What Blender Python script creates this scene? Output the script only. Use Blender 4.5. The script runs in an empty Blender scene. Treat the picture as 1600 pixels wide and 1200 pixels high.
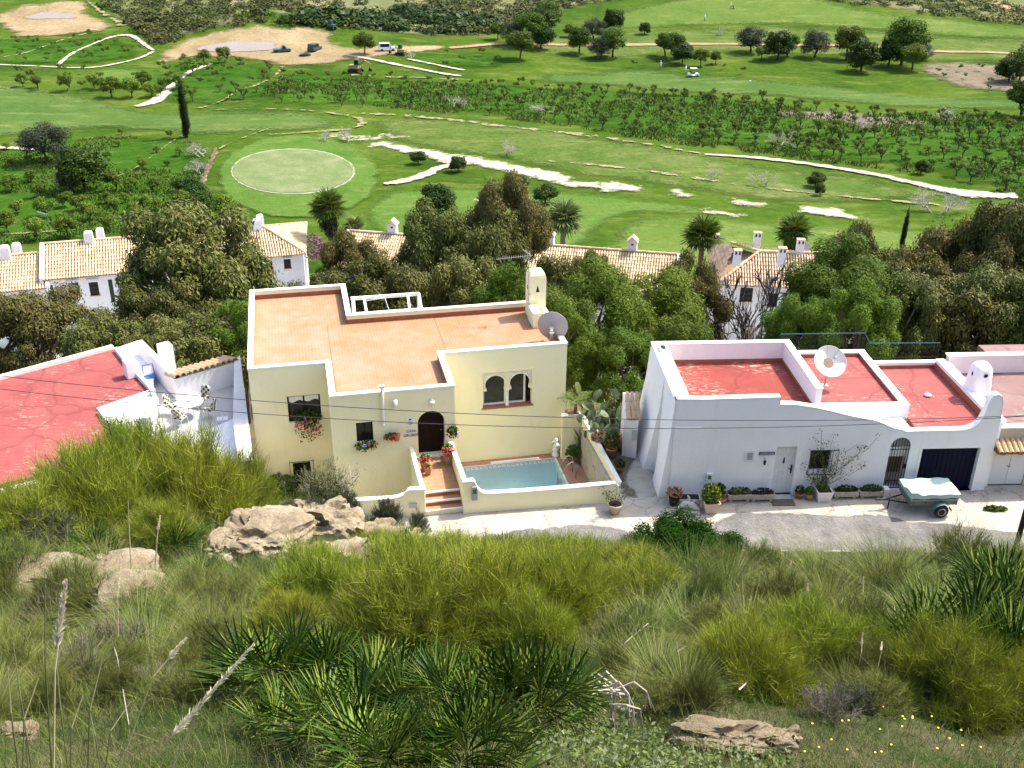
import bpy, bmesh, math, random
import numpy as np
from mathutils import Vector, Matrix, geometry
R=math.radians
sc=bpy.context.scene; COL=sc.collection
# ------------------------------------------------------------------ camera, sky, sun, exposure
CAMH=22.6; FPX=1640.0; PITCH=R(26.85); ROLL=R(0.6)
SUN_AZ=R(62); SUN_EL=R(54)            # azimuth clockwise from +Y
cam=bpy.data.cameras.new('camera'); co=bpy.data.objects.new('camera',cam); COL.objects.link(co)
cam.sensor_width=36; cam.lens=36*FPX/1600; cam.clip_start=.1; cam.clip_end=4000
co.matrix_world=Matrix.Translation((0,0,CAMH))@Matrix.Rotation(R(90)-PITCH,4,'X')@Matrix.Rotation(ROLL,4,'Z')
sc.camera=co
w=bpy.data.worlds.new('World'); sc.world=w; w.use_nodes=True
nt=w.node_tree; bg=nt.nodes['Background']; sky=nt.nodes.new('ShaderNodeTexSky'); sky.sky_type='NISHITA'; sky.sun_disc=False
sky.sun_elevation=SUN_EL; sky.sun_rotation=SUN_AZ; sky.altitude=100; sky.air_density=.8; sky.dust_density=3.0; sky.ozone_density=.6
nt.links.new(sky.outputs[0],bg.inputs[0]); bg.inputs[1].default_value=.15
sl=bpy.data.lights.new('sun','SUN'); so=bpy.data.objects.new('sun',sl); COL.objects.link(so)
sl.energy=2.5; sl.angle=R(.53); sl.color=(1,.955,.87)
sd=Vector((math.sin(SUN_AZ)*math.cos(SUN_EL),math.cos(SUN_AZ)*math.cos(SUN_EL),math.sin(SUN_EL)))
so.rotation_euler=sd.to_track_quat('Z','Y').to_euler(); so.location=(60,20,60)
vs=sc.view_settings; vs.view_transform='Standard'; vs.look='None'; vs.gamma=1; vs.use_curve_mapping=False; vs.exposure=1.62
sc.cycles.max_bounces=6; sc.cycles.diffuse_bounces=3; sc.cycles.transparent_max_bounces=12; sc.cycles.transmission_bounces=4; sc.cycles.use_denoising=True
rng=np.random.default_rng(7); random.seed(7)
# ------------------------------------------------------------------ measuring helpers: a pixel of the photograph to a point on a known plane
_c,_s=math.cos(ROLL),math.sin(ROLL)
def ray(px,py):
    a=px-800.0; b=600.0-py; a,b=a*_c-b*_s,a*_s+b*_c
    return np.array([a, b*math.sin(PITCH)+FPX*math.cos(PITCH), b*math.cos(PITCH)-FPX*math.sin(PITCH)])
def P(px,py,z=0.):
    d=ray(px,py); t=(z-CAMH)/d[2]; return np.array([d[0]*t,d[1]*t,z])
def D(px,py,y):
    d=ray(px,py); t=y/d[1]; return np.array([d[0]*t,y,CAMH+d[2]*t])
def proj(x,y,z):
    dx,dy,dz=x,y,z-CAMH; ff=dy*math.cos(PITCH)-dz*math.sin(PITCH); a=dx/ff*FPX; b=(dy*math.sin(PITCH)+dz*math.cos(PITCH))/ff*FPX
    a,b=a*_c+b*_s,-a*_s+b*_c; return 800+a,600-b
class Frame:
    def __init__(s,o,deg):
        s.o=np.array(o,float); s.a=R(deg); s.u=np.array([math.cos(s.a),math.sin(s.a)]); s.v=np.array([-math.sin(s.a),math.cos(s.a)])
    def loc(s,p): d=np.array(p[:2])-s.o; return (d@s.u,d@s.v,p[2])
    def z(s,px,py,z): return s.loc(P(px,py,z))
    def pv(s,px,py,v0):                                  # on the vertical plane v=v0
        d=ray(px,py); t=(v0+s.o@s.v)/(d[:2]@s.v); return s.loc((d[0]*t,d[1]*t,CAMH+d[2]*t))
    def w(s,u,v,z=0.): p=s.o+s.u*u+s.v*v; return np.array([p[0],p[1],z])
# ------------------------------------------------------------------ value noise
def _h(i,j,s): 
    n=(i*374761393+j*668265263+s*974634777)&0x7fffffff; n=((n^(n>>13))*1274126177)&0x7fffffff; return ((n^(n>>16))&0xffff)/65535.0
def vn(x,y,seed=0):
    x=np.asarray(x,float); y=np.asarray(y,float); i=np.floor(x).astype(np.int64); j=np.floor(y).astype(np.int64); fx=x-i; fy=y-j; fx=fx*fx*(3-2*fx); fy=fy*fy*(3-2*fy)
    return (_h(i,j,seed)*(1-fx)+_h(i+1,j,seed)*fx)*(1-fy)+(_h(i,j+1,seed)*(1-fx)+_h(i+1,j+1,seed)*fx)*fy
def fbm(x,y,seed=0,o=3): return sum((vn(np.asarray(x)*2**k,np.asarray(y)*2**k,seed+k)-.5)*.5**k for k in range(o))
def sst(a,b,x): t=np.clip((np.asarray(x,float)-a)/(b-a),0,1); return t*t*(3-2*t)
# ------------------------------------------------------------------ materials
def _n(nt,t,**k):
    n=nt.nodes.new('ShaderNode'+t)
    for a,b in k.items():
        if a.startswith('_'): setattr(n,a[1:],b)
        else: n.inputs[a].default_value=b
    return n
def newmat(name):
    m=bpy.data.materials.new(name); m.use_nodes=True; nt=m.node_tree; b=nt.nodes['Principled BSDF']; return m,nt,b
def c4(c): return (c[0],c[1],c[2],1)
def ramp(nt,src,stops):
    r=nt.nodes.new('ShaderNodeValToRGB'); e=r.color_ramp.elements
    while len(e)<len(stops): e.new(.5)
    for k,(p,c) in enumerate(stops): e[k].position=p; e[k].color=c4(c) if len(c)==3 else c
    nt.links.new(src,r.inputs[0]); return r.outputs[0]
def mixc(nt,f,a,b,bt='MIX'):
    m=nt.nodes.new('ShaderNodeMix'); m.data_type='RGBA'; m.blend_type=bt
    for s,v in ((0,f),(6,a),(7,b)):
        if isinstance(v,(int,float)): m.inputs[s].default_value=v
        elif isinstance(v,tuple): m.inputs[s].default_value=c4(v)
        else: nt.links.new(v,m.inputs[s])
    return m.outputs[2]
def noise(nt,scale,detail=4,rough=.6,vec=None,dist=0,out=0):
    n=_n(nt,'TexNoise',Scale=scale,Detail=detail,Roughness=rough,Distortion=dist)
    if vec is not None: nt.links.new(vec,n.inputs['Vector'])
    return n.outputs[out]
def coord(nt,kind='Object'): return nt.nodes.new('ShaderNodeTexCoord').outputs[kind]
def mapping(nt,vec,scale=(1,1,1),rot=(0,0,0)):
    m=nt.nodes.new('ShaderNodeMapping'); m.inputs['Scale'].default_value=scale; m.inputs['Rotation'].default_value=rot; nt.links.new(vec,m.inputs[0]); return m.outputs[0]
def bump(nt,b,h,strength=.3,dist=.02):
    n=_n(nt,'Bump',Strength=strength,Distance=dist); nt.links.new(h,n.inputs['Height']); nt.links.new(n.outputs[0],b.inputs['Normal'])
def plain(name,col,rough=.6,metal=0,var=.0,scale=6,bs=0,bstr=.3,dark=None,spec=.4):
    m,nt,b=newmat(name); b.inputs['Roughness'].default_value=rough; b.inputs['Metallic'].default_value=metal; b.inputs['Specular IOR Level'].default_value=spec
    v=coord(nt)
    d=dark or tuple(c*(1-var) for c in col)
    nt.links.new(ramp(nt,noise(nt,scale,5,.65,v),[(.3,d),(.65,col)]),b.inputs['Base Color'])
    if bs: bump(nt,b,noise(nt,bs,3,.6,v),bstr)
    return m
def plaster(name,col,stain,grime=(.3,.27,.22)):
    m,nt,b=newmat(name); v=coord(nt); b.inputs['Roughness'].default_value=.9; b.inputs['Specular IOR Level'].default_value=.15
    a=ramp(nt,noise(nt,.55,4,.6,v),[(.3,stain),(.6,col)])
    st=mapping(nt,v,(2.2,2.2,.28))
    big=ramp(nt,noise(nt,.45,3,.6,v),[(.45,(0,0,0)),(.7,(1,1,1))]); st=mapping(nt,v,(1.3,1.3,.22))
    a=mixc(nt,mixc(nt,1.0,ramp(nt,noise(nt,1.7,6,.8,st,.4),[(.5,(0,0,0)),(.8,(.40,.40,.40))]),big,'MULTIPLY'),a,grime)          # run marks down the wall
    a=mixc(nt,ramp(nt,noise(nt,9,5,.7,v),[(.62,(0,0,0)),(.8,(.13,.13,.13))]),a,grime)
    nt.links.new(a,b.inputs['Base Color']); bump(nt,b,noise(nt,16,4,.7,v),.5,.03); return m
def flaked(name,col,dk,flake,amt=.5,seed=0):
    m,nt,b=newmat(name); v=coord(nt); b.inputs['Roughness'].default_value=.75; b.inputs['Specular IOR Level'].default_value=.2
    a=ramp(nt,noise(nt,.7,4,.6,v),[(.3,dk),(.62,col)])
    vv=mapping(nt,v,(1.1,3.2,1),(0,0,.5+seed))
    f=ramp(nt,noise(nt,2.3,8,.75,vv),[(.585-.06*amt,(0,0,0)),(.64-.05*amt,(.85,.85,.85))])
    g=ramp(nt,noise(nt,.5,3,.5,v),[(.38,(0,0,0)),(.6,(1,1,1))])
    a=mixc(nt,mixc(nt,1.0,f,g,'MULTIPLY'),a,flake)
    vm=nt.nodes.new('ShaderNodeTexVoronoi'); vm.feature='DISTANCE_TO_EDGE'; vm.inputs['Scale'].default_value=.42
    wv=_n(nt,'VectorMath'); wv.operation='ADD'; nt.links.new(v,wv.inputs[0]); nt.links.new(noise(nt,.8,3,.6,v,out=1),wv.inputs[1]); nt.links.new(wv.outputs[0],vm.inputs['Vector'])
    a=mixc(nt,ramp(nt,vm.outputs[0],[(.0,(.55,.55,.55)),(.035,(0,0,0))]),a,tuple(c*.62 for c in dk))
    nt.links.new(a,b.inputs['Base Color']); bump(nt,b,noise(nt,12,4,.7,v),.35,.02); return m
def bricky(name,c1,c2,mortar,scale,bw,bh,ms=.02,rot=0):
    m,nt,b=newmat(name); v=mapping(nt,coord(nt),(1,1,1),(0,0,rot)); b.inputs['Roughness'].default_value=.8; b.inputs['Specular IOR Level'].default_value=.2
    t=_n(nt,'TexBrick',Scale=scale); t.inputs['Color1'].default_value=c4(c1); t.inputs['Color2'].default_value=c4(c2); t.inputs['Mortar'].default_value=c4(mortar)
    t.inputs['Brick Width'].default_value=bw; t.inputs['Row Height'].default_value=bh; t.inputs['Mortar Size'].default_value=ms; t.inputs['Bias'].default_value=-.1; nt.links.new(v,t.inputs['Vector'])
    a=mixc(nt,ramp(nt,noise(nt,.45,5,.65,v),[(.4,(0,0,0)),(.7,(.55,.55,.55))]),t.outputs[0],tuple(min(1,x*1.0+.08) for x in mortar))
    a=mixc(nt,ramp(nt,noise(nt,3,6,.75,v),[(.55,(0,0,0)),(.72,(.28,.28,.28))]),a,(.55,.40,.29))
    a=mixc(nt,ramp(nt,noise(nt,1.3,3,.6,v),[(.35,(.4,.4,.4)),(.6,(0,0,0))]),a,(.34,.14,.05)); nt.links.new(a,b.inputs['Base Color']); bump(nt,b,t.outputs['Fac'],-.4,.01); return m
LEAFK={'broom_stem':1.35,'esparto_blade':.95,'wispy_grey_green_stem':.95,'golden_grass_blade':.85,'wild_grass_blade':.7,'geranium_leaf':1,'pale_palm_leaf':.8,'straw_plume':1.2,'dead_twig':.8,'bougainvillea_bract':1,'reddish_rosette':1,'dwarf_palm_segment':1.0,'fan_palm_leaf':.8,'aleppo_pine_needle':.88,'grey_rosemary_leaf':.8,'maquis_leaf':.75,'orchard_leaf':.85,'citrus_leaf':.95,'eucalyptus_leaf':.78,'browned_eucalyptus_leaf':.78}
def leafmat(name,cols,trans=.35,rough=.55,objvar=.25,spec=.25):
    m,nt,b=newmat(name); trans*=.45; cols=[tuple(x*LEAFK.get(name,.62)*q for x,q in zip(c,(1,1,.62 if c[1]>c[0]*.95 and c[2]<c[1]*.6 else 1))) for c in cols]; b.inputs['Roughness'].default_value=rough; b.inputs['Specular IOR Level'].default_value=spec*.3
    g=nt.nodes.new('ShaderNodeNewGeometry'); n=len(cols)
    a=ramp(nt,g.outputs['Random Per Island'],[(k/(n-1),c) for k,c in enumerate(cols)])
    oi=nt.nodes.new('ShaderNodeObjectInfo'); hs=_n(nt,'HueSaturation')
    mr=_n(nt,'MapRange'); mr.inputs['To Min'].default_value=1-objvar; mr.inputs['To Max'].default_value=1+objvar; nt.links.new(oi.outputs['Random'],mr.inputs[0]); nt.links.new(mr.outputs[0],hs.inputs['Value'])
    mh=_n(nt,'MapRange'); mh.inputs['To Min'].default_value=.5-.018; mh.inputs['To Max'].default_value=.5+.012; m2=_n(nt,'Math'); m2.operation='FRACT'; m3=_n(nt,'Math'); m3.operation='MULTIPLY'; m3.inputs[1].default_value=7.31
    nt.links.new(oi.outputs['Random'],m3.inputs[0]); nt.links.new(m3.outputs[0],m2.inputs[0]); nt.links.new(m2.outputs[0],mh.inputs[0]); nt.links.new(mh.outputs[0],hs.inputs['Hue'])
    nt.links.new(a,hs.inputs['Color']); nt.links.new(hs.outputs[0],b.inputs['Base Color'])
    if trans>0:
        t=nt.nodes.new('ShaderNodeBsdfTranslucent'); ms=nt.nodes.new('ShaderNodeMixShader'); ms.inputs[0].default_value=trans
        br=_n(nt,'HueSaturation',Value=1.25,Saturation=1.1); nt.links.new(hs.outputs[0],br.inputs['Color']); nt.links.new(br.outputs[0],t.inputs[0])
        nt.links.new(b.outputs[0],ms.inputs[1]); nt.links.new(t.outputs[0],ms.inputs[2]); nt.links.new(ms.outputs[0],nt.nodes['Material Output'].inputs[0])
    return m
def tilemat(name,cols,rough=.85):
    m,nt,b=newmat(name); b.inputs['Roughness'].default_value=rough; b.inputs['Specular IOR Level'].default_value=.15
    g=nt.nodes.new('ShaderNodeNewGeometry'); n=len(cols)
    a=ramp(nt,g.outputs['Random Per Island'],[(k/(n-1),c) for k,c in enumerate(cols)])
    v=coord(nt); a=mixc(nt,ramp(nt,noise(nt,1.2,5,.7,v),[(.52,(0,0,0)),(.75,(.55,.55,.55))]),a,(.16,.11,.07)); nt.links.new(a,b.inputs['Base Color']); return m
# ------------------------------------------------------------------ mesh helpers
def npmesh(name,V,quads=None,tris=None,mat=None,smooth=False):
    V=np.asarray(V,np.float32).reshape(-1,3); nq=0 if quads is None else len(quads); ntr=0 if tris is None else len(tris)
    me=bpy.data.meshes.new(name); me.vertices.add(len(V)); me.vertices.foreach_set('co',V.ravel())
    L=[]; 
    if nq: L.append(np.asarray(quads,np.int32).ravel())
    if ntr: L.append(np.asarray(tris,np.int32).ravel())
    L=np.concatenate(L); me.loops.add(len(L)); me.loops.foreach_set('vertex_index',L)
    st=np.concatenate([np.arange(nq)*4,nq*4+np.arange(ntr)*3]).astype(np.int32)
    me.polygons.add(nq+ntr); me.polygons.foreach_set('loop_start',st)
    if smooth: me.polygons.foreach_set('use_smooth',np.ones(nq+ntr,bool))
    me.update(calc_edges=True); me.validate()
    for m in (mat if isinstance(mat,(list,tuple)) else [mat]):
        if m: me.materials.append(m)
    return me
def link(name,me,parent=None,loc=None,rotz=None):
    o=bpy.data.objects.new(name,me); COL.objects.link(o)
    if parent is not None: o.parent=parent
    if loc is not None: o.location=loc
    if rotz is not None: o.rotation_euler=(0,0,rotz)
    return o
def tag(o,label=None,cat=None,group=None,kind=None):
    if label: o['label']=label
    if cat: o['category']=cat
    if group: o['group']=group
    if kind: o['kind']=kind
    return o
def thing(name,label,cat,loc=(0,0,0),rotz=0,group=None):
    o=bpy.data.objects.new(name,None); COL.objects.link(o); o.location=loc; o.rotation_euler=(0,0,rotz); o.empty_display_size=.3
    return tag(o,label,cat,group)
def dup(root,loc,rotz=None,scale=None,label=None,group=None,tilt=None):
    r=root.copy(); COL.objects.link(r); r.location=loc
    if rotz is not None: r.rotation_euler=(tilt[0] if tilt else 0,tilt[1] if tilt else 0,rotz)
    if scale is not None: r.scale=(scale,)*3 if isinstance(scale,(int,float)) else scale
    if label: r['label']=label
    if group: r['group']=group
    for ch in list(root.children):
        c=ch.copy(); COL.objects.link(c); c.parent=r
        for g in list(ch.children):
            d=g.copy(); COL.objects.link(d); d.parent=c
    return r
class MB:
    def __init__(s): s.V=[]; s.F=[]; s.mi=[]; s.cur=0
    def v(s,p): s.V.append(tuple(float(x) for x in p)); return len(s.V)-1
    def poly(s,pts): s.F.append([s.v(p) for p in pts]); s.mi.append(s.cur); return s
    def box(s,x0,x1,y0,y1,z0,z1):
        i=len(s.V); s.V+=[(x0,y0,z0),(x1,y0,z0),(x1,y1,z0),(x0,y1,z0),(x0,y0,z1),(x1,y0,z1),(x1,y1,z1),(x0,y1,z1)]
        for f in ((0,3,2,1),(4,5,6,7),(0,1,5,4),(1,2,6,5),(2,3,7,6),(3,0,4,7)): s.F.append([i+k for k in f]); s.mi.append(s.cur)
        return s
    def rbox(s,c,ax,half):                               # box with given axes
        c=np.array(c,float); A=[np.array(a,float)*h for a,h in zip(ax,half)]; i=len(s.V)
        for dz in (-1,1):
            for dx,dy in ((-1,-1),(1,-1),(1,1),(-1,1)): s.v(c+A[0]*dx+A[1]*dy+A[2]*dz)
        for f in ((0,3,2,1),(4,5,6,7),(0,1,5,4),(1,2,6,5),(2,3,7,6),(3,0,4,7)): s.F.append([i+k for k in f]); s.mi.append(s.cur)
        return s
    def prism(s,pl,z0,z1,top=True,bot=True):             # polygon in x,y (counter-clockwise)
        n=len(pl); z0=z0 if hasattr(z0,'__len__') else [z0]*n; z1=z1 if hasattr(z1,'__len__') else [z1]*n; i=len(s.V)
        for k,p in enumerate(pl): s.v((p[0],p[1],z0[k]))
        for k,p in enumerate(pl): s.v((p[0],p[1],z1[k]))
        for k in range(n): s.F.append([i+k,i+(k+1)%n,i+n+(k+1)%n,i+n+k]); s.mi.append(s.cur)
        if top: s.F.append([i+n+k for k in range(n)]); s.mi.append(s.cur)
        if bot: s.F.append([i+k for k in reversed(range(n))]); s.mi.append(s.cur)
        return s
    def vprism(s,pl,y0,y1):                              # polygon in x,z extruded in y
        n=len(pl); i=len(s.V)
        for p in pl: s.v((p[0],y0,p[1]))
        for p in pl: s.v((p[0],y1,p[1]))
        for k in range(n): s.F.append([i+k,i+(k+1)%n,i+n+(k+1)%n,i+n+k][::-1]); s.mi.append(s.cur)
        s.F.append([i+k for k in range(n)]); s.F.append([i+n+k for k in reversed(range(n))]); s.mi+= [s.cur]*2
        return s
    def tube(s,pts,r,n=6,cap=True):
        pts=[np.array(p,float) for p in pts]; r=list(r) if hasattr(r,'__len__') else [r]*len(pts); i=len(s.V)
        for k,p in enumerate(pts):
            d=pts[min(k+1,len(pts)-1)]-pts[max(k-1,0)]; d=d/(np.linalg.norm(d)+1e-9); a=np.cross(d,(0,0,1) if abs(d[2])<.9 else (1,0,0)); a/=np.linalg.norm(a); b=np.cross(d,a)
            for q in range(n): t=2*math.pi*q/n; s.v(p+(a*math.cos(t)+b*math.sin(t))*r[k])
        for k in range(len(pts)-1):
            for q in range(n): s.F.append([i+k*n+q,i+k*n+(q+1)%n,i+(k+1)*n+(q+1)%n,i+(k+1)*n+q]); s.mi.append(s.cur)
        if cap: s.F.append([i+q for q in reversed(range(n))]); s.F.append([i+(len(pts)-1)*n+q for q in range(n)]); s.mi+=[s.cur]*2
        return s
    def lathe(s,prof,n=16,c=(0,0,0),cap=True):
        i=len(s.V)
        for r,z in prof:
            for q in range(n): t=2*math.pi*q/n; s.v((c[0]+r*math.cos(t),c[1]+r*math.sin(t),c[2]+z))
        for k in range(len(prof)-1):
            for q in range(n): s.F.append([i+k*n+q,i+k*n+(q+1)%n,i+(k+1)*n+(q+1)%n,i+(k+1)*n+q]); s.mi.append(s.cur)
        if cap: s.F.append([i+q for q in reversed(range(n))]); s.F.append([i+(len(prof)-1)*n+q for q in range(n)]); s.mi+=[s.cur]*2
        return s
    def holed(s,x0,x1,z0,z1,y,holes,depth,ztop=None):   # wall face at y (normal -y) with rectangular openings and reveals going +y
        xs=sorted({x0,x1,*[h[0] for h in holes],*[h[1] for h in holes]}); zs=sorted({z0,z1,*[h[2] for h in holes],*[h[3] for h in holes]})
        for a,b in zip(xs,xs[1:]):
            for c,d in zip(zs,zs[1:]):
                mx,mz=(a+b)/2,(c+d)/2
                if any(h[0]<mx<h[1] and h[2]<mz<h[3] for h in holes): continue
                s.poly([(a,y,c),(b,y,c),(b,y,d),(a,y,d)])
        for h in holes:
            a,b,c,d=h[:4]; Y=y+depth
            s.poly([(a,y,c),(a,Y,c),(a,Y,d),(a,y,d)][::-1]); s.poly([(b,y,c),(b,y,d),(b,Y,d),(b,Y,c)][::-1]); s.poly([(a,y,c),(b,y,c),(b,Y,c),(a,Y,c)]); s.poly([(a,y,d),(a,Y,d),(b,Y,d),(b,y,d)])
        return s
    def mesh(s,name,mat=None,smooth=False,bevel=0):
        me=bpy.data.meshes.new(name); me.from_pydata(s.V,[],s.F)
        for m in (mat if isinstance(mat,(list,tuple)) else [mat]):
            if m: me.materials.append(m)
        if len(set(s.mi))>1: me.polygons.foreach_set('material_index',np.array(s.mi,np.int32))
        if smooth: me.polygons.foreach_set('use_smooth',np.ones(len(me.polygons),bool))
        me.update(); return me
    def build(s,name,mat=None,parent=None,smooth=False,loc=None,rotz=None,label=None,kind=None,bev=0):
        me=s.mesh(name,mat,smooth)
        if bev:
            bm=bmesh.new(); bm.from_mesh(me); bmesh.ops.remove_doubles(bm,verts=bm.verts,dist=1e-4)
            es=[e for e in bm.edges if len(e.link_faces)==2 and e.calc_face_angle(0)>.6]
            try: bmesh.ops.bevel(bm,geom=es,offset=bev,segments=2,affect='EDGES',profile=.5,clamp_overlap=True)
            except Exception: pass
            bm.to_mesh(me); bm.free()
        o=link(name,me,parent,loc,rotz)
        if label: o['label']=label
        if kind: o['kind']=kind
        return o
def inset(pl,d):
    n=len(pl); out=[]
    for k in range(n):
        p0,p1,p2=np.array(pl[k-1],float),np.array(pl[k],float),np.array(pl[(k+1)%n],float)
        e1=(p1-p0)/np.linalg.norm(p1-p0); e2=(p2-p1)/np.linalg.norm(p2-p1); n1=np.array([-e1[1],e1[0]]); n2=np.array([-e2[1],e2[0]])
        m=n1+n2; m/= (1+n1@n2) if abs(1+n1@n2)>1e-6 else 1; out.append(tuple(p1+m*d))
    return out
def text_mesh(s,size,depth=.004):
    cu=bpy.data.curves.new('lettering','FONT'); cu.body=s; cu.size=size; cu.extrude=depth; cu.align_x='CENTER'; cu.resolution_u=3
    o=bpy.data.objects.new('lettering',cu); COL.objects.link(o); dg=bpy.context.evaluated_depsgraph_get(); dg.update()
    me=bpy.data.meshes.new_from_object(o.evaluated_get(dg)); bpy.data.objects.remove(o); return me
def blades(base,dirs,length,width,bend,rg,seg=2):
    """thin tapering stems: base (N,3), unit dirs (N,3), length (N), width (N), bend vectors (N,3) -> V, quads, tris"""
    N=len(base); side=np.cross(dirs,rg.normal(size=(N,3))); side/=np.linalg.norm(side,axis=1,keepdims=True)+1e-9
    lv=[]
    for k in range(seg):
        t=k/seg; c=base+dirs*(length*t)[:,None]+bend*(length*t*t)[:,None]; wd=(width*(1-.55*t)*.5)[:,None]; lv+= [c-side*wd,c+side*wd]
    tip=base+dirs*length[:,None]+bend*length[:,None]; lv.append(tip)
    V=np.stack(lv,1); m=2*seg+1; o=(np.arange(N)*m)[:,None]
    q=np.concatenate([o+np.array([[2*k,2*k+1,2*k+3,2*k+2]]) for k in range(seg-1)]) if seg>1 else None
    t=o+np.array([[2*seg-2,2*seg-1,2*seg]]); return V.reshape(-1,3),q,t
def leafquads(pos,size,aspect,nrm,rg,axis=None):
    N=len(pos); nrm=nrm/(np.linalg.norm(nrm,axis=1,keepdims=True)+1e-9); r=rg.normal(size=(N,3)) if axis is None else axis+rg.normal(size=(N,3))*.35
    a=r-nrm*(r*nrm).sum(1,keepdims=True); a/=np.linalg.norm(a,axis=1,keepdims=True)+1e-9; b=np.cross(nrm,a); s=np.asarray(size).reshape(-1,1); h=s*.5
    V=np.stack([pos-a*h,pos+b*h*aspect,pos+a*h,pos-b*h*aspect],1); return V.reshape(-1,3),np.arange(N*4).reshape(N,4)
def unit(rg,n): v=rg.normal(size=(n,3)); return v/np.linalg.norm(v,axis=1,keepdims=True)
# ================================================================== materials
m_yel=plaster('cream_plaster',(.88,.81,.53),(.85,.77,.49),(.5,.42,.26)); m_wht=plaster('white_lime_plaster',(.89,.86,.84),(.85,.81,.79),(.45,.41,.38)); m_wht2=plaster('old_white_plaster',(.78,.73,.70),(.68,.61,.58),(.36,.30,.26))
m_cope=plain('sunlit_coping_white_paint',(.84,.80,.70),.8,var=.1,bs=30,bstr=.2); m_wcope=plain('white_coping_lime',(.85,.84,.82),.8,var=.08,bs=22,bstr=.35)  # white paint; on the cream coping its whiteness stands for strong sun
m_pinkpl=plaster('pinkish_plaster',(.80,.70,.68),(.76,.63,.61),(.42,.3,.27)); m_beige=plaster('beige_plaster',(.62,.5,.36),(.55,.45,.33))
m_redskirt_shade=plain('shaded_red_skirting',(.38,.12,.06),.8,var=.3,scale=3)  # reddish waterproof paint with the parapet shadow put into its dark red
m_ored=bricky('orange_roof_bricks',(.34,.16,.065),(.295,.175,.09),(.30,.205,.135),1.0,.28,.14,.012,R(90))
m_flk=flaked('red_roof_paint',(.25,.05,.036),(.20,.037,.028),(.50,.35,.26),1.1); m_flk2=flaked('faded_red_roof_paint',(.28,.072,.062),(.23,.052,.046),(.48,.36,.29),.35,.3); m_maroon=flaked('mauve_roof_paint',(.22,.135,.12),(.18,.10,.095),(.42,.3,.27),.2)
m_black=plain('dark_void',(.012,.011,.01),.9); m_iron=plain('black_iron',(.02,.02,.022),.55,.6,bs=0); m_wood=plain('dark_wood',(.022,.012,.008),.7,var=.4,scale=12,spec=.1); m_brownsill=plain('terracotta_sill',(.33,.13,.07),.7,var=.2)
m_glass=plain('window_glass',(.012,.014,.014),.12,spec=.22); m_glassb=plain('glass_with_painted_reflection',(.075,.068,.05),.15,spec=.3,var=.5,scale=2); m_whiteframe=plain('white_window_frame',(.8,.8,.79),.45); m_curt=plain('white_curtain',(.8,.78,.74),.9)  # brownish panes carry the reflected interior as painted colour
m_terr=tilemat('terracotta_floor_tile',[(.38,.22,.12),(.45,.28,.16),(.33,.18,.1),(.5,.33,.2)],.6); m_grout=plain('tile_grout',(.5,.42,.33),.9); m_deck=bricky('pool_deck_tiles',(.36,.17,.10),(.42,.21,.13),(.46,.30,.21),1,.3,.3,.012)
m_rooft=tilemat('roman_roof_tile',[(.60,.43,.23),(.72,.57,.34),(.52,.32,.17),(.78,.65,.43),(.62,.42,.22)]); m_rooftp=tilemat('pink_roof_tile',[(.62,.42,.27),(.70,.53,.36),(.55,.34,.21),(.75,.60,.43)]); m_tileold=tilemat('old_canopy_tile',[(.52,.38,.2),(.45,.3,.17),(.58,.42,.25)])
m_navy=plain('navy_garage_paint',(.006,.008,.026),.6,var=.2,spec=.1); m_wpaint=plain('white_door_paint',(.74,.73,.72),.5,var=.06); m_steel=plain('steel',(.62,.62,.6),.28,1.0); m_grey=plain('grey_plastic',(.30,.30,.30),.5,var=.1)
m_dish=plain('pale_dish_paint',(.66,.62,.56),.55,var=.08,scale=2); m_dishb=plain('grey_dish_back',(.42,.37,.34),.6,var=.06,scale=2); m_stone=plain('grey_cast_stone',(.5,.49,.46),.85,var=.35,scale=14,bs=40); m_trough=plain('mossy_cast_stone_trough',(.52,.44,.34),.9,var=.45,scale=9,bs=30)
m_pot=plain('terracotta_pot',(.45,.20,.10),.8,var=.25,scale=8); m_palepot=plain('pale_clay_pot',(.58,.45,.34),.85,var=.2,scale=8); m_soil=plain('potting_soil',(.05,.035,.025),.95,var=.4,scale=30,bs=60)
m_bark=plain('grey_brown_bark',(.16,.12,.085),.95,var=.5,scale=7,bs=20,bstr=.6); m_pale=plain('bleached_wood',(.42,.36,.31),.9,var=.35,scale=10); m_palebark=plain('pale_eucalyptus_bark',(.38,.33,.27),.85,var=.5,scale=3,bs=12); m_darkbark=plain('dark_bark',(.05,.04,.033),.95,var=.4,scale=8)
m_blue=plain('blue_plastic',(.03,.12,.5),.5); m_rubber=plain('black_rubber',(.015,.015,.015),.8); m_tarp=plain('pale_green_tarpaulin',(.42,.56,.50),.55,var=.12,scale=5,bs=9,bstr=.5); m_galv=plain('green_grey_trailer_panel',(.13,.19,.17),.5,.2,var=.25)
m_mach=plain('ochre_machine_paint',(.35,.25,.08),.6,var=.3); m_vanw=plain('white_vehicle_paint',(.8,.8,.8),.3); m_dkcar=plain('dark_green_vehicle_paint',(.03,.06,.05),.4); m_teal=plain('teal_vehicle_paint',(.04,.09,.09),.4)
m_red=plain('red_geranium_petal',(.62,.035,.03),.6,var=.25,scale=40); m_pink=plain('pink_geranium_petal',(.72,.16,.2),.6,var=.25,scale=40); m_lilac=plain('lilac_petal',(.5,.4,.75),.6); m_orange=plain('rust_chrysanthemum_petal',(.42,.15,.05),.7,var=.4,scale=60); m_yflower=plain('yellow_petal',(.75,.58,.04),.6)
m_skin=plain('skin',(.5,.33,.25),.6); m_cloth=plain('white_clothing',(.75,.75,.73),.9); m_trous=plain('grey_trousers',(.2,.22,.25),.9)
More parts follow.
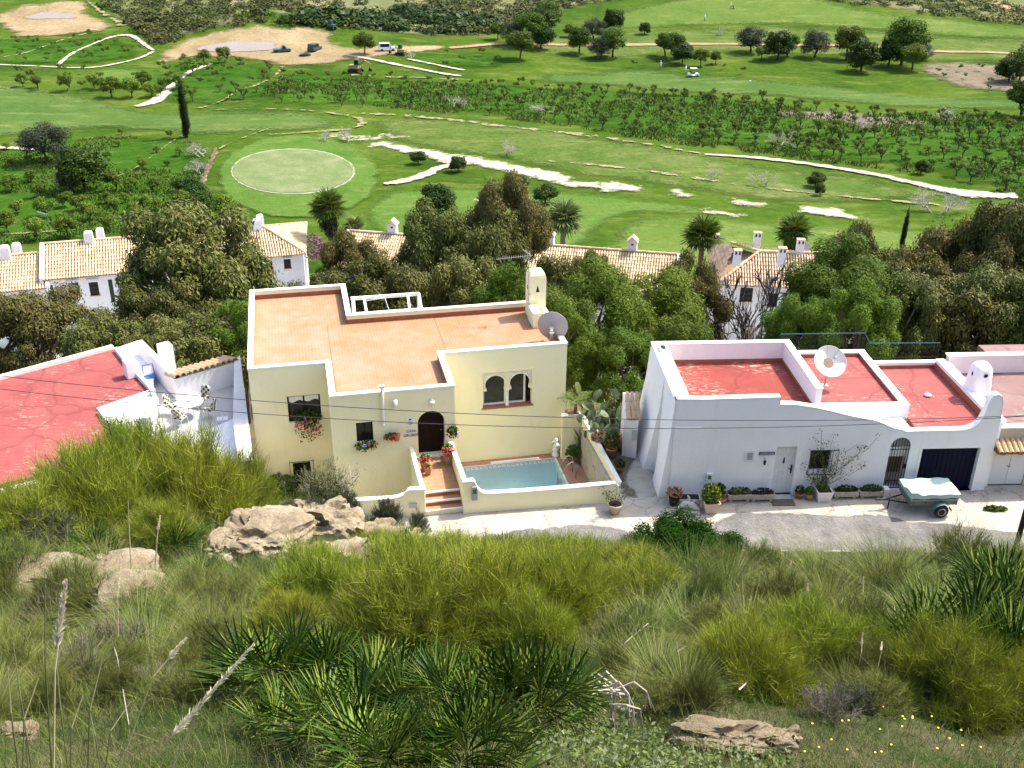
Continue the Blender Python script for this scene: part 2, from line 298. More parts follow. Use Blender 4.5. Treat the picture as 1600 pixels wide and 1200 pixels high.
lf_euc=leafmat('eucalyptus_leaf',[(.06,.078,.020),(.125,.145,.045),(.085,.10,.028),(.20,.21,.095),(.13,.10,.034)],.18,.45,.22)
lf_eucb=leafmat('browned_eucalyptus_leaf',[(.065,.08,.022),(.14,.13,.04),(.10,.11,.032),(.17,.11,.04),(.14,.155,.055)],.18,.5,.18)
lf_pine=leafmat('aleppo_pine_needle',[(.042,.082,.012),(.095,.15,.020),(.065,.112,.015),(.15,.20,.038)],.18,.6,.2)
lf_orch=leafmat('orchard_leaf',[(.055,.10,.018),(.10,.15,.028),(.075,.115,.024)],.3,.5,.3)
lf_citrus=leafmat('citrus_leaf',[(.045,.10,.013),(.09,.15,.022),(.13,.15,.025)],.25,.4,.35)
lf_dark=leafmat('dark_evergreen_leaf',[(.028,.065,.012),(.06,.115,.022),(.042,.085,.017)],.2,.45,.25)
lf_grey=leafmat('grey_olive_leaf',[(.06,.075,.045),(.09,.10,.065),(.05,.065,.035)],.2,.6,.2)
lf_scrub=leafmat('maquis_leaf',[(.055,.075,.028),(.10,.12,.05),(.15,.15,.075),(.075,.095,.038)],.15,.7,.3)
lf_palm=leafmat('fan_palm_leaf',[(.05,.10,.022),(.10,.155,.036),(.17,.21,.07)],.35,.4,.2,.5)
lf_palmp=leafmat('pale_palm_leaf',[(.15,.2,.10),(.22,.28,.15)],.2,.45,.1)
lf_cyp=leafmat('cypress_leaf',[(.012,.030,.010),(.022,.045,.016)],.1,.7,.1)
lf_broom=leafmat('broom_stem',[(.082,.12,.016),(.165,.20,.032),(.12,.155,.022),(.205,.225,.05),(.15,.13,.045)],.2,.6,.16)
lf_esp=leafmat('esparto_blade',[(.085,.13,.035),(.16,.21,.07),(.28,.31,.14),(.06,.10,.02),(.36,.32,.18)],.15,.6,.2)
lf_grass=leafmat('wild_grass_blade',[(.045,.11,.012),(.09,.17,.022),(.15,.20,.048),(.24,.22,.10),(.065,.135,.016)],.15,.6,.1)
lf_wisp=leafmat('wispy_grey_green_stem',[(.07,.11,.028),(.13,.17,.05),(.21,.24,.095),(.10,.13,.036),(.22,.18,.10)],.15,.65,.2)
lf_herb=leafmat('grey_green_herb_leaf',[(.08,.14,.04),(.22,.27,.13),(.05,.09,.025),(.30,.33,.2)],.2,.7,.2)
lf_rosem=leafmat('grey_rosemary_leaf',[(.10,.11,.075),(.15,.15,.11),(.07,.085,.05)],.2,.7,.2)
lf_cham=leafmat('dwarf_palm_segment',[(.014,.036,.007),(.035,.075,.013),(.07,.125,.02),(.155,.195,.05)],.06,.42,.2,.35)
lf_ger=leafmat('geranium_leaf',[(.035,.08,.02),(.07,.13,.03)],.2,.6,.2)
lf_jun=leafmat('juniper_leaf',[(.014,.040,.007),(.035,.080,.014)],.1,.9,.1,.05)
m_cact=plain('prickly_pear_pad',(.17,.22,.11),.6,var=.35,scale=5,bs=40)
# ================================================================== terrain
def hill(x,y):
    x=np.asarray(x,float); y=np.asarray(y,float)
    z=20.9-.665*y
    k=sst(1.5,7,y)*sst(31.0,27,y)
    z=z+k*(fbm(x*.3+7,y*.3,3,3)*1.1+fbm(x*.11,y*.11+4,9,2)*1.5)+.5*np.exp(-((x+4.6)/3.2)**2-((y-14)/3)**2)*k+(1.55*np.exp(-((y-26.8)/5.0)**2)+.8*np.exp(-((y-18)/4)**2))*sst(-1.8,-6.2,x)*sst(31.3,28.6,y)
    return np.where(y>31.35,-.06-(y-31.35)*1.5,z)
_vy=np.array([20,40,46,60,78,98,125,160,238,300,420,700,1200.]); _vz=np.array([-3.3,-3.3,-4.6,-10.5,-15,-18.2,-19.7,-20,-20,-18.5,-8,40,110.])
def vz(x,y):
    x=np.asarray(x,float); y=np.asarray(y,float)
    z=sum(np.interp(y+d,_vy,_vz) for d in (-8,-4,0,4,8))/5 ; z=np.where(y<44,np.interp(y,_vy,_vz),z)
    far=sst(150,230,y)
    z=z+far*fbm(x*.018+2,y*.018,21,2)*2.2+sst(110,160,y)*fbm(x*.05,y*.05,5,2)*.55
    z=z+4.5*np.exp(-((x+66)/26)**2-((y-283)/13)**2)+3.0*np.exp(-((x+128)/22)**2-((y-305)/13)**2)
    z=z+sst(245,330,y)*sst(0,60,x)*3.0
    return z
def G(px,py,fn=vz,t0=30,t1=900):                       # where the line of sight through a pixel meets the ground
    d=ray(px,py); d=d/np.linalg.norm(d); t=np.linspace(t0,t1,900); f=CAMH+d[2]*t-fn(d[0]*t,d[1]*t); k=np.argmax(f<0) if (f<0).any() else int(np.argmin(f[1:]))+1
    if not (f<0).any(): a=t[k]; return np.array([d[0]*a,d[1]*a,float(fn(d[0]*a,d[1]*a))])
    a,b=t[max(k-1,0)],t[k]
    for _ in range(30):
        m=(a+b)/2
        if CAMH+d[2]*m-float(fn(d[0]*m,d[1]*m))>0: a=m
        else: b=m
    return np.array([d[0]*a,d[1]*a,CAMH+d[2]*a])
def GH(px,py): return G(px,py,hill,2.0,45)
def grid_mesh(name,fn,ys,half,nx,mat):
    u=np.linspace(-1,1,nx); X=u[None,:]*half(ys)[:,None]; Y=np.repeat(ys[:,None],nx,1); Z=fn(X,Y); ny=len(ys)
    i=(np.arange(ny-1)[:,None]*nx+np.arange(nx-1)[None,:]).ravel(); q=np.stack([i,i+1,i+nx+1,i+nx],1)
    return npmesh(name,np.stack([X,Y,Z],-1),q,None,mat,True)
def groundmat(name,cols,scale,fine=.5,stripe=None,bumps=6):
    m,nt,b=newmat(name); v=coord(nt); b.inputs['Roughness'].default_value=.95; b.inputs['Specular IOR Level'].default_value=.02
    a=ramp(nt,noise(nt,scale,6,.65,mapping(nt,v,(1,.8,1))),[(.28+.44*k/(len(cols)-1),c) for k,c in enumerate(cols)])
    a=mixc(nt,fine,a,ramp(nt,noise(nt,scale*14,4,.7,v),[(.3,(.35,.35,.35)),(.7,(.9,.9,.9))]),'OVERLAY')
    a=mixc(nt,ramp(nt,noise(nt,scale*3.1,5,.7,mapping(nt,v,(.6,1.6,1))),[(.52,(0,0,0)),(.72,(.65,.65,.65))]),a,tuple(min(.4,c*1.55+.012) for c in (cols[-1][0]*1.15,cols[-1][1]*.95,cols[-1][2]))) if cols[0][1]>cols[0][0]*1.5 else a
    if stripe:
        wv=nt.nodes.new('ShaderNodeTexWave'); wv.inputs['Scale'].default_value=stripe[0]; wv.inputs['Distortion'].default_value=.6; nt.links.new(mapping(nt,v,(1,1,1),(0,0,stripe[1])),wv.inputs['Vector'])
        a=mixc(nt,ramp(nt,wv.outputs['Color'],[(.42,(0,0,0)),(.58,(stripe[2],)*3)]),a,stripe[3])
    nt.links.new(a,b.inputs['Base Color']); bump(nt,b,noise(nt,bumps*.35,4,.7,v),.6,.25); return m,nt,b,a
m_valley=groundmat('valley_meadow',[(.018,.040,.004),(.032,.066,.006),(.050,.086,.009),(.078,.104,.018)],.05)[0]
m_hill,nt,b,a=groundmat('hillside_earth',[(.018,.028,.008),(.035,.048,.015),(.085,.075,.04),(.025,.04,.01)],.7,.6,None,30)
ys=np.concatenate([np.linspace(-3,31.4,150),np.linspace(31.6,34,6)])
tag(link('hillside',grid_mesh('hillside',hill,ys,lambda y:12+.9*np.maximum(y+4,0),170,m_hill)),kind='structure')
ys=np.concatenate([np.linspace(28,130,70),np.linspace(131.5,330,150),np.linspace(335,1100,60)])
tag(link('valley_ground',grid_mesh('valley_ground',vz,ys,lambda y:45+.85*y,230,m_valley)),kind='structure')
def patchmat(name,cols,scale,fine=.5,stripe=None,edge=(.25,.9),nk=1.4,nscale=1.0):
    m,nt,b,a=groundmat(name,cols,scale,fine,stripe)
    at=_n(nt,'Attribute',_attribute_name='edge'); n1=noise(nt,nscale,5,.7,coord(nt)); ad=_n(nt,'Math',_operation='MULTIPLY_ADD'); ad.inputs[1].default_value=nk; nt.links.new(n1,ad.inputs[0])
    sb=_n(nt,'Math',_operation='SUBTRACT'); sb.inputs[1].default_value=nk*.5; nt.links.new(at.outputs['Fac'],sb.inputs[0]); nt.links.new(sb.outputs[0],ad.inputs[2])
    nt.links.new(ramp(nt,ad.outputs[0],[(edge[0],(0,0,0)),(edge[1],(1,1,1))]),b.inputs['Alpha']); return m
def patch(name,pl,layer,mat,fn=vz,sp=3.0,ew=1.5,jit=.25,off=.07,dl=.05,seed=0):
    pl=[np.array(p[:2],float) for p in pl]; rg=np.random.default_rng(int(abs(pl[0][0]*97+pl[0][1]*31))+seed); B=[]
    for k in range(len(pl)):
        a,b=pl[k],pl[(k+1)%len(pl)]; n=max(1,int(np.linalg.norm(b-a)/(sp*.6)))
        for j in range(n): B.append(a+(b-a)*j/n+rg.normal(size=2)*jit)
    B=np.array(B); A2=np.roll(B,-1,0); lo,hi=B.min(0),B.max(0); gx,gy=np.meshgrid(np.arange(lo[0],hi[0],sp*.8),np.arange(lo[1],hi[1],sp*.8)); Q=np.stack([gx.ravel(),gy.ravel()],1)+rg.normal(size=(gx.size,2))*sp*.1
    ins=np.zeros(len(Q),bool)
    for a,b in zip(B,A2):
        c=((a[1]>Q[:,1])!=(b[1]>Q[:,1])); xi=(b[0]-a[0])*(Q[:,1]-a[1])/(b[1]-a[1]+1e-12)+a[0]; ins^=c&(Q[:,0]<xi)
    Q=Q[ins]
    def dist(Q):
        dm=np.full(len(Q),1e9)
        for a,b in zip(B,A2):
            e=b-a; t=np.clip(((Q-a)@e)/(e@e+1e-12),0,1); dm=np.minimum(dm,np.linalg.norm(Q-a-t[:,None]*e,axis=1))
        return dm
    dq=dist(Q) if len(Q) else np.zeros(0); Q=Q[dq>sp*.25]; dq=dq[dq>sp*.25]
    pts=[Vector(p) for p in B]+[Vector(p) for p in Q]; r=geometry.delaunay_2d_cdt(pts,[],[list(range(len(B)))],1,1e-4)
    V=np.array([[p[0],p[1]] for p in r[0]]); e=np.clip(dist(V)/ew,0,1); z=fn(V[:,0],V[:,1])+off+dl*layer
    me=npmesh(name,np.column_stack([V,z]),None,[t for t in r[2] if len(t)==3],mat,True); at=me.attributes.new('edge','FLOAT','POINT'); at.data.foreach_set('value',e.astype(np.float32))
    return tag(link(name,me),kind='structure')
def pxpoly(pl,fn=vz): return [G(a,b,fn) for a,b in pl]
def ribbon(pl,wd):                                      # a track along pixels, wd metres wide (or one width per point)
    p=np.array([G(a,b)[:2] for a,b in pl]); wd=np.array(wd if hasattr(wd,'__len__') else [wd]*len(p),float)
    q=[];ww=[]
    for k in range(len(p)-1):
        for t in np.linspace(0,1,10,endpoint=False):                       # Catmull-Rom
            p0,p1,p2,p3=p[max(k-1,0)],p[k],p[k+1],p[min(k+2,len(p)-1)]
            q.append(.5*((2*p1)+(-p0+p2)*t+(2*p0-5*p1+4*p2-p3)*t*t+(-p0+3*p1-3*p2+p3)*t**3)); ww.append(wd[k]*(1-t)+wd[k+1]*t)
    q.append(p[-1]); ww.append(wd[-1]); q=np.array(q); ww=np.array(ww); d=np.gradient(q,axis=0); d/=np.linalg.norm(d,axis=1,keepdims=True)+1e-9; n=np.stack([-d[:,1],d[:,0]],1)
    return [a for a in q-n*ww[:,None]/2]+[a for a in (q+n*ww[:,None]/2)[::-1]]
m_fair=patchmat('mown_fairway',[(.042,.082,.015),(.062,.106,.023),(.09,.125,.034)],.06,.35,(.09,R(80),.3,(.045,.095,.02)))
m_fair2=patchmat('bright_mown_slope',[(.048,.088,.013),(.078,.12,.021),(.105,.135,.033)],.07,.35,(.07,R(84),.3,(.075,.14,.028)))
m_rough=patchmat('rough_grass',[(.036,.070,.010),(.065,.10,.019),(.105,.122,.04)],.08,.5)
m_apron=patchmat('green_apron',[(.045,.098,.014),(.065,.12,.02),(.085,.13,.028)],.15,.3,None,(.1,.5),.5)
m_green=patchmat('putting_green_turf',[(.085,.118,.038),(.122,.15,.062),(.18,.188,.105)],.3,.35,(.35,R(75),.25,(.16,.22,.08)),(.05,.3),.2)
m_rim=patchmat('green_rim',[(.24,.25,.15),(.3,.3,.2)],.5,.3,None,(.05,.3),.1)
m_dirtw=patchmat('white_gravel',[(.36,.31,.235),(.48,.415,.325),(.55,.49,.40)],.3,.35,None,(.15,.85),2.6,.45)
m_dirtf=patchmat('worn_pale_dirt',[(.17,.16,.08),(.26,.23,.13)],.3,.4,None,(.85,1.55),2.4,.5)
m_earth=patchmat('tan_earth',[(.155,.115,.056),(.225,.17,.09),(.29,.23,.135)],.08,.5,None,(.2,.7),1.2,.4)
m_pad=patchmat('grey_liner',[(.22,.19,.17),(.26,.225,.20)],.1,.15,None,(.1,.3),.3,.5)
m_redt=patchmat('red_earth_track',[(.27,.15,.085),(.36,.23,.14)],.2,.4,None,(.2,.7),1.0,.5)
m_scr=patchmat('scrub_ground',[(.07,.09,.032),(.12,.125,.055),(.20,.18,.10)],.08,.6,None,(.2,.8),1.4,.2)
m_tilled=patchmat('grey_tilled_soil',[(.12,.10,.065),(.18,.15,.105)],.2,.5,None,(.3,1),1.6,.4)
def reg(name,pl,layer,mat,**k): return patch(name,pxpoly(pl),layer,mat,**k)
reg('fairway',[(-60,118),(60,137),(150,150),(232,173),(320,174),(450,172),(520,180),(548,190),(530,202),(470,207),(330,214),(290,214),(150,203),(60,210),(-60,228)],1,m_fair,sp=4,ew=4)
reg('fairway',[(815,128),(850,113),(930,112),(1010,106),(1100,118),(1200,123),(1330,138),(1450,150),(1600,154),(1700,158),(1700,176),(1480,173),(1400,170),(1300,161),(1200,152),(1060,146),(960,137),(860,132)],1,m_fair,sp=4,ew=4)
reg('fairway',[(865,44),(980,12),(1100,-8),(1250,-8),(1350,14),(1480,28),(1600,42),(1750,58),(1750,74),(1600,64),(1400,52),(1200,40),(1050,46),(960,48)],1,m_fair2,sp=5,ew=5)
reg('rough',[(800,60),(960,46),(1050,44),(1200,38),(1400,50),(1600,62),(1700,70),(1700,105),(1500,98),(1300,90),(1050,88),(900,96),(700,72)],0,m_rough,sp=5,ew=5)
reg('tee_lawn',[(985,340),(1060,334),(1200,348),(1330,352),(1460,362),(1640,380),(1640,430),(900,430),(925,390)],1,m_fair2,sp=2.5,ew=2)
reg('rough',[(560,185),(760,184),(900,205),(1050,232),(1200,256),(1330,270),(1420,292),(1470,312),(1340,322),(1200,318),(1040,296),(900,280),(830,262),(700,240),(600,222)],0,m_rough,sp=3,ew=4)
reg('rough',[(600,300),(700,290),(900,300),(1080,320),(1200,345),(1000,334),(960,345),(900,400),(600,390),(560,330)],0,m_apron,sp=3,ew=4)
m_lush=patchmat('lush_orchard_grass',[(.014,.044,.003),(.026,.068,.005),(.042,.088,.009)],.09,.6,None,(.2,.9),1.2,.25)
reg('orchard_ground',[(-60,236),(160,213),(285,215),(335,240),(312,300),(345,352),(250,372),(-60,392)],1,m_lush,sp=4,ew=3)
reg('orchard_ground',[(430,112),(540,114),(640,124),(760,128),(880,138),(980,140),(1100,150),(1200,158),(1320,174),(1440,184),(1700,180),(1700,330),(1560,300),(1430,268),(1230,244),(1060,222),(960,212),(880,196),(780,182),(600,168),(430,168),(400,152)],1,m_lush,sp=5,ew=5)
reg('orchard_ground',[(262,100),(330,94),(430,104),(445,150),(330,166),(230,160),(215,150),(240,128)],1,m_lush,sp=4,ew=4); reg('orchard_ground',[(-60,58),(60,60),(150,58),(212,66),(228,88),(150,102),(-60,100)],1,m_lush,sp=4,ew=4); reg('orchard_ground',[(600,92),(660,82),(790,84),(800,108),(700,108)],1,m_lush,sp=4,ew=4)
el=lambda cx,cy,rx,ry,n=48:[(cx+rx*math.cos(2*math.pi*k/n),cy+ry*math.sin(2*math.pi*k/n)) for k in range(n)]
reg('green_apron',el(466,278,132,66),2,m_apron,sp=2,ew=2)
reg('green_rim',el(458,270,98,36),3,m_rim,sp=1,ew=.3,jit=.03)
reg('putting_green',el(458,270,95.5,34.6),4,m_green,sp=1.2,ew=.4,jit=.02)
reg('putting_green',el(185,120,46,11),2,m_apron,sp=2,ew=1.5)
reg('gravel_scrape',[(556,228),(600,221),(640,228),(700,238),(760,248),(830,262),(880,272),(905,285),(960,284),(1014,292),(1006,300),(985,303),(950,302),(900,296),(850,286),(800,276),(740,262),(690,258),(640,243)],3,m_dirtw,sp=1.5,ew=2.28,jit=.3)
reg('gravel_scrape',[(1030,297),(1060,296),(1100,309),(1085,313),(1045,308)],3,m_dirtw,sp=1,ew=1.9,jit=.3)
reg('gravel_scrape',[(1128,314),(1150,309),(1210,321),(1200,330),(1150,324)],3,m_dirtw,sp=1,ew=1.9,jit=.3)
reg('gravel_scrape',[(1232,332),(1250,322),(1310,326),(1362,344),(1340,348),(1270,338)],3,m_dirtw,sp=1,ew=1.9,jit=.3)
reg('gravel_scrape',[(1075,325),(1120,328),(1172,338),(1150,343),(1100,335)],3,m_dirtw,sp=1,ew=1.9,jit=.25)
reg('gravel_scrape',[(1340,327),(1370,322),(1440,334),(1420,338)],3,m_dirtf,sp=1,ew=1.9,jit=.3)
reg('gravel_scrape',[(488,218),(520,208),(560,212),(620,208),(640,216),(590,222),(540,224)],3,m_dirtw,sp=1.5,ew=3.8,jit=.4)
reg('gravel_scrape',[(742,314),(765,312),(770,322),(745,321)],3,m_dirtw,sp=.8,ew=1.52,jit=.2)
reg('gravel_scrape',[(384,316),(396,312),(404,318),(398,326),(386,325)],3,m_redt,sp=.8,ew=1.52,jit=.2)
def trk(name,pl,wd,mat,layer=3,sp=1.5,**k):
    q=ribbon(pl,wd); n=len(q)//2; Lq=np.array(q[:n]); Rq=np.array(q[n:][::-1]); rg=np.random.default_rng(int(abs(Lq[0][0]*53))); f=np.array([0,.25,.5,.75,1.]); C=Lq[:,None]*(1-f)[None,:,None]+Rq[:,None]*f[None,:,None]; C+=rg.normal(size=C.shape)*.08
    X,Y=C[...,0].ravel(),C[...,1].ravel(); i=(np.arange(n-1)[:,None]*5+np.arange(4)[None]).ravel(); me=npmesh(name,np.stack([X,Y,vz(X,Y)+.09+.05*layer],1),np.stack([i,i+5,i+6,i+1],1),None,mat,True); e=np.tile([0,.75,1,.75,0],n); e[:5]*=.4; e[-5:]*=.4
    at=me.attributes.new('edge','FLOAT','POINT'); at.data.foreach_set('value',e.astype(np.float32)); return tag(link(name,me),kind='structure')
trk('gravel_path',[(600,289),(630,285),(660,276),(690,263),(720,258)],[1.2,2.6,2.4,2.2,2.5],m_dirtw)
trk('gravel_path',[(1100,243),(1180,248),(1250,256),(1330,268),(1420,286),(1475,298),(1520,305),(1590,308)],[1,1.6,1.8,2,2.2,3.4,4.5,3.6],m_dirtw)
trk('worn_path',[(560,178),(660,184),(800,200),(900,210),(1000,224),(1100,242)],[3,4,4.5,4,3,1.6],m_dirtf,2,ew=1.5)
trk('worn_path',[(830,250),(960,262),(1100,282),(1240,300),(1400,316),(1480,322)],[1.5,2,2.5,2,2.5,2],m_dirtf,2,ew=1.2)
trk('gravel_path',[(-40,100),(40,104),(110,107),(160,105),(215,93),(240,82)],1.0,m_dirtw)
trk('gravel_path',[(90,103),(118,82),(160,64),(200,56),(222,68),(240,80)],[1.3,1.1,1.1,1.6,1.6,1.0],m_dirtw)
trk('gravel_path',[(-30,95),(30,86),(90,66),(150,50)],1.6,m_dirtf)
trk('gravel_path',[(213,168),(245,158),(272,132),(300,112),(330,100)],[2,3.4,1.6,1.6,1.8],m_dirtw)
trk('gravel_path',[(312,171),(345,160),(372,143),(402,134),(432,118),(442,103)],[3.2,1.6,1.2,1.3,1.4,1.8],m_dirtf)
trk('dirt_track',[(330,173),(440,172),(510,177),(552,184),(566,194),(545,203),(470,209),(420,212)],[.9,1.2,1.6,3,3,2.4,1.2,1.4],m_dirtf,3,ew=.8)
trk('gravel_path',[(540,87),(600,98),(680,114),(720,120)],1.4,m_dirtw); trk('gravel_path',[(636,93),(680,102),(725,111)],1.2,m_dirtw)
trk('red_track',[(700,76),(780,70),(870,71),(1000,71),(1120,70),(1250,72),(1380,75),(1480,82),(1640,88)],3.2,m_redt,3,sp=2.5)
trk('worn_path',[(286,212),(262,228),(238,246),(205,268),(165,285)],.7,m_dirtf,3,ew=.4); trk('worn_path',[(422,202),(385,215),(350,230),(333,250),(318,292)],.8,m_dirtf,3,ew=.4)
trk('worn_path',[(-40,231),(20,233),(55,236)],1.6,m_dirtw); trk('worn_path',[(-20,370),(80,364),(160,358),(250,352)],.8,m_dirtf,3,ew=.4)
reg('earth_bank',[(228,100),(262,74),(300,58),(345,44),(400,38),(465,40),(520,46),(532,72),(560,74),(600,72),(690,70),(705,77),(640,86),(560,95),(505,104),(440,104),(400,96),(320,88),(262,100)],2,m_earth,sp=4,ew=3,jit=.8)
reg('reservoir_liner',[(297,80),(320,71),(360,66),(415,66),(436,69),(432,79),(385,83),(340,84)],4,m_pad,sp=3,ew=1)
reg('earth_bank',[(-20,30),(20,10),(80,3),(130,0),(150,22),(180,36),(172,48),(120,55),(60,60),(25,60)],2,m_earth,sp=4,ew=3,jit=.8)
reg('reservoir_liner',[(22,28),(60,21),(110,22),(135,27),(110,31),(50,32)],4,m_pad,sp=3,ew=1)
trk('dirt_track',[(135,0),(150,14),(178,32),(190,42)],[2.5,3,4,6],m_dirtf,4,sp=3)
reg('scrub_ground',[(145,-30),(150,12),(200,40),(250,70),(320,50),(400,36),(470,38),(520,44),(560,46),(640,56),(760,58),(800,40),(900,12),(1000,-4),(1240,-6),(1350,10),(1600,40),(1760,50),(1760,-30)],1,m_scr,sp=8,ew=5,jit=1)
trk('dirt_track',[(497,20),(508,12),(500,4),(488,-4)],2.2,m_dirtf,4,sp=3); trk('dirt_track',[(545,18),(600,12),(660,2),(700,-6)],1.6,m_dirtf,4,sp=3)
trk('red_track',[(1530,-4),(1560,8),(1590,22),(1640,40)],5,m_redt,4,sp=3)
reg('tilled_plot',[(1425,108),(1440,98),(1600,104),(1700,112),(1700,150),(1590,148),(1500,140),(1450,122)],2,m_tilled,sp=3,ew=3)
reg('tilled_plot',[(1200,172),(1290,172),(1420,182),(1470,196),(1400,202),(1310,194),(1200,184)],2,m_tilled,sp=3,ew=3)
trk('gravel_path',[(545,118),(640,122),(740,126)],2.2,m_dirtf,3)
m_lane=patchmat('pale_bounce_paving',[(.34,.32,.29),(.44,.42,.38),(.5,.48,.44)],.3,.4,None,(.2,.6),.9,.7)
patch('bounce_lane',[(-70,66),(-40,67),(-10,73),(20,70),(60,70),(60,80),(20,80.5),(-5,86),(-20,86),(-42,78),(-70,72)],0,m_lane,sp=3,ew=2)  # pale strip added to bounce neutral light onto the lower house walls
m_litter=patchmat('leaf_litter',[(.07,.055,.035),(.12,.09,.055),(.10,.10,.04)],.3,.5,None,(.2,.8),1.2,.5)
patch('woodland_floor',[(-70,37),(50,37),(60,70),(20,70),(-10,73),(-40,67),(-70,66)],0,m_litter,sp=4,ew=2)
trk('dark_bank',[(338,232),(331,252),(322,272),(312,300)],[.7,1.2,1.4,1.2],m_litter,3)
# ------------------------------------------------------------------ the street in front of the houses
def concmat(name,cols,grime):
    m,nt,b=newmat(name); v=coord(nt); b.inputs['Roughness'].default_value=.9; b.inputs['Specular IOR Level'].default_value=.15
    a=ramp(nt,noise(nt,.7,6,.7,v),[(.3,cols[0]),(.6,cols[1])])
    a=mixc(nt,ramp(nt,noise(nt,2.2,6,.75,mapping(nt,v,(.5,1.3,1))),[(.5,(0,0,0)),(.72,(.8,.8,.8))]),a,grime)
    vo=nt.nodes.new('ShaderNodeTexVoronoi'); vo.feature='DISTANCE_TO_EDGE'; vo.inputs['Scale'].default_value=.55; wv=_n(nt,'VectorMath',_operation='ADD'); nt.links.new(v,wv.inputs[0]); nt.links.new(noise(nt,1.5,4,.7,v,out=1),wv.inputs[1]); nt.links.new(wv.outputs[0],vo.inputs['Vector'])
    a=mixc(nt,ramp(nt,vo.outputs[0],[(0,(.8,.8,.8)),(.014,(0,0,0))]),a,tuple(c*.35 for c in grime))
    nt.links.new(a,b.inputs['Base Color']); bump(nt,b,noise(nt,18,5,.75,v),.5,.02); return m
m_conc=concmat('pale_concrete',[(.36,.32,.255),(.45,.405,.33)],(.25,.225,.175)); m_asph=concmat('worn_asphalt',[(.22,.21,.195),(.30,.29,.265)],(.40,.37,.32))
YH=Frame((-2.2,36.8),12.3); WH=Frame((6.2,34.9),3.5)
s=MB(); yw=lambda u,v:tuple(YH.w(u,v)[:2]); ww_=lambda u,v:tuple(WH.w(u,v)[:2])
back=[ww_(30,.6),ww_(-.1,.6),ww_(-.6,3.3),yw(6.0,3.5),yw(5.75,-3.3),yw(-.15,-3.0),yw(-1.95,-2.9),yw(-8.2,-1.25),(-13,34.2),(-13,31.2)]
s.prism([(-13,31.25),(38,31.25),(38,36.6)]+back[:-1],-3.5,0.0)
s.build('street',m_conc,kind='structure')
rp=[P(*p) for p in [(660,842),(740,838),(800,828),(860,820),(910,817),(960,822),(1005,834),(1060,838),(1095,834),(1125,804),(1180,797),(1240,799),(1310,804),(1375,801),(1398,806),(1420,812),(1480,816),(1560,826),(1640,834),(1760,846)]]
rp=[(p[0],max(p[1],31.5)) for p in rp]; rp=[(rp[0][0],31.3)]+rp+[(rp[-1][0],31.3)]
m_asph2=patchmat('worn_asphalt_sheet',[(.10,.095,.088),(.15,.143,.13),(.22,.205,.18)],.9,.5,None,(.2,.6),.9,1.5)
patch('road',rp,0,m_asph2,fn=lambda x,y:np.zeros_like(np.asarray(x,float)),sp=.5,ew=.35,jit=.06,off=.004,dl=0)
# ================================================================== plants used round the houses
def geranium_mesh(name,n,rad,squash,seed,drop=0.0,leaf=.09):
    rg=np.random.default_rng(seed); p=unit(rg,n)*np.cbrt(rg.random((n,1)))*np.array(rad); p[:,2]=p[:,2]*squash-drop*(p[:,1]<0)*rg.random(n); V,q=leafquads(p,leaf*(.7+.6*rg.random(n)),.8,unit(rg,n)+np.array([0,-.3,.7]),rg); return npmesh(name,V,q,None,lf_ger)
def blossom_mesh(name,pts,r,mat,rg):
    mb=MB()
    for p in pts:
        for k in range(5): q=np.array(p)+rg.normal(size=3)*r*.55; mb.lathe([(.01*r,-.5*r),(.5*r,-.25*r),(.55*r,.1*r),(.02*r,.5*r)],6,q,False)
    return mb.mesh(name,mat)
def flowerbox(loc,rad,rot,cols,label,cat='geraniums',group=None,n=260,pot=None,seed=1,drop=0.0,nf=10,name='hanging_geranium'):
    t=thing(name,label,cat,loc,rot,group); rg=np.random.default_rng(seed)
    link('foliage',geranium_mesh('foliage',n,rad,1,seed,drop),t)
    for m in cols:
        pts=[(rg.uniform(-.9,.9)*rad[0],-rad[1]*rg.uniform(.55,1.0),rg.uniform(-.95,.7)*rad[2]-drop*rg.random()*.9) for _ in range(nf)]
        link('blossoms',blossom_mesh('blossoms',pts,.052,m,rg),t)
    if pot: pot(t)
    return t
def potm(r0,r1,h,zc=0): return lambda t:(MB().lathe([(.02,0),(r0,0),(r1,h*.86),(r1*1.08,h*.86),(r1*1.1,h),(r1*.93,h),(r1*.9,h*.93),(.02,h*.92)],18,(0,0,zc)).build('pot',m_pot,t,True))
def troughm(wd,d,h,zc,mat): 
    def f(t): MB().prism([(-wd/2,-d/2),(wd/2,-d/2),(wd/2,d/2),(-wd/2,d/2)],zc,zc+h).build('trough',mat,t,bev=.015)
    return f
# ================================================================== YELLOW HOUSE
yt=thing('yellow_house','cream yellow flat roofed villa with orange brick roof and sunken pool','house',(*YH.o,0),YH.a)
T=3.65; RF=3.27; B0=-3.4
yp=[(-8.05,3.5),(-4.9,3.5),(-4.9,.42),(0,.42),(0,3.5),(5.45,3.5),(5.45,8.5),(-3.5,8.5),(-3.5,12.3),(-8.05,12.3)]
def HR(F,a,b,c,d,v):
    p=F.pv(a,b,v); q=F.pv(c,d,v); return (min(p[0],q[0]),max(p[0],q[0]),min(p[2],q[2]),max(p[2],q[2]))
w1=HR(YH,448,620,503,656,3.5); wb=HR(YH,457,724,488,757,3.5); w2=HR(YH,556,661,584,690,.42); bc=HR(YH,598,777,632,790,.42)
dr=(-1.52,-.42,.6,2.62); tw=(1.72,3.92,.82,2.55)
wl=MB()
wl.holed(-8.05,-4.9,B0,T,3.5,[w1,wb],.2); wl.holed(-4.9,0,B0,T,.42,[w2,bc,dr],.28); wl.holed(0,5.45,B0,T,3.5,[tw],.3)
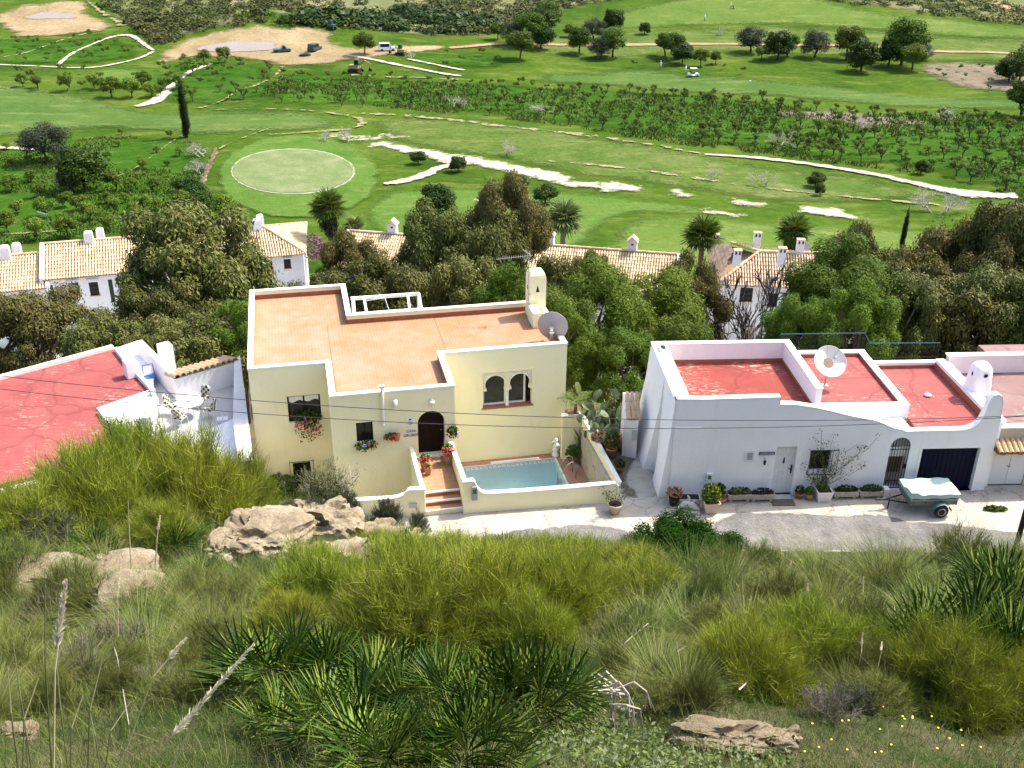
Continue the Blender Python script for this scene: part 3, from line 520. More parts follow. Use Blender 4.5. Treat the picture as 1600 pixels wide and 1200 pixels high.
for k in (1,3,5,6,7,8,9):
    a,b=yp[k],yp[(k+1)%10]; wl.poly([(*a,B0),(*b,B0),(*b,T),(*a,T)])
ip=inset(yp,.2)
for k in range(10): a,b=ip[k],ip[(k+1)%10]; wl.poly([(*b,RF+.2),(*a,RF+.2),(*a,T),(*b,T)])
arc=[(-.97+.55*math.cos(t),2.07+.55*math.sin(t)) for t in np.linspace(math.pi,0,17)]          # spandrels of the arched doorway
for k in range(16): (x0,z0),(x1,z1)=arc[k],arc[k+1]; wl.poly([(x0,.42,z0),(x1,.42,z1),(x1,.42,2.62),(x0,.42,2.62)]); wl.poly([(x0,.42,z0),(x0,.7,z0),(x1,.7,z1),(x1,.42,z1)])
wl.build('wall',m_yel,yt)
cp=MB(); o_=inset(yp,-.02); i_=inset(yp,.225)
for k in range(10):
    a,b,c,d=o_[k],o_[(k+1)%10],i_[(k+1)%10],i_[k]; z=T+.035
    cp.poly([(*a,z),(*b,z),(*c,z),(*d,z)]); cp.poly([(*a,T-.05),(*b,T-.05),(*b,z),(*a,z)]); cp.poly([(*d,z),(*c,z),(*c,T-.03),(*d,T-.03)])
cp.build('coping',m_cope,yt)  # whiter than the walls: sunlight on the top put into the colour
sk=MB(); i2=inset(yp,.205)
for k in range(10): a,b=i2[k],i2[(k+1)%10]; sk.poly([(*b,RF-.05),(*a,RF-.05),(*a,RF+.2),(*b,RF+.2)])
sk.build('skirting',m_redskirt_shade,yt)
rf=MB(); rf.poly([(*p,RF) for p in ip]); rfo=rf.build('roof',m_ored,yt)
jt=MB(); jt.box(-4.62,-4.60,.7,8.3,RF+.001,RF+.006); jt.box(.29,.31,3.75,8.25,RF+.001,RF+.006); jt.build('roof_joint',plain('joint_mastic',(.16,.09,.06),.9),yt)
def window(parent,h,v,frame,glass,mull=1,rows=0,t=.06,curtain=False,nm='window'):
    a,b,c,d=h; y=v; f=MB(); f.box(a,b,y,y+.06,c,c+t); f.box(a,b,y,y+.06,d-t,d); f.box(a,a+t,y,y+.06,c+t,d-t); f.box(b-t,b,y,y+.06,c+t,d-t)
    for k in range(mull): x=a+(b-a)*(k+1)/(mull+1); f.box(x-t*.5,x+t*.5,y+.005,y+.055,c+t,d-t)
    for k in range(rows): z=c+(d-c)*(k+1)/(rows+1); f.box(a+t,b-t,y+.015,y+.045,z-.015,z+.015)
    fo=f.build(nm,frame,parent); MB().box(a+.01,b-.01,y+.03,y+.04,c+.01,d-.01).build('pane',glass,fo)
    if curtain:
        for k in range(mull+1):
            x0=a+t+(b-a-t)*k/(mull+1); x1=a+(b-a-t)*(k+1)/(mull+1); g=MB()
            xs=np.linspace(x0,x1,9)
            for i in range(8): g.poly([(xs[i],y-.01-.02*(i%2),d-.30-.05*math.sin(i*.8)),(xs[i+1],y-.01-.02*((i+1)%2),d-.30-.05*math.sin((i+1)*.8)),(xs[i+1],y-.01-.02*((i+1)%2),d-t),(xs[i],y-.01-.02*(i%2),d-t)])
            g.build('curtain',m_curt,fo)
    return fo
window(yt,w1,3.62,m_wood,m_glass,1,0,.07,True); window(yt,wb,3.6,m_wood,m_glass,0); window(yt,w2,.58,m_wood,m_glass,1); window(yt,bc,.6,m_wood,m_glass,1)
def grille(parent,h,v,out,n,nz=2,r=.012,mat=None):
    g=MB(); a,b,c,d=h; y=v-out
    for k in range(n): x=a+(b-a)*k/(n-1); g.tube([(x,y,c),(x,y,d)],r,5)
    for z in [c+(d-c)*k/(nz-1) for k in range(nz)]:
        g.tube([(a,v,z),(a,y,z),(b,y,z),(b,v,z)],r*1.3,5)
    return g.build('window_grille',mat or m_iron,parent)
grille(yt,(wb[0]-.12,wb[1]+.12,wb[2]-.12,wb[3]+.12),3.5,.14,6,3); grille(yt,(bc[0]-.05,bc[1]+.05,bc[2],bc[3]+.06),.42,.1,7,3)
# door
dm=MB(); dm.vprism([(-1.5,.6)]+[(-.97+.53*math.cos(t),2.07+.53*math.sin(t)) for t in np.linspace(math.pi,0,13)]+[(-.44,.6)],.66,.70); do=dm.build('door',m_wood,yt)
for k in range(6): MB().box(-1.46+.165*k,-1.46+.165*k+.15,.64,.66,.64,2.15).build('door_plank',m_wood,do)
MB().lathe([(.005,0),(.03,.005),(.03,.02),(.005,.03)],10,(-.55,.63,1.6)).build('door_knob',m_steel,do)
# twin arched window with lattice screen
sc_=MB(); ctr=[(tw[0]+.55,.44),(tw[1]-.55,.44)]
for cx,r in ctr:
    a=[(cx+r*math.cos(t),1.93+r*1.02*math.sin(t)) for t in np.linspace(math.pi*1.14,-math.pi*.14,23)]
    x0,x1=cx-.55,cx+.55
    top=[(x0+(x1-x0)*k/22,2.53) for k in range(23)]
    for k in range(22):
        (ax,az),(bx,bz)=a[k],a[k+1]; (cx_,cz),(dx_,dz)=top[k],top[k+1]
        for y,fl in ((3.53,1),(3.61,-1)):
            q=[(ax,y,az),(bx,y,bz),(dx_,y,dz),(cx_,y,cz)]; sc_.poly(q if fl>0 else q[::-1])
        sc_.poly([(ax,3.53,az),(ax,3.61,az),(bx,3.61,bz),(bx,3.53,bz)])
    for sx in (-1,1):                                    # imposts
        ex=a[0] if sx<0 else a[-1]; xe=x0 if sx<0 else x1; sc_.poly([(ex[0],3.53,ex[1]),(xe,3.53,ex[1]),(xe,3.53,2.53)] if sx>0 else [(xe,3.53,2.53),(xe,3.53,ex[1]),(ex[0],3.53,ex[1])])
        sc_.box(min(ex[0],xe)-.0,max(ex[0],xe)+.02,3.5,3.62,1.66,1.76)
sco=sc_.build('arched_screen',m_yel,yt)
lt=MB()
for cx,r in ctr:
    for k in range(-9,10):
        for sgn in (1,-1):
            pts=[]
            for z in np.linspace(2.0,2.5,13):
                x=cx+k*.12+sgn*(z-2.25)*.8
                if abs(x-cx)<.52 and math.hypot(x-cx,z-1.93)>r+.07: pts.append((x,3.52,z))
            if len(pts)>=3: lt.tube(pts,.016,4)
    ar=[(cx+(r+.03)*math.cos(t),3.515,1.93+(r+.03)*1.02*math.sin(t)) for t in np.linspace(math.pi*1.1,-math.pi*.1,21)]; lt.tube(ar,.028,5)
lt.build('plaster_lattice',m_cope,yt)
MB().lathe([(.09,0),(.09,.05),(.055,.09),(.05,.62),(.075,.68),(.1,.78),(.1,.86)],12,((tw[0]+tw[1])/2,3.58,.86)).build('column',m_cope,yt,True)
MB().box(tw[0]-.06,tw[1]+.06,3.45,3.8,.79,.85).build('window_sill',m_brownsill,yt)
bd=MB(); bd.box(tw[0]-.12,tw[1]+.12,3.475,3.503,2.55,2.62); bd.box(tw[0]-.12,tw[0],3.475,3.503,1.0,2.55); bd.box(tw[1],tw[1]+.12,3.475,3.503,1.0,2.55); bd.build('moulding',m_yel,yt)
window(yt,(tw[0]+.02,(tw[0]+tw[1])/2-.02,.86,2.5),3.74,m_whiteframe,m_glassb,0,0,.085); window(yt,((tw[0]+tw[1])/2+.02,tw[1]-.25,.86,2.5),3.74,m_whiteframe,m_glassb,0,0,.085)
# fittings on the front
MB().tube([(-2.88,.34,3.95),(-2.88,.34,2.3),(-2.88,.24,2.22)],.055,10).box(-2.97,-2.79,.3,.42,3.88,3.98).build('drain_pipe',m_cope,yt)
MB().lathe([(.085,-.17),(.085,.17)],14,(-2.39,.33,3.13)).build('wall_lamp',m_cope,yt,True)
sh=MB()
for k in range(9):
    t0,t1=math.pi*k/9,math.pi*(k+1)/9; sh.poly([(-.92,.42,2.72),(-.92-.15*math.cos(t0)*.9,.40-.17*math.sin(t0),3.08+.02*math.sin(t0*9)),(-.92-.15*math.cos(t1)*.9,.40-.17*math.sin(t1),3.08)])
    sh.poly([(-.92-.15*math.cos(t0)*.9,.40-.17*math.sin(t0),3.08),(-.92,.42,3.2),(-.92-.15*math.cos(t1)*.9,.40-.17*math.sin(t1),3.08)])
sh.build('shell_lamp',m_cope,yt)
pl=MB().box(-1.94,-1.68,.395,.418,2.03,2.40).build('house_plaque',m_whiteframe,yt)
m_ink=plain('dark_plaque_ink',(.03,.025,.03),.6); m_purp=plain('purple_glaze',(.30,.10,.35),.4); m_bluel=plain('blue_letter_enamel',(.10,.09,.30),.4)
MB().box(-1.87,-1.77,.390,.396,2.30,2.36).tube([(-1.88,.392,2.22),(-1.83,.392,2.26),(-1.76,.392,2.25),(-1.74,.392,2.21)],.008,4).tube([(-1.88,.392,2.12),(-1.82,.392,2.10),(-1.74,.392,2.14)],.008,4).build('plaque_drawing',m_ink,pl)
MB().tube([(-1.90,.391,2.17),(-1.82,.391,2.19),(-1.76,.391,2.16),(-1.70,.391,2.18)],.022,5).build('plaque_glaze',m_purp,pl)
for s_,z in (('CASA',1.79),('GRUBER',1.60)):
    o=link('name_lettering',text_mesh(s_,.165),yt,(-1.80,.405,z-.05)); o.rotation_euler=(R(90),0,0); o.data.materials.append(m_bluel)
# chimney
ch=MB(); cx0,cx1,cy0,cy1=4.62,5.42,7.35,8.1; tz=[(cx0+cx1)/2,(cy0+cy1)/2]
ch.prism([(cx0,cy0),(cx1,cy0),(cx1,cy1),(cx0,cy1)],RF,5.12,top=False)
n=6
for k in range(n):
    t0,t1=k/n,(k+1)/n; f=lambda t:(1-t*t*.62); g=lambda t:5.12+.42*math.sin(t*math.pi/2)
    ring=lambda t:[(tz[0]+(x-tz[0])*f(t)**1.0,tz[1]+(y-tz[1])*f(t),g(t)) for x,y in ((cx0,cy0),(cx1,cy0),(cx1,cy1),(cx0,cy1))]
    A,Bq=ring(t0),ring(t1)
    for q in range(4): ch.poly([A[q],A[(q+1)%4],Bq[(q+1)%4],Bq[q]])
ch.poly(ring(1)); cho=ch.build('chimney',m_yel,yt)
MB().vprism([(tz[0]-.085,4.55),(tz[0]+.085,4.55),(tz[0]+.012,4.86),(tz[0]-.012,4.86)][::1],cy0-.004,cy0+.05).build('flue_opening',m_black,cho)
MB().prism([(cx0-.004,cy0+.30),(cx0+.05,cy0+.30),(cx0+.05,cy0+.44),(cx0-.004,cy0+.44)],4.6,4.8).build('flue_opening',m_black,cho)
MB().box(cx0-.06,cx0+.34,6.2,cy0-.002,RF,3.98).build('roof_vent_block',m_yel,yt)
# white frame behind the parapet
pg=MB()
for a,b in (((-3.30,8.8),(-3.22,10.65)),((-2.75,8.8),(-2.72,10.65)),((-.75,8.8),(-.62,10.65)),((-.2,8.8),(-.07,10.65))): pg.rbox(((a[0]+b[0])/2,(a[1]+b[1])/2,3.52),((b[0]-a[0],b[1]-a[1],0)/np.hypot(b[0]-a[0],b[1]-a[1]),(-(b[1]-a[1]),b[0]-a[0],0)/np.hypot(b[0]-a[0],b[1]-a[1]),(0,0,1)),(np.hypot(b[0]-a[0],b[1]-a[1])/2,.055,.055))
pg.box(-3.35,-.05,10.62,10.76,3.45,3.59); pg.box(-3.35,-.1,8.66,8.8,3.45,3.59); pg.tube([(-1.7,8.8,3.55),(-1.75,10.6,3.55)],.012,4); pg.tube([(-2.7,10.2,3.55),(-1.75,10.4,3.57)],.01,4)
for u in (-3.28,-.12): pg.box(u-.05,u+.05,10.6,10.72,B0,3.44)
pg.build('pergola_frame',m_whiteframe,yt)
# steps, porch, garden walls
st=MB()
for k,(v0,z) in enumerate(((-3.06,.2),(-2.72,.4),(-2.38,.6))): st.box(-1.72,-.30,v0,(.69 if k==2 else v0+.34),-.3 if k==0 else z-.2,z-.012)
st.build('steps',m_yel,yt)
ns=MB()
for v0,z in ((-3.06,.2),(-2.72,.4),(-2.38,.6)): ns.box(-1.715,-.305,v0-.025,v0+.05,z-.05,z+.012)
ns.build('step_nosing',m_cope,yt)
rs=MB()
for v0,z in ((-2.72,.4),(-2.38,.6)): rs.box(-1.715,-.305,v0-.008,v0-.001,z-.2,z-.052)
rs.build('step_riser',m_brownsill,yt)
tme=MB().box(-.138,.138,-.138,.138,-.012,.006).mesh('floor_tile',m_terr)
for i in range(5):
    for j in range(9): link('floor_tile',tme,yt,(-1.57+.283*i,-2.18+.283*j,.6)).rotation_euler=(0,0,R(90)*((i*3+j)%4))
    link('floor_tile',tme,yt,(-1.57+.283*i,-2.52,.4)); link('floor_tile',tme,yt,(-1.57+.283*i,-2.86,.2))
def wallrun(mb,pts,th,z0,side=1):                        # upright wall along (x,y,top) points, th to the left of the run
    for (a,b) in zip(pts,pts[1:]):
        d=np.array(b[:2])-np.array(a[:2]); n=np.array([-d[1],d[0]])/np.hypot(*d)*th*side; q=[a[:2],b[:2],(b[0]+n[0],b[1]+n[1]),(a[0]+n[0],a[1]+n[1])]; zz=[a[2],b[2],b[2],a[2]]
        if side<0: q=q[::-1]; zz=zz[::-1]
        mb.prism(q,z0,zz)
    return mb
gw=MB()
wallrun(gw,[(-1.74,-3.0,1.22),(-1.74,-1.8,1.15),(-1.74,.41,1.0)],.14,-3.2)                       # beside the steps
wallrun(gw,[(-.14,-3.0,1.38),(-.14,-1.5,1.28),(-.14,.41,1.12)],.15,-3.2)
wallrun(gw,[(-.30,-3.22,1.42),(.12,-3.23,1.42),(.17,-3.23,1.33),(.22,-3.235,1.14),(.31,-3.24,.98),(.45,-3.245,.86),(.62,-3.25,.80),(2,-3.34,.78),(4,-3.47,.80),(5.3,-3.56,.82),(5.5,-3.57,.84)],.2,-3.0)
wallrun(gw,[(5.5,-3.57,.84),(5.65,-3.58,.82),(5.78,-3.59,.70)],.2,-3.0)
wallrun(gw,[(-1.74,-3.1,1.18),(-2.3,-3.0,1.18),(-2.42,-2.97,1.1),(-2.55,-2.93,.93),(-2.75,-2.88,.82),(-3.0,-2.82,.76),(-4.2,-2.5,.62),(-6,-1.92,.35),(-7.9,-1.35,.1)],.2,-3.2,-1)
wallrun(gw,[(5.98,-2.75,.30),(5.98,2.9,.38)],.14,-3.2,-1); wallrun(gw,[(5.2,2.9,.38),(6.05,2.9,.38)],.22,-3.2)
wallrun(gw,[(-8.0,-1.3,.1),(-8.06,3.4,-.3)],.16,-3.4)
gw.build('garden_wall',m_yel,yt)
gcp=MB()
for pts,th,sd_ in (([(-.31,-3.24,1.42),(.12,-3.25,1.42),(.17,-3.25,1.33),(.22,-3.255,1.14),(.31,-3.26,.98),(.45,-3.265,.86),(.62,-3.27,.80),(2,-3.36,.78),(4,-3.49,.80),(5.5,-3.59,.84),(5.66,-3.6,.82)],.24,1),([(-1.72,-3.12,1.18),(-2.3,-3.02,1.18),(-2.42,-2.99,1.1),(-2.55,-2.95,.93),(-2.75,-2.9,.82),(-3.0,-2.84,.76),(-4.2,-2.52,.62),(-6,-1.94,.35),(-7.9,-1.37,.1)],.24,-1),([(6.0,-2.7,.30),(6.0,2.85,.38)],.18,-1),([(-1.725,-2.9,1.22),(-1.725,-1.8,1.15),(-1.725,.41,1.0)],.17,1),([(-.125,-2.9,1.38),(-.125,-1.5,1.28),(-.125,.41,1.12)],.18,1),([(5.16,2.88,.39),(6.04,2.88,.39)],.26,1)):
    for a,b in zip(pts,pts[1:]):
        d=np.array(b[:2])-np.array(a[:2]); n=np.array([-d[1],d[0]])/np.hypot(*d)*th*sd_; q=[a[:2],b[:2],(b[0]+n[0],b[1]+n[1]),(a[0]+n[0],a[1]+n[1])]; z0=[a[2]-.02,b[2]-.02,b[2]-.02,a[2]-.02]; z1=[a[2]+.03,b[2]+.03,b[2]+.03,a[2]+.03]
        if sd_<0: q=q[::-1]; z0=z0[::-1]; z1=z1[::-1]
        gcp.prism(q,z0,z1)
gcp.build('wall_coping',m_cope,yt)
mbx=MB().box(.02,.24,-3.33,-3.222,.62,1.22).build('meter_box',m_grey,yt,bev=.01); MB().box(.06,.20,-3.336,-3.331,.92,1.12).build('meter_window',plain('green_meter_glass',(.05,.09,.05),.2),mbx)
MB().box(-2.36,-2.05,-3.085,-3.06,.42,.6).build('letter_plate',m_stone,yt)
# pool
DZ=-1.80; WZ=-2.0
po=MB(); po.box(-.0,5.45,3.1,3.498,-2.0,DZ); po.box(5.0,5.975,-3.0,3.1,-2.0,DZ); po.box(5.45,5.975,3.1,3.4,-2.01,DZ-.001); po.build('pool_deck',m_deck,yt)
ba=MB(); x0,x1,y0,y1=0.01,4.99,-2.95,3.09; zb=-3.3
ba.poly([(x0,y0,zb),(x1,y0,zb),(x1,y1,zb),(x0,y1,zb)])
for a,b in (((x0,y1),(x1,y1)),((x1,y1),(x1,y0)),((x1,y0),(x0,y0)),((x0,y0),(x0,y1))): ba.poly([(*a,DZ+.002),(*b,DZ+.002),(*b,zb),(*a,zb)])
m_pool,nt,b=newmat('pool_mosaic'); v=coord(nt); b.inputs['Roughness'].default_value=.4
tb=_n(nt,'TexVoronoi',Scale=9); nt.links.new(v,tb.inputs[0]); nt.links.new(ramp(nt,noise(nt,7,4,.8,v),[(.3,(.68,.93,.95)),(.7,(.88,.99,.99))]),b.inputs['Base Color'])
ba.build('pool_basin',m_pool,yt)
m_water,nt,b=newmat('pool_water'); nt.nodes.remove(b); tr=nt.nodes.new('ShaderNodeBsdfTransparent'); tr.inputs[0].default_value=(.92,.985,.99,1); gl=_n(nt,'BsdfGlossy',Roughness=.03); fr=_n(nt,'Fresnel',IOR=1.33); mx=nt.nodes.new('ShaderNodeMixShader')
bn=_n(nt,'Bump',Strength=.12,Distance=.05); nt.links.new(noise(nt,5,3,.5,coord(nt)),bn.inputs['Height']); nt.links.new(bn.outputs[0],gl.inputs['Normal']); nt.links.new(bn.outputs[0],fr.inputs['Normal'])
nt.links.new(fr.outputs[0],mx.inputs[0]); nt.links.new(tr.outputs[0],mx.inputs[1]); nt.links.new(gl.outputs[0],mx.inputs[2]); nt.links.new(mx.outputs[0],nt.nodes['Material Output'].inputs[0])
wm=MB().poly([(x0+.002,y0+.002,WZ),(x1-.002,y0+.002,WZ),(x1-.002,y1-.002,WZ),(x0+.002,y1-.002,WZ)]).build('pool_water',m_water,yt)
MB().box(.012,4.985,y1-.012,y1-.002,-2.0,DZ-.005).build('border_band',m_whiteframe,yt)
gk=MB(); m_gk=plain('blue_grey_meander_glaze',(.10,.12,.20),.35); uw=.205; zt=DZ-.03; zbm=-1.985; tt=.022
for k in range(24):
    a=.03+k*uw; y=y1-.016; yy=y1-.0125
    for (p,q,r_,s_) in ((a,a+.175,zt-tt,zt),(a,a+tt,zbm,zt-tt),(a+.153,a+.175,-1.93,zt-tt),(a+.065,a+.153,-1.93,-1.93+tt),(a+.065,a+.087,-1.93+tt,-1.89),(a-.03,a,zbm,zbm+tt)): gk.box(p,q,y,yy,r_,s_)
gk.build('meander_border',m_gk,yt)
MB().box(2.0,4.2,3.11,3.19,DZ,DZ+.06).build('deck_board',m_whiteframe,yt)
ld=MB()
for v in (1.75,1.2):
    ld.tube([(5.42,v,DZ),(5.42,v,-1.25),(5.36,v,-1.02),(5.2,v,-.95),(5.05,v,-1.02),(4.78,v,-1.5),(4.74,v,-1.75),(4.74,v,-3.0)],.026,8)
for z in (-2.1,-2.4,-2.7): ld.box(4.70,4.78,1.2,1.75,z-.015,z+.015)
ld.build('pool_ladder',m_steel,yt,True)
MB().box(5.55,5.8,2.0,2.4,DZ,DZ+.03).build('deck_mat',m_stone,yt)
# geraniums and pots at the yellow house
def at(F,u,v,z): return tuple(F.w(u,v,z))
wg=YH
flowerbox(at(YH,(w1[0]+w1[1])/2+.1,3.36,w1[2]+.18),(.62,.22,.42),YH.a,[m_pink,m_red],'cascading pink geraniums spilling over the large upper window','geraniums',n=520,seed=3,drop=.75,nf=13)
flowerbox(at(YH,(w2[0]+w2[1])/2,.26,w2[2]-.02),(.50,.18,.20),YH.a,[m_pink,m_lilac],'geranium box with lilac bloom under the small square window','geraniums',n=300,seed=4,drop=.1,nf=3)
def wallpot(t): MB().lathe([(.04,-.26),(.12,-.2),(.17,.05),(.15,.05)],12,(.22,.02,0)).build('pot',m_pot,t,True)
flowerbox(at(YH,-2.62,.26,1.72),(.34,.15,.16),YH.a,[m_red],'red geraniums in clay wall pot between window and plaque','geraniums',n=180,seed=5,nf=9,pot=wallpot)
flowerbox(at(YH,-.13,.25,1.72),(.26,.15,.22),YH.a,[m_lilac,m_pink],'green hanging plant with lilac bloom right of the arched door','geraniums',n=220,seed=6,nf=2,drop=.2)
flowerbox(at(YH,-1.42,-.75,1.2),(.2,.18,.18),YH.a,[m_red],'red geraniums in pot left of the porch steps','geraniums',n=120,seed=7,nf=10,pot=potm(.13,.19,.42,-.6),name='potted_geranium')
flowerbox(at(YH,-1.35,-1.1,.98),(.12,.12,.1),YH.a,[m_orange],'small low pot of orange bloom at the left porch wall','geraniums',n=50,seed=8,nf=3,pot=potm(.1,.13,.3,-.38),name='potted_geranium')
flowerbox(at(YH,-.42,-.35,1.22),(.26,.24,.24),YH.a,[m_red,m_pink],'tall red geraniums in pale pot right of the arched door','geraniums',n=200,seed=9,nf=11,pot=lambda t:MB().lathe([(.02,0),(.15,0),(.22,.5),(.24,.5),(.22,.52),(.02,.48)],16,(0,0,-.62)).build('pot',m_palepot,t,True),name='potted_geranium')
flowerbox(at(YH,5.62,2.45,-1.28),(.36,.34,.42),YH.a,[m_orange],'bushy green pot plant in the corner of the pool deck','pot plant',n=620,seed=10,nf=1,pot=potm(.14,.2,.35,-.52),name='pot_plant')
su=thing('garden_statue','small white ornamental statue at the back corner of the pool','statue',at(YH,5.02,3.28,DZ))
MB().lathe([(.02,0),(.17,0),(.17,.08),(.10,.14),(.12,.3),(.16,.36),(.1,.42),(.05,.46)],14).build('pedestal',m_wcope,su,True)
MB().lathe([(.09,.44),(.14,.52),(.11,.62),(.05,.7),(.03,.74)],12).lathe([(.02,.7),(.08,.74),(.09,.82),(.05,.9),(.01,.92)],12,(.01,-.02,0)).tube([(.1,0,.6),(.2,-.05,.52),(.12,-.14,.5)],[.045,.04,.03],8).tube([(-.1,0,.62),(-.16,-.1,.72),(-.06,-.12,.8)],[.045,.04,.03],8).build('figure',m_wcope,su,True)
cu_=thing('planter_palm','small sago palm standing on the back corner of the pool wall','palm',at(YH,5.75,3.05,.40))
MB().box(-.28,-.02,-.1,.1,0,.12).build('pot',m_pot,cu_); MB().box(.1,.22,-.08,.08,0,.1).build('pot',m_pot,cu_)
rg=np.random.default_rng(12)
MB().tube([(.05,0,0),(.06,0,.5)],[.09,.06],8).build('stem',m_bark,cu_)
def pinnate(name,L,droop,n,wd,mat,seed):
    rg=np.random.default_rng(seed); t=np.linspace(.08,1,n); x=L*t*(1-.12*droop*t); z=L*(.55*t-droop*t*t*.75); V=[];q=[]
    for sgn in (-1,1):
        for k in range(n):
            l=wd*math.sin(math.pi*min(.97,.12+.86*t[k]))+.02; p=np.array([x[k],0,z[k]]); d=np.array([.55*l,sgn*l,-.15*l+.1*l*rg.normal()]); w_=np.array([.035*L**.5,0,0]); i=len(V); V+=[p-w_*.4,p+w_*.4,p+d+w_*.1,p+d-w_*.1]; q.append([i,i+1,i+2,i+3])
    return npmesh(name,V,q,None,mat)
fm=pinnate('frond',.95,.5,22,.22,lf_palm,1)
for k in range(11):
    o=link('frond',fm,cu_,(.06,0,.5)); o.rotation_euler=(rg.normal()*.15,-.5*(k%3)/2+.1*rg.normal(),k*2.4)
# satellite dish seen from behind
def dish(name,label,loc,dia,aim,front,back,sectors,arm,group=None,rib=.006):
    t=thing(name,label,'satellite dish',loc); a=Vector(aim).normalized(); q=a.to_track_quat('Z','Y'); 
    R_=dia/2; prof=[(R_*k/9,.17*dia*(k/9)**2) for k in range(10)]
    def place(mb,nm,mat,sm=False): o=mb.build(nm,mat,t,sm); o.rotation_euler=q.to_euler(); o.location=(0,0,arm); return o
    place(MB().lathe(prof,40,cap=False),'dish_face',front,True); p2=[(r,z-.012) for r,z in prof]; place(MB().lathe(p2[::-1]+[],40,cap=False),'dish_back',back,True)
    place(MB().lathe([(R_-.006,prof[-1][1]-.014),(R_+.010,prof[-1][1]-.014),(R_+.010,prof[-1][1]+.01),(R_-.006,prof[-1][1]+.01)],40,cap=False),'dish_rim',back,True)
    for k in range(sectors): 
        th=2*math.pi*k/sectors; place(MB().tube([(r*math.cos(th),r*math.sin(th),z+.004) for r,z in prof],rib,4),'dish_seam',m_grey)
    f=.45*dia
    for k in range(3): th=2*math.pi*k/3+.5; place(MB().tube([(R_*.96*math.cos(th),R_*.96*math.sin(th),prof[-1][1]),(.04*math.cos(th),.04*math.sin(th),f)],.008,4),'feed_strut',m_grey)
    place(MB().lathe([(.03,f-.05),(.05,f),(.05,f+.12),(.02,f+.13)],10),'feed_horn',m_grey,True)
    if sectors: place(MB().lathe([(.005,.03),(.16*dia,.031),(.16*dia,.034),(.005,.036)],20,cap=False),'hub_plate',plain('rusty_hub',(.25,.17,.12),.7,var=.3,scale=8))
    p=MB(); p.tube([(0,0,0),(0,0,arm)],.04,10); p.box(-.14,.14,-.14,.14,0,.02); e=-np.array(a)*.02; p.tube([(0,0,arm),tuple(np.array([0,0,arm])+e)],.07,8); p.build('dish_post',m_galvm,t)
    return t
m_galvm=plain('galvanised_post',(.4,.38,.36),.4,.7)
dd=dish('satellite_dish','large pale grey satellite dish seen from behind on the orange roof',at(YH,4.95,4.35,RF),1.34,(.24,.95,.08),m_dish,m_dishb,0,.78)
br=MB(); br.box(-.06,.06,-.16,-.06,.35,.95); br.box(-.1,.1,-.2,-.1,.62,.68); br.box(-.1,.1,-.2,-.1,.86,.92); br.build('mount_bracket',m_steel,dd)
an=thing('tv_antenna','thin lattice television antenna on a mast beside the yellow chimney','antenna',at(YH,4.58,7.3,RF))
MB().tube([(0,0,.5),(0,0,3.3)],.018,6).build('mast',m_galvm,an)
a_=MB(); a_.tube([(.05,0,3.1),(-1.5,-.12,2.95)],.014,5)
for k in range(14): x=-.1-k*.1; a_.tube([(x,-.22,3.09+x*.1),(x,.22,3.09+x*.1)],.006,4)
for dz in (-.3,.3): a_.tube([(.1,-.0,3.1),(-.3,-.05,3.1+dz)],.008,4)
for k in range(5): a_.tube([(.06-.06*k,-.2,3.1+.06*k),(.06-.06*k,.2,3.1+.06*k)],.006,4); a_.tube([(.06-.06*k,-.2,3.1-.06*k),(.06-.06*k,.2,3.1-.06*k)],.006,4)
a_.build('aerial_elements',m_galvm,an); MB().box(-.02,.08,-.02,.3,1.2,1.24).build('mast_clamp',m_galvm,an); MB().box(-.02,.08,-.02,.3,.7,.74).build('mast_clamp',m_galvm,an)
# ================================================================== WHITE HOUSE
wt=thing('white_house','white rough plastered house with red terrace roofs and navy garage door','house',(*WH.o,0),WH.a)
wm_=MB(); Z0=-.6
door=(4.08,4.9,0.02,2.2); win=(5.46,6.28,1.08,2.02); gate=(8.58,9.38,.15,2.5); gar=(9.88,12.22,0.0,1.98)
wm_.holed(0,12.75,Z0,2.6,0,[door,win,gate,gar],.26)
for (cx,r,zs,zt_) in ((8.98,.40,2.1,2.5),):
    a=[(cx+r*math.cos(t),zs+r*math.sin(t)) for t in np.linspace(math.pi,0,13)]
    for k in range(12): (p0,q0),(p1,q1)=a[k],a[k+1]; wm_.poly([(p0,0,q0),(p1,0,q1),(p1,0,zt_),(p0,0,zt_)]); wm_.poly([(p0,0,q0),(p0,.26,q0),(p1,.26,q1),(p1,0,q1)])
top=[(0,4.36),(1.2,4.33),(2.6,4.35),(3.95,4.37),(3.97,4.05),(4.6,4.03),(5.4,3.88),(6.1,3.7),(6.8,3.5),(7.4,3.36),(7.9,3.24),(8.3,3.05),(8.6,2.92),(8.95,2.84),(9.05,2.77),(11.3,2.78),(11.6,2.83),(11.8,2.95),(11.95,3.15),(12.05,3.5),(12.1,3.9),(12.15,4.12),(12.26,4.27),(12.42,4.31),(12.56,4.22),(12.66,4.0),(12.7,3.5),(12.75,3.1)]
TH=.27
for (a,za),(b,zb_) in zip(top,top[1:]):
    wm_.poly([(a,0,2.6),(b,0,2.6),(b,0,zb_),(a,0,za)]); wm_.poly([(b,TH,1.5),(a,TH,1.5),(a,TH,za),(b,TH,zb_)]); wm_.poly([(a,0,za),(b,0,zb_),(b,TH,zb_),(a,TH,za)])
wm_.poly([(12.75,0,Z0),(12.75,TH,Z0),(12.75,TH,3.1),(12.75,0,3.1)])
wm_.box(.0,1.02,-.05,0,Z0,3.15)
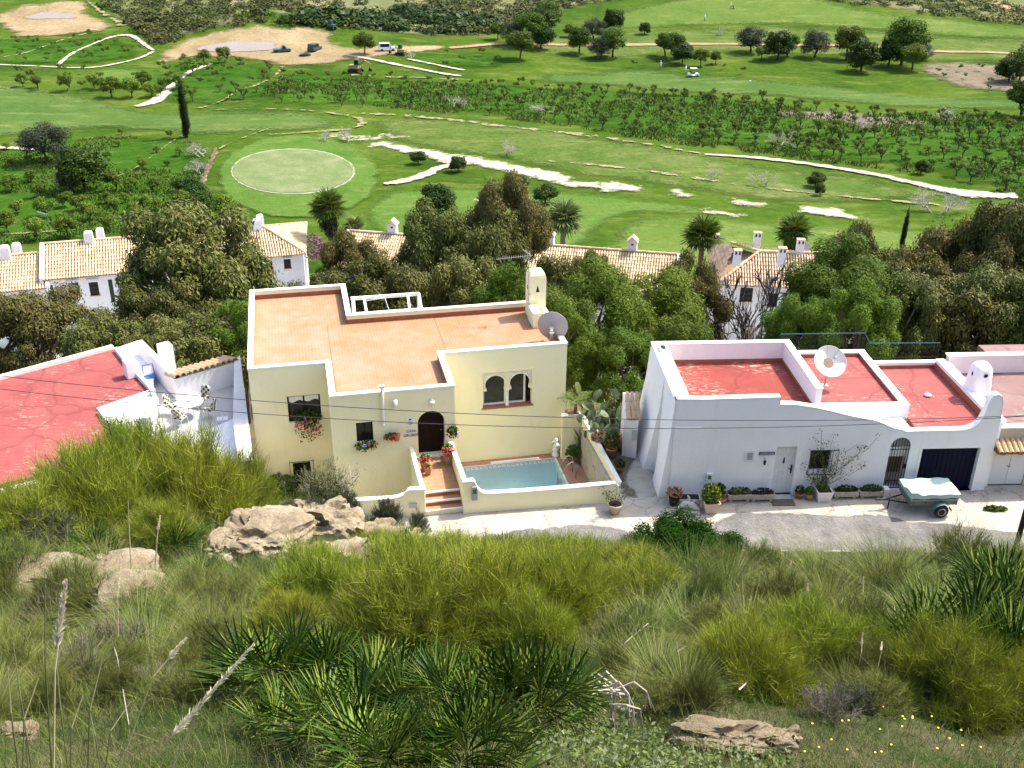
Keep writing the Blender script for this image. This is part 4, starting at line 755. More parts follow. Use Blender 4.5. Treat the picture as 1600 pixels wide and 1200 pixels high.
# left wall: battered piers
def pier(v0,v1,out,ztop): 
    n=5
    for k in range(n):
        t0,t1=k/n,(k+1)/n; f=lambda t:-.06-out*(1-t)**1.5; za=Z0-3+(ztop-Z0+3)*t0; zb2=Z0-3+(ztop-Z0+3)*t1
        A=[(f(t0),v0,za),(f(t1),v0,zb2),(f(t1),v1,zb2),(f(t0),v1,za)]; wm_.poly(A[::-1]); wm_.poly([(f(t0),v0,za),(.3,v0,za),(.3,v0,zb2),(f(t1),v0,zb2)]); wm_.poly([(f(t0),v1,za),(f(t1),v1,zb2),(.3,v1,zb2),(.3,v1,za)])
pier(.01,1.25,.85,4.33); pier(1.25,2.1,.25,4.33); pier(2.1,5.19,1.45,4.33)
wm_.box(-.06,.5,TH,5.2,2.0,4.34); wm_.box(.5,5.8,4.95,5.2,-4,4.34); wm_.box(5.55,5.8,.7,4.95,2.0,4.34)
wm_.box(5.8,9.72,6.35,6.6,-4,3.16); wm_.box(9.45,9.72,1.42,6.35,2.0,3.14); wm_.box(5.8,9.45,1.42,1.66,2.0,3.16)
wm_.box(9.72,13.05,5.88,6.1,-4,2.84); wm_.box(12.72,13.02,TH,5.88,-1,3.0); wm_.box(13.02,13.3,.5,6.1,-1,2.9)
wm_.box(3.97,9.5,TH,1.42,2.0,2.62)
wm_.build('wall',m_wht,wt)
cw=MB(); rgc=np.random.default_rng(3)
for (a,za),(b,zb_) in zip(top,top[1:]): 
    if b-a>.005: cw.poly([(a,-.012,za+.02),(b,-.012,zb_+.02),(b,TH+.012,zb_+.02),(a,TH+.012,za+.02)]); cw.poly([(a,-.012,za-.05),(b,-.012,zb_-.05),(b,-.012,zb_+.02),(a,-.012,za+.02)])
for x0,x1,y0,y1,z in ((-.08,.52,TH+.013,5.22,4.34),(.52,5.82,4.93,5.22,4.34),(5.53,5.82,.68,4.93,4.34),(5.82,9.74,6.33,6.62,3.16),(9.43,9.74,1.40,6.33,3.14),(5.82,9.43,1.40,1.68,3.16),(9.74,13.07,5.86,6.12,2.84),(12.70,13.04,TH+.013,5.86,3.0)): cw.box(x0,x1,y0,y1,z+.001,z+.03)
cw.build('coping',m_wcope,wt)
MB().box(.5,5.55,TH,4.95,3.3,3.48).build('roof',m_flk,wt,label='red flaking roof terrace behind tall parapets')
MB().box(5.8,9.45,1.66,6.35,2.7,2.98).build('roof',m_flk2,wt); MB().box(9.72,12.72,TH,5.88,2.3,2.60).build('roof',m_flk2,wt)
rk=MB()
for x0,x1,y0,y1,z0,z1 in ((.501,5.549,4.942,4.949,3.48,3.62),(5.542,5.549,.72,4.94,3.48,3.60),(5.81,9.44,6.342,6.349,2.98,3.10),(9.442,9.449,1.7,6.34,2.98,3.09),(9.73,12.71,5.872,5.879,2.6,2.73),(12.712,12.719,.3,5.87,2.6,2.85)): rk.box(x0,x1,y0,y1,z0,z1)
rk.build('skirting',m_redskirt_shade,wt)
MB().box(.12,.42,4.1,4.6,4.345,4.50).build('flue_block',m_wcope,wt); MB().box(.17,.37,4.16,4.54,4.501,4.506).build('flue_opening',m_black,wt)
# door, window, gate, garage
dm=MB().box(*door[:2],.16,.2,*door[2:]).build('door',m_wpaint,wt)
for i in range(4):
    for j in range(6): MB().box(door[0]+.06+.185*i,door[0]+.06+.185*i+.15,.148,.16,.14+.335*j,.14+.335*j+.28).build('door_panel',m_wpaint,dm,bev=.008)
MB().tube([(4.82,.13,1.0),(4.82,.11,1.12),(4.70,.11,1.12)],.02,6).box(4.79,4.85,.14,.15,.9,1.3).build('door_handle',m_iron,dm); MB().lathe([(.01,-.13),(.035,-.08),(.03,.05),(.012,.13)],8,(4.48,.13,1.5)).build('door_knocker',m_iron,dm)
MB().box(4.0,4.98,-.32,.14,-.2,.02).build('doorstep',m_stone,wt)
window(wt,win,.16,m_iron,m_glass,1,2,.05); grille(wt,(win[0]-.08,win[1]+.22,win[2]-.08,win[3]+.05),0,.16,6,2)
MB().box(gate[0],gate[1],.262,.6,Z0,gate[2]+.0).build('gate_step',m_stone,wt); MB().box(8.2,9.8,1.35,1.41,.1,2.55).build('passage_wall',m_beige,wt)
gt=MB(); a0,a1,zb0=gate[0]+.01,gate[1]-.01,.17
for k in range(8):
    x=a0+(a1-a0)*k/7; zt2=2.1+math.sqrt(max(0,.39**2-(x-8.98)**2)) ; gt.tube([(x,.05,zb0),(x,.05,zt2)],.013,5)
for z in (.19,.52,1.95,2.1): gt.tube([(a0,.05,z),(a1,.05,z)],.018,5)
gt.tube([(8.98+.39*math.cos(t),.05,2.1+.39*math.sin(t)) for t in np.linspace(0,math.pi,13)],.018,5)
for k in range(3): gt.tube([(a0+.12+.24*k,.05,2.1),(a0+.24+.24*k,.05,2.25),(a0+.30+.22*k,.05,2.14)],.01,4)
gt.box(9.27,9.37,.0,.08,1.1,1.26); gt.build('iron_gate',m_iron,wt)
gd=MB(); gd.box(gar[0],gar[1],.2,.24,gar[2],gar[3]); gdo=gd.build('garage_door',m_navy,wt)
for k in range(12): MB().box(gar[0]+.02+k*.194,gar[0]+.02+k*.194+.17,.185,.2,gar[2]+.03,gar[3]-.05).build('door_slat',m_navy,gdo)
fr_=MB(); fr_.box(gar[0]-.10,gar[0],-.015,0,0,gar[3]+.1); fr_.box(gar[1],gar[1]+.10,-.015,0,0,gar[3]+.1); fr_.box(gar[0],gar[1],-.015,0,gar[3],gar[3]+.1); fr_.build('garage_surround',m_wht,wt)
vt=MB().box(2.86,3.22,-.03,0,1.58,2.06).build('vent_frame',m_wpaint,wt)
for k in range(5): MB().box(2.95,3.16,-.045,-.031,1.68+.065*k,1.715+.065*k).build('vent_slat',m_grey,vt)
sg=MB().box(3.40,4.02,-.035,-.012,1.86,1.99).build('name_sign',plain('dark_ceramic_sign',(.07,.06,.075),.4),wt)
o=link('sign_lettering',text_mesh('LAS AN CASA',.088,.003),sg,(3.71,-.037,1.893)); o.rotation_euler=(R(90),0,0); o.data.materials.append(m_whiteframe)
wl_=MB(); wl_.tube([(3.63,0,1.72),(3.63,-.12,1.74),(3.63,-.14,1.68)],.014,5); wl_.lathe([(.01,-.12),(.04,-.1),(.06,.05),(.02,.09)],8,(3.63,-.14,1.6)); wl_.build('porch_lantern',m_iron,wt)
mt=MB().box(1.42,1.66,-.09,0,.55,1.10).build('meter_box',m_wpaint,wt,bev=.02); MB().box(1.48,1.60,-.098,-.091,.86,1.02).build('meter_window',plain('green_meter_pane',(.06,.10,.04),.2),mt); MB().lathe([(.001,0),(.02,0)],8,(1.54,-.095,.62),False).box(1.52,1.56,-.1,-.091,.6,.64).build('meter_lock',m_iron,mt)
# white chimney on the party wall and rounded horn
cm=MB(); prof=[(.50,0),(.48,.35),(.44,.7),(.41,1.0),(.36,1.16),(.26,1.28),(.12,1.34),(.01,1.35)]
sq=lambda t:(abs(math.cos(t))**.5*math.copysign(1,math.cos(t)),abs(math.sin(t))**.5*math.copysign(1,math.sin(t)))
i=0; nn=24; cm.V=[]
for r,z in prof:
    for q in range(nn): a,b_=sq(2*math.pi*q/nn); cm.v((13.28+r*.92*a,3.1+r*.9*b_,2.85+z))
for k in range(len(prof)-1):
    for q in range(nn): cm.F.append([k*nn+q,k*nn+(q+1)%nn,(k+1)*nn+(q+1)%nn,(k+1)*nn+q]); cm.mi.append(0)
cmo=cm.build('chimney',m_wht,wt,True)
def disc(cx,cy,cz,r,axis): 
    m=MB(); 
    if axis=='y': m.V=[]; m.poly([(cx+r*math.cos(t),cy,cz+r*math.sin(t)) for t in np.linspace(0,2*math.pi,16,endpoint=False)])
    else: m.poly([(cx,cy+r*.7*math.cos(t),cz+r*1.3*math.sin(t)) for t in np.linspace(0,-2*math.pi,16,endpoint=False)])
    return m
disc(13.30,2.69,3.75,.085,'y').build('flue_opening',m_black,cmo); disc(12.87,3.0,3.72,.07,'x').build('flue_opening',m_black,cmo)
# terrace railing behind
ra=thing('terrace_railing','thin blue topped iron railing behind the red terraces','railing',at(WH,0,0,0),WH.a)
rl=MB(); rl.tube([(5.95,6.75,3.92),(9.7,6.75,3.92),(9.95,6.75,3.55),(10.0,6.75,3.42),(13.2,6.75,3.38)],.016,6); rl.build('top_rail',plain('blue_rail_paint',(.04,.10,.18),.5),ra)
rb=MB()
for k in range(60): 
    x=5.95+k*.123; zt2=3.92 if x<9.7 else (3.55 if x<9.95 else 3.4); rb.tube([(x,6.75,2.2),(x,6.75,zt2)],.008,4,False)
rb.tube([(5.95,6.75,3.1),(9.9,6.75,3.1)],.014,4); rb.tube([(9.9,6.75,2.7),(13.2,6.75,2.7)],.014,4); rb.build('baluster',m_iron,ra,kind='stuff')
for x in (5.95,9.9,13.2): MB().tube([(x,6.75,-2),(x,6.75,3.9 if x<9.8 else 3.4)],.025,6).build('post',m_iron,ra)
dish('satellite_dish','cream satellite dish of eight panels on the red middle terrace roof',at(WH,7.02,3.62,2.98),1.36,(.10,-.62,.62),m_dish,m_dishb,8,1.02)
st_=thing('roof_stone','small stone lying on the red garage roof','stone',at(WH,11.3,3.2,2.6)); MB().lathe([(.01,0),(.15,.02),(.16,.07),(.08,.13),(.01,.14)],9).build('stone_body',m_stone,st_)
# ================================================================== neighbour at the right edge
nb=thing('neighbour_house','beige walled house with mauve flat roof and tiled canopy over white double doors','house',(*WH.o,0),WH.a)
n_=MB(); n_.holed(12.78,20,-.6,2.1,.33,[(13.05,14.5,0,1.72)],.15); n_.box(12.78,20,.34,.6,2.1,2.62); n_.build('wall',m_beige,nb); MB().box(13.3,20,5.9,6.15,-3,3.1).build('rear_wall',m_beige,nb)
MB().box(13.3,20,5.86,5.895,2.3,3.1).build('parapet_face',m_pinkpl,nb); MB().box(13.25,20,5.84,6.2,3.1,3.16).build('coping',m_cope,nb); MB().box(12.8,20,.30,.64,2.62,2.68).build('coping',m_cope,nb)
MB().box(13.3,20,.6,5.86,2.0,2.3).build('roof',m_maroon,nb); MB().box(16.8,20,8.2,10,1.2,1.72).build('rear_roof',m_maroon,nb)
tl=MB()
for k in range(5): t0,t1=math.pi*k/5,math.pi*(k+1)/5; r0,r1=.095,.085; tl.poly([(r0*math.cos(t0),0,r0*math.sin(t0)),(r0*math.cos(t1),0,r0*math.sin(t1)),(r1*math.cos(t1),.42,r1*math.sin(t1)),(r1*math.cos(t0),.42,r1*math.sin(t0))][::-1])
for k in range(5): t0,t1=math.pi*k/5,math.pi*(k+1)/5; tl.poly([(.095*math.cos(t0),0,.095*math.sin(t0)),(.07*math.cos(t0),0,.07*math.sin(t0)),(.07*math.cos(t1),0,.07*math.sin(t1)),(.095*math.cos(t1),0,.095*math.sin(t1))])
tilem=tl.mesh('canopy_tile',m_tileold)
for i in range(32):
    for j in range(2): o=link('canopy_tile',tilem,nb,(12.95+i*.215,-.26+j*.33,1.86+j*.155)); o.rotation_euler=(R(25),0,0)
MB().box(12.82,19.9,-.24,.33,1.78,1.82).build('canopy_board',m_brownsill,nb)
for k in range(2):
    x0=13.08+k*.71; d_=MB().box(x0,x0+.69,.36,.40,.03,1.70).build('door',m_wpaint,nb)
    MB().box(x0+.12,x0+.57,.35,.36,.12,.3).build('door_vent',m_wpaint,d_); MB().box(x0+.24,x0+.44,.35,.36,1.38,1.52).build('door_vent',m_grey,d_)
    if k==0: MB().tube([(x0+.62,.36,.9),(x0+.62,.3,.9),(x0+.72,.3,.9)],.015,5).build('door_handle',m_iron,d_)
# outbuilding with tiled coping left of the white house
ob=thing('lean_to','narrow white lean-to with tiled coping behind the white house corner','outbuilding',at(WH,0,0,0),WH.a)
MB().prism([(-1.36,3.25),(-.80,3.0),(-.62,4.7),(-1.2,4.8)],-1,[1.75,1.75,2.2,2.2]).build('wall',m_wht2,ob); MB().box(-1.02,-.84,2.99,3.10,.9,1.35).build('vent',m_stone,ob)
for i in range(3):
    for j in range(3): o=link('roof_tile',tilem,ob,(-1.18+i*.2+.05*j,3.12+j*.55,1.78+j*.12)); o.rotation_euler=(R(12),0,R(-7)); o.scale=(1.1,1.5,1.1)
# ================================================================== LEFT HOUSE with the terrace
lh=thing('red_roof_house','low white house with broad red painted roof and sunny walled terrace','house',(0,0,0))
def PX(pl,z): 
    q=[tuple(P(a,b,z)[:2]) for a,b in pl]; ar=sum(q[k-1][0]*q[k][1]-q[k][0]*q[k-1][1] for k in range(len(q))); return q if ar>0 else q[::-1]
LZ=1.0; TZ=.15
def slab(nm,pl,z,zl,mat,par=lh,**k): return MB().prism(PX(pl,z),zl,z).build(nm,mat,par,**k)
slab('roof',[(-90,617),(178,545),(196,564),(237,611),(152,640),(168,662),(140,705),(100,735),(62,742),(-90,779)],LZ,-4,m_flk2)
def curb(nm,pts,wd,z0,z1,mat):
    m=MB()
    for a,b in zip(pts,pts[1:]):
        p,q=P(*a,z1)[:2],P(*b,z1)[:2]; d=(q-p)/np.linalg.norm(q-p); n=np.array([-d[1],d[0]])*wd; m.prism([p,q,q+n,p+n] if wd>0 else [p+n,q+n,q,p],z0,z1)
    return m.build(nm,mat,lh)
curb('parapet',[(-90,614),(178,541)],.28,-4,LZ+.15,m_cope); curb('parapet',[(178,543),(196,566)],.16,LZ-.2,LZ+.22,m_wcope); curb('parapet',[(212,583),(237,610)],.16,LZ-.2,LZ+.22,m_wcope); curb('parapet',[(237,610),(153,639)],-.14,LZ-.2,LZ+.10,m_wcope); curb('parapet',[(153,639),(168,662)],.16,LZ-.2,LZ+.22,m_wcope)
curb('parapet',[(-90,786),(62,748),(100,740)],-.3,-3,LZ+.06,m_wcope)
slab('side_roof',[(152,640),(237,611),(247,622),(236,652),(213,655),(178,666),(163,660)],LZ-.12,-4,m_wcope)
slab('flat_landing',[(178,545),(215,532),(225,548),(240,590),(238,610),(196,564)],LZ-.45,-4,m_wcope)
slab('terrace_floor',[(214,560),(276,628),(366,600),(366,668),(330,720),(230,720),(225,655),(240,640)],TZ,-4,plain('white_terrace_paint',(.50,.49,.47),.8,var=.1,scale=2))
def upwall(nm,a,b,z0,z1,th,mat=m_wht):                   # a,b: pixels of the top edge
    p,q=P(*a,z1)[:2],P(*b,z1)[:2]; d=(q-p)/np.linalg.norm(q-p); n=np.array([-d[1],d[0]])*th
    return MB().prism([p,q,q+n,p+n] if th>0 else [p+n,q+n,q,p],z0,z1).build(nm,mat,lh)
upwall('terrace_wall',(213,533),(272,592),TZ-4,TZ+1.12,.28,m_wcope); upwall('terrace_wall',(272,593),(368,566),TZ-4,TZ+1.12,.22,m_wht)
MB().prism(PX([(366,562),(375,555),(398,738),(374,738),(364,655)],TZ+1.2),-4,TZ+1.2).build('boundary_wall',m_wht2,lh)
MB().prism(PX([(304,681),(366,653),(376,735),(340,790),(280,760)],TZ+.35),-4,TZ+.35).build('front_wall',m_wcope,lh)
MB().prism(PX([(178,666),(213,655),(215,672),(185,684)],.55),-1,.55).build('wooden_lintel',plain('weathered_lintel',(.30,.19,.08),.8,var=.3),lh)
p0,p1=P(276,588,TZ+1.3),P(366,562,TZ+1.3); dv=(p1-p0)/10
ang=math.atan2(dv[1],dv[0])
for k in range(11):
    for j in range(2): o=link('canopy_tile',tilem,lh,tuple(p0+dv*(k+.2)+np.array([-math.sin(ang),math.cos(ang),0])*(.02+.6*j)+np.array([0,0,-.08-.17*j]))); o.rotation_euler=(R(-14),0,ang); o.scale=(1.75,1.75,1.75)
cb=P(206,588,LZ); MB().box(-.26,.26,-.26,.26,0,.82).build('chimney',m_wht,lh,loc=(cb[0],cb[1],LZ),rotz=R(37),bev=.03); c2_=P(232,566,LZ); MB().box(-.3,.3,-.32,.32,-2,.50).build('chimney',m_wcope,lh,loc=(c2_[0]+.3,c2_[1]+1.6,LZ-.3),rotz=R(37),bev=.04)
# ================================================================== terrace furniture
tp=P(300,650,TZ); tb=thing('patio_table','round white patio table in the middle of the white terrace','table',(tp[0],tp[1],TZ))
MB().lathe([(.01,.70),(.56,.70),(.58,.715),(.58,.735),(.01,.74)],28).build('table_top',m_wpaint,tb)
for k in range(4): a=k*math.pi/2+.6; MB().tube([(.4*math.cos(a),.4*math.sin(a),.70),(.3*math.cos(a),.3*math.sin(a),.35),(.42*math.cos(a),.42*math.sin(a),0)],.018,6).build('leg',m_wpaint,tb)
MB().box(-.16,.1,-.08,.1,.741,.748).lathe([(.01,0),(.07,.0),(.09,.04),(.085,.04),(.01,.01)],12,(-.02,.02,.75)).build('tray',m_stone,tb)
m_check,nt,b=newmat('checked_cushion'); ck=_n(nt,'TexChecker',Scale=8); ck.inputs['Color1'].default_value=(.025,.05,.05,1); ck.inputs['Color2'].default_value=(.62,.56,.38,1); nt.links.new(coord(nt),ck.inputs['Vector']); nt.links.new(ck.outputs[0],b.inputs['Base Color']); b.inputs['Roughness'].default_value=.9
def patio_chair(label,loc,rz):
    t=thing('patio_chair',label,'chair',loc,rz,'checked chairs round the patio table')
    def cushion(nm,w,d,th,o,rx): 
        m=MB(); pts=[(w/2*abs(math.cos(a))**.6*math.copysign(1,math.cos(a)),d/2*abs(math.sin(a))**.6*math.copysign(1,math.sin(a))) for a in np.linspace(0,2*math.pi,20,endpoint=False)]; m.prism(pts,0,th); q=m.build(nm,m_check,t,bev=.015); q.location=o; q.rotation_euler=(rx,0,0)
    cushion('seat',.46,.46,.06,(0,0,.42),.05); cushion('backrest',.44,.50,.06,(0,.22,.72),R(78))
    f=MB(); n=16; f.tube([(.24*math.cos(a),.27+.08*math.sin(a)*.3,.70+.28*math.sin(a)) for a in np.linspace(-.6,math.pi+.6,n)],.014,5); f.tube([(-.24,.22,.5),(-.27,0,.64),(-.25,-.22,.62),(-.24,-.24,.42)],.013,5); f.tube([(.24,.22,.5),(.27,0,.64),(.25,-.22,.62),(.24,-.24,.42)],.013,5); f.tube([(-.23,.22,.42),(-.23,-.22,.42),(.23,-.22,.42),(.23,.22,.42),(-.23,.22,.42)],.014,5); f.build('chair_frame',m_wpaint,t)
    for x in (-.22,.22):
        for y in (-.22,.24): MB().tube([(x,y,.42),(x*1.15,y*1.25,0)],.013,5).build('leg',m_wpaint,t)
for a,d_,lb in ((70,.95,'checked patio chair behind the table, against the tiled terrace wall'),(-8,.9,'checked patio chair between the table and the boundary wall'),(-105,.95,'checked patio chair nearest the street, seat cushion in full view'),(172,.9,'checked patio chair left of the table, seen edge on')):
    a=R(a); patio_chair(lb,(tp[0]+d_*math.cos(a),tp[1]+d_*math.sin(a),TZ),a-R(90))
bp=P(349,667,TZ); st=thing('plastic_stool','white plastic stool against the boundary wall of the terrace','stool',(bp[0],bp[1],TZ),R(15)); MB().box(-.24,.24,-.18,.18,.38,.43).build('seat',m_wpaint,st,bev=.02)
for x in (-.2,.2):
    for y in (-.14,.14): MB().box(x-.02,x+.02,y-.02,y+.02,0,.38).build('leg',m_wpaint,st)
bq=P(236,601,TZ); bl=thing('folding_chair','blue framed folding chair in the narrow passage beside the red roof','chair',(bq[0],bq[1],TZ),R(30))
f=MB(); 
for x in (-.24,.24): f.tube([(x,-.25,0),(x,.22,.95)],.02,6); f.tube([(x,.25,0),(x,-.2,.5)],.02,6)
f.tube([(-.24,.22,.95),(.24,.22,.95)],.02,6); f.build('chair_frame',m_blue,bl); MB().box(-.22,.22,-.2,.15,.42,.45).build('seat',m_blue,bl); MB().rbox((0,.16,.72),((1,0,0),(0,.9,-.44),(0,.44,.9)),(.22,.012,.2)).build('backrest',m_curt,bl)
# ================================================================== things along the street
def W3(u,v,z=0): return tuple(WH.w(u,v,z))
def bushy(name,n,rad,mat,seed,leaf=.07,up=.6,asp=.7):
    rg=np.random.default_rng(seed); p=unit(rg,n)*np.cbrt(rg.random((n,1))*.8+.2)*np.array(rad); V,q=leafquads(p,leaf*(.6+.8*rg.random(n)),asp,unit(rg,n)+np.array([0,0,up]),rg); return V,q
def potplant(name,label,cat,loc,rot,rad,zc,mat,potf,n=300,leaf=.07,seed=1,extra=None,group=None):
    t=thing(name,label,cat,loc,rot,group); V,q=bushy('f',n,rad,mat,seed,leaf); V=V+np.array([0,0,zc]); link('foliage',npmesh('foliage',V,q,None,mat),t); potf(t)
    if extra: extra(t)
    return t
def trough_legs(wd,h,zc):
    def f(t):
        m=MB(); m.prism([(-wd/2,-.16),(wd/2,-.16),(wd/2,.16),(-wd/2,.16)],zc,zc+h); m.build('trough',m_trough,t,bev=.012); MB().box(-wd/2+.03,wd/2-.03,-.13,.13,zc+h-.01,zc+h+.004).build('soil',m_soil,t)
        for x in (-wd*.36,wd*.36): MB().box(x-.06,x+.06,-.12,.12,0,zc).build('foot',m_trough,t,bev=.01)
        for k in range(7): x=-wd*.38+wd*.127*k; MB().lathe([(.0,0),(.045,0),(.035,.018),(.0,.02)],8).build('relief_rosette',m_trough,t,loc=(x,-.165,zc+h*.5)).rotation_euler=(R(90),0,0)
    return f
potplant('stone_trough','stone trough with pale broad leaves, nearest the round green pot','trough',W3(2.72,-.35),WH.a,(.45,.15,.18),.42,lf_herb,trough_legs(.95,.22,.14),200,.14,21)
potplant('stone_trough','stone trough of dark purple leaved plants beside the doorstep','trough',W3(3.62,-.38),WH.a,(.42,.16,.16),.42,leafmat('purple_leaf',[(.04,.05,.035),(.07,.05,.06)],.1),trough_legs(.95,.22,.14),320,.08,22)
potplant('leafy_pot','broad leaved plant in flat terracotta bowl against the white wall','pot plant',W3(1.9,-.38),0,(.24,.2,.34),.5,lf_ger,potm(.22,.3,.2),140,.17,23)
def squarepot(w0,w1,h,mat):
    def f(t): 
        q0=[(-w0,-w0),(w0,-w0),(w0,w0),(-w0,w0)]; q1=[(-w1,-w1),(w1,-w1),(w1,w1),(-w1,w1)]; m=MB(); m.poly([(*p,0.02) for p in q0[::-1]])
        for k in range(4): a,b=k,(k+1)%4; m.poly([(*q0[a],.02),(*q0[b],.02),(*q1[b],h),(*q1[a],h)])
        q2=[(x*.88,y*.88) for x,y in q1]
        for k in range(4): a,b=k,(k+1)%4; m.poly([(*q1[a],h),(*q1[b],h),(*q2[b],h),(*q2[a],h)]); m.poly([(*q2[a],h),(*q2[b],h),(*q2[b],h-.1),(*q2[a],h-.1)])
        m.build('planter',mat,t); MB().poly([(*p,h-.05) for p in q2]).build('soil',m_soil,t)
        for x in (-w0*.8,w0*.8): MB().box(x-.04,x+.04,-w0,w0,0,.03).build('foot',mat,t)
    return f
potplant('square_planter','large square pale planter with bushy yellow green shrub','planter',W3(1.42,-1.02),R(8),(.40,.36,.48),.78,lf_citrus,squarepot(.22,.32,.5,m_palepot),700,.10,24)
def dogs(t): pass
stt=thing('garden_ornament','grey cast stone cherub ornament lying over a stone slab by the street','ornament',W3(.62,-1.05),R(-6))
MB().box(-.36,.40,-.20,.20,.0,.12).build('slab',m_stone,stt,bev=.02)
MB().tube([(-.38,-.15,.0),(-.36,-.05,.25),(-.22,.02,.36),(0,.03,.34),(.2,.0,.24),(.36,-.02,.14)],[.07,.09,.12,.13,.11,.06],10).tube([(-.1,.05,.38),(-.05,.12,.58),(-.12,.1,.68)],[.07,.05,.03],8).tube([(.05,.05,.36),(.2,.18,.42),(.36,.15,.3)],[.06,.05,.03],8).tube([(-.5,-.25,.0),(-.46,-.2,.22),(-.36,-.1,.3)],[.05,.06,.05],8).build('figure',m_stone,stt,True)
cr=potplant('chrysanthemum_pot','round mound of rust orange flowers in a dark pot by the buttress','flower pot',W3(.12,-.52),0,(.30,.28,.22),.52,lf_dark,lambda t:MB().lathe([(.02,0),(.16,0),(.23,.36),(.21,.36),(.02,.33)],14).build('pot',m_rubber,t,True),260,.07,25)
rg=np.random.default_rng(5); link('blossoms',blossom_mesh('blossoms',[tuple(np.array([.30,.28,.2])*v+np.array([0,0,.56])) for v in unit(rg,70) if v[2]>-.3],.045,m_orange,rg),cr)
db=thing('slate_basin','dark rectangular basin of soil standing in front of the white wall','basin',W3(.72,-.45),0); MB().box(-.42,.42,-.22,.22,0,.30).build('basin_body',m_stone,db,bev=.02); MB().box(-.37,.37,-.18,.18,.295,.306).build('soil',m_black,db)
mt_=thing('door_mat','worn grey brown mat lying before the white front door','mat',W3(4.42,-.58,.0),WH.a); MB().box(-.45,.45,-.22,.22,.0,.03).build('mat_weave',plain('coir_mat',(.13,.10,.07),.95,var=.4,scale=20,bs=80),mt_)
potplant('leafy_pot','dark low pot plant just right of the white door','pot plant',W3(5.15,-.25),0,(.2,.18,.2),.36,lf_dark,potm(.11,.16,.24),160,.09,26)
potplant('leafy_pot','small clay pot plant beside the pale square box','pot plant',W3(5.52,-.36),0,(.2,.17,.2),.38,lf_ger,lambda t:MB().lathe([(.02,0),(.12,0),(.17,.26),(.15,.26),(.02,.23)],14).build('pot',m_pot,t,True),160,.09,27)
potplant('square_planter','whitewashed box planter under the grilled window holding the climber','planter',W3(6.05,-.36),WH.a,(.26,.2,.14),.52,lf_citrus,squarepot(.24,.31,.46,m_wht2),200,.08,28)
potplant('stone_trough','first of two long stone troughs beside the box planter, green trailing plants','trough',W3(6.98,-.30),WH.a,(.48,.17,.16),.40,lf_dark,trough_legs(.98,.22,.12),300,.09,29)
potplant('stone_trough','second long stone trough nearest the iron gate, plants spilling over front','trough',W3(7.98,-.30),WH.a,(.46,.20,.18),.38,lf_ger,trough_legs(.92,.22,.12),360,.09,30)
blk=thing('stone_block','plain white block between the last trough and the gate step','block',W3(8.58,-.30),WH.a); MB().box(-.11,.11,-.15,.15,0,.42).build('block_body',m_wht2,blk,bev=.015)
# climber on the wall
cl=thing('climbing_vine','sparse climbing vine trained round the grilled window of white house','climber',W3(6.05,-.1,.45),WH.a); rg=np.random.default_rng(31); m=MB(); LP=[]
for k in range(22):
    p=np.array([rg.uniform(-.2,.2),-.02,0.]); tgt=np.array([rg.uniform(-1.0,1.9),-.06,rg.uniform(.8,2.4)]) if k>3 else np.array([rg.uniform(-.8,.3),-.05,rg.uniform(.3,.9)]); pts=[p]
    for s_ in range(6): q=p+(tgt-p)*(s_+1)/6+np.array([rg.normal()*.07,rg.normal()*.03-.03,rg.normal()*.07]); pts.append(q); LP+= [q+rg.normal(size=3)*np.array([.10,.04,.10]) for _ in range(7 if s_>2 else 2)]
    m.tube(pts,[.012]*3+[.007]*4,4,False)
m.build('stems',m_bark,cl); LP=np.array(LP); LP[:,1]=np.minimum(LP[:,1],-.02); V,q=leafquads(LP,.075*(.6+.7*rg.random(len(LP))),.6,unit(rg,len(LP))+np.array([0,-.8,.3]),rg); link('foliage',npmesh('foliage',V,q,None,lf_citrus),cl)
# terracotta pot with spindly shrub at the pool wall corner
pw=P(960,801,0); pp=thing('spindly_shrub_pot','spindly yellow green shrub in clay pot at the pool wall corner','pot plant',(pw[0],pw[1],0)); MB().lathe([(.02,0),(.19,0),(.27,.36),(.31,.36),(.31,.43),(.26,.43),(.25,.38),(.02,.37)],20).build('pot',m_palepot,pp,True); MB().lathe([(.01,.385),(.25,.386)],16,cap=False).build('soil',m_soil,pp)
m=MB(); LP=[]; rg=np.random.default_rng(32)
for k in range(14):
    a=rg.uniform(0,6.28); L=rg.uniform(.5,.95); e=np.array([math.cos(a)*L*.75,math.sin(a)*L*.5,.38+L*.8]); pts=[np.array([0,0,.38]),np.array([0,0,.38])*.5+e*.5+rg.normal(size=3)*.08,e]; m.tube(pts,[.012,.008,.005],4,False); LP+= [pts[0]+(e-pts[0])*t+rg.normal(size=3)*.07 for t in rg.uniform(.35,1.05,14)]
m.build('stems',m_bark,pp); LP=np.array(LP); V,q=leafquads(LP,.075*(.7+.6*rg.random(len(LP))),.6,unit(rg,len(LP))+np.array([0,0,.6]),rg); link('foliage',npmesh('foliage',V,q,None,lf_citrus),pp)
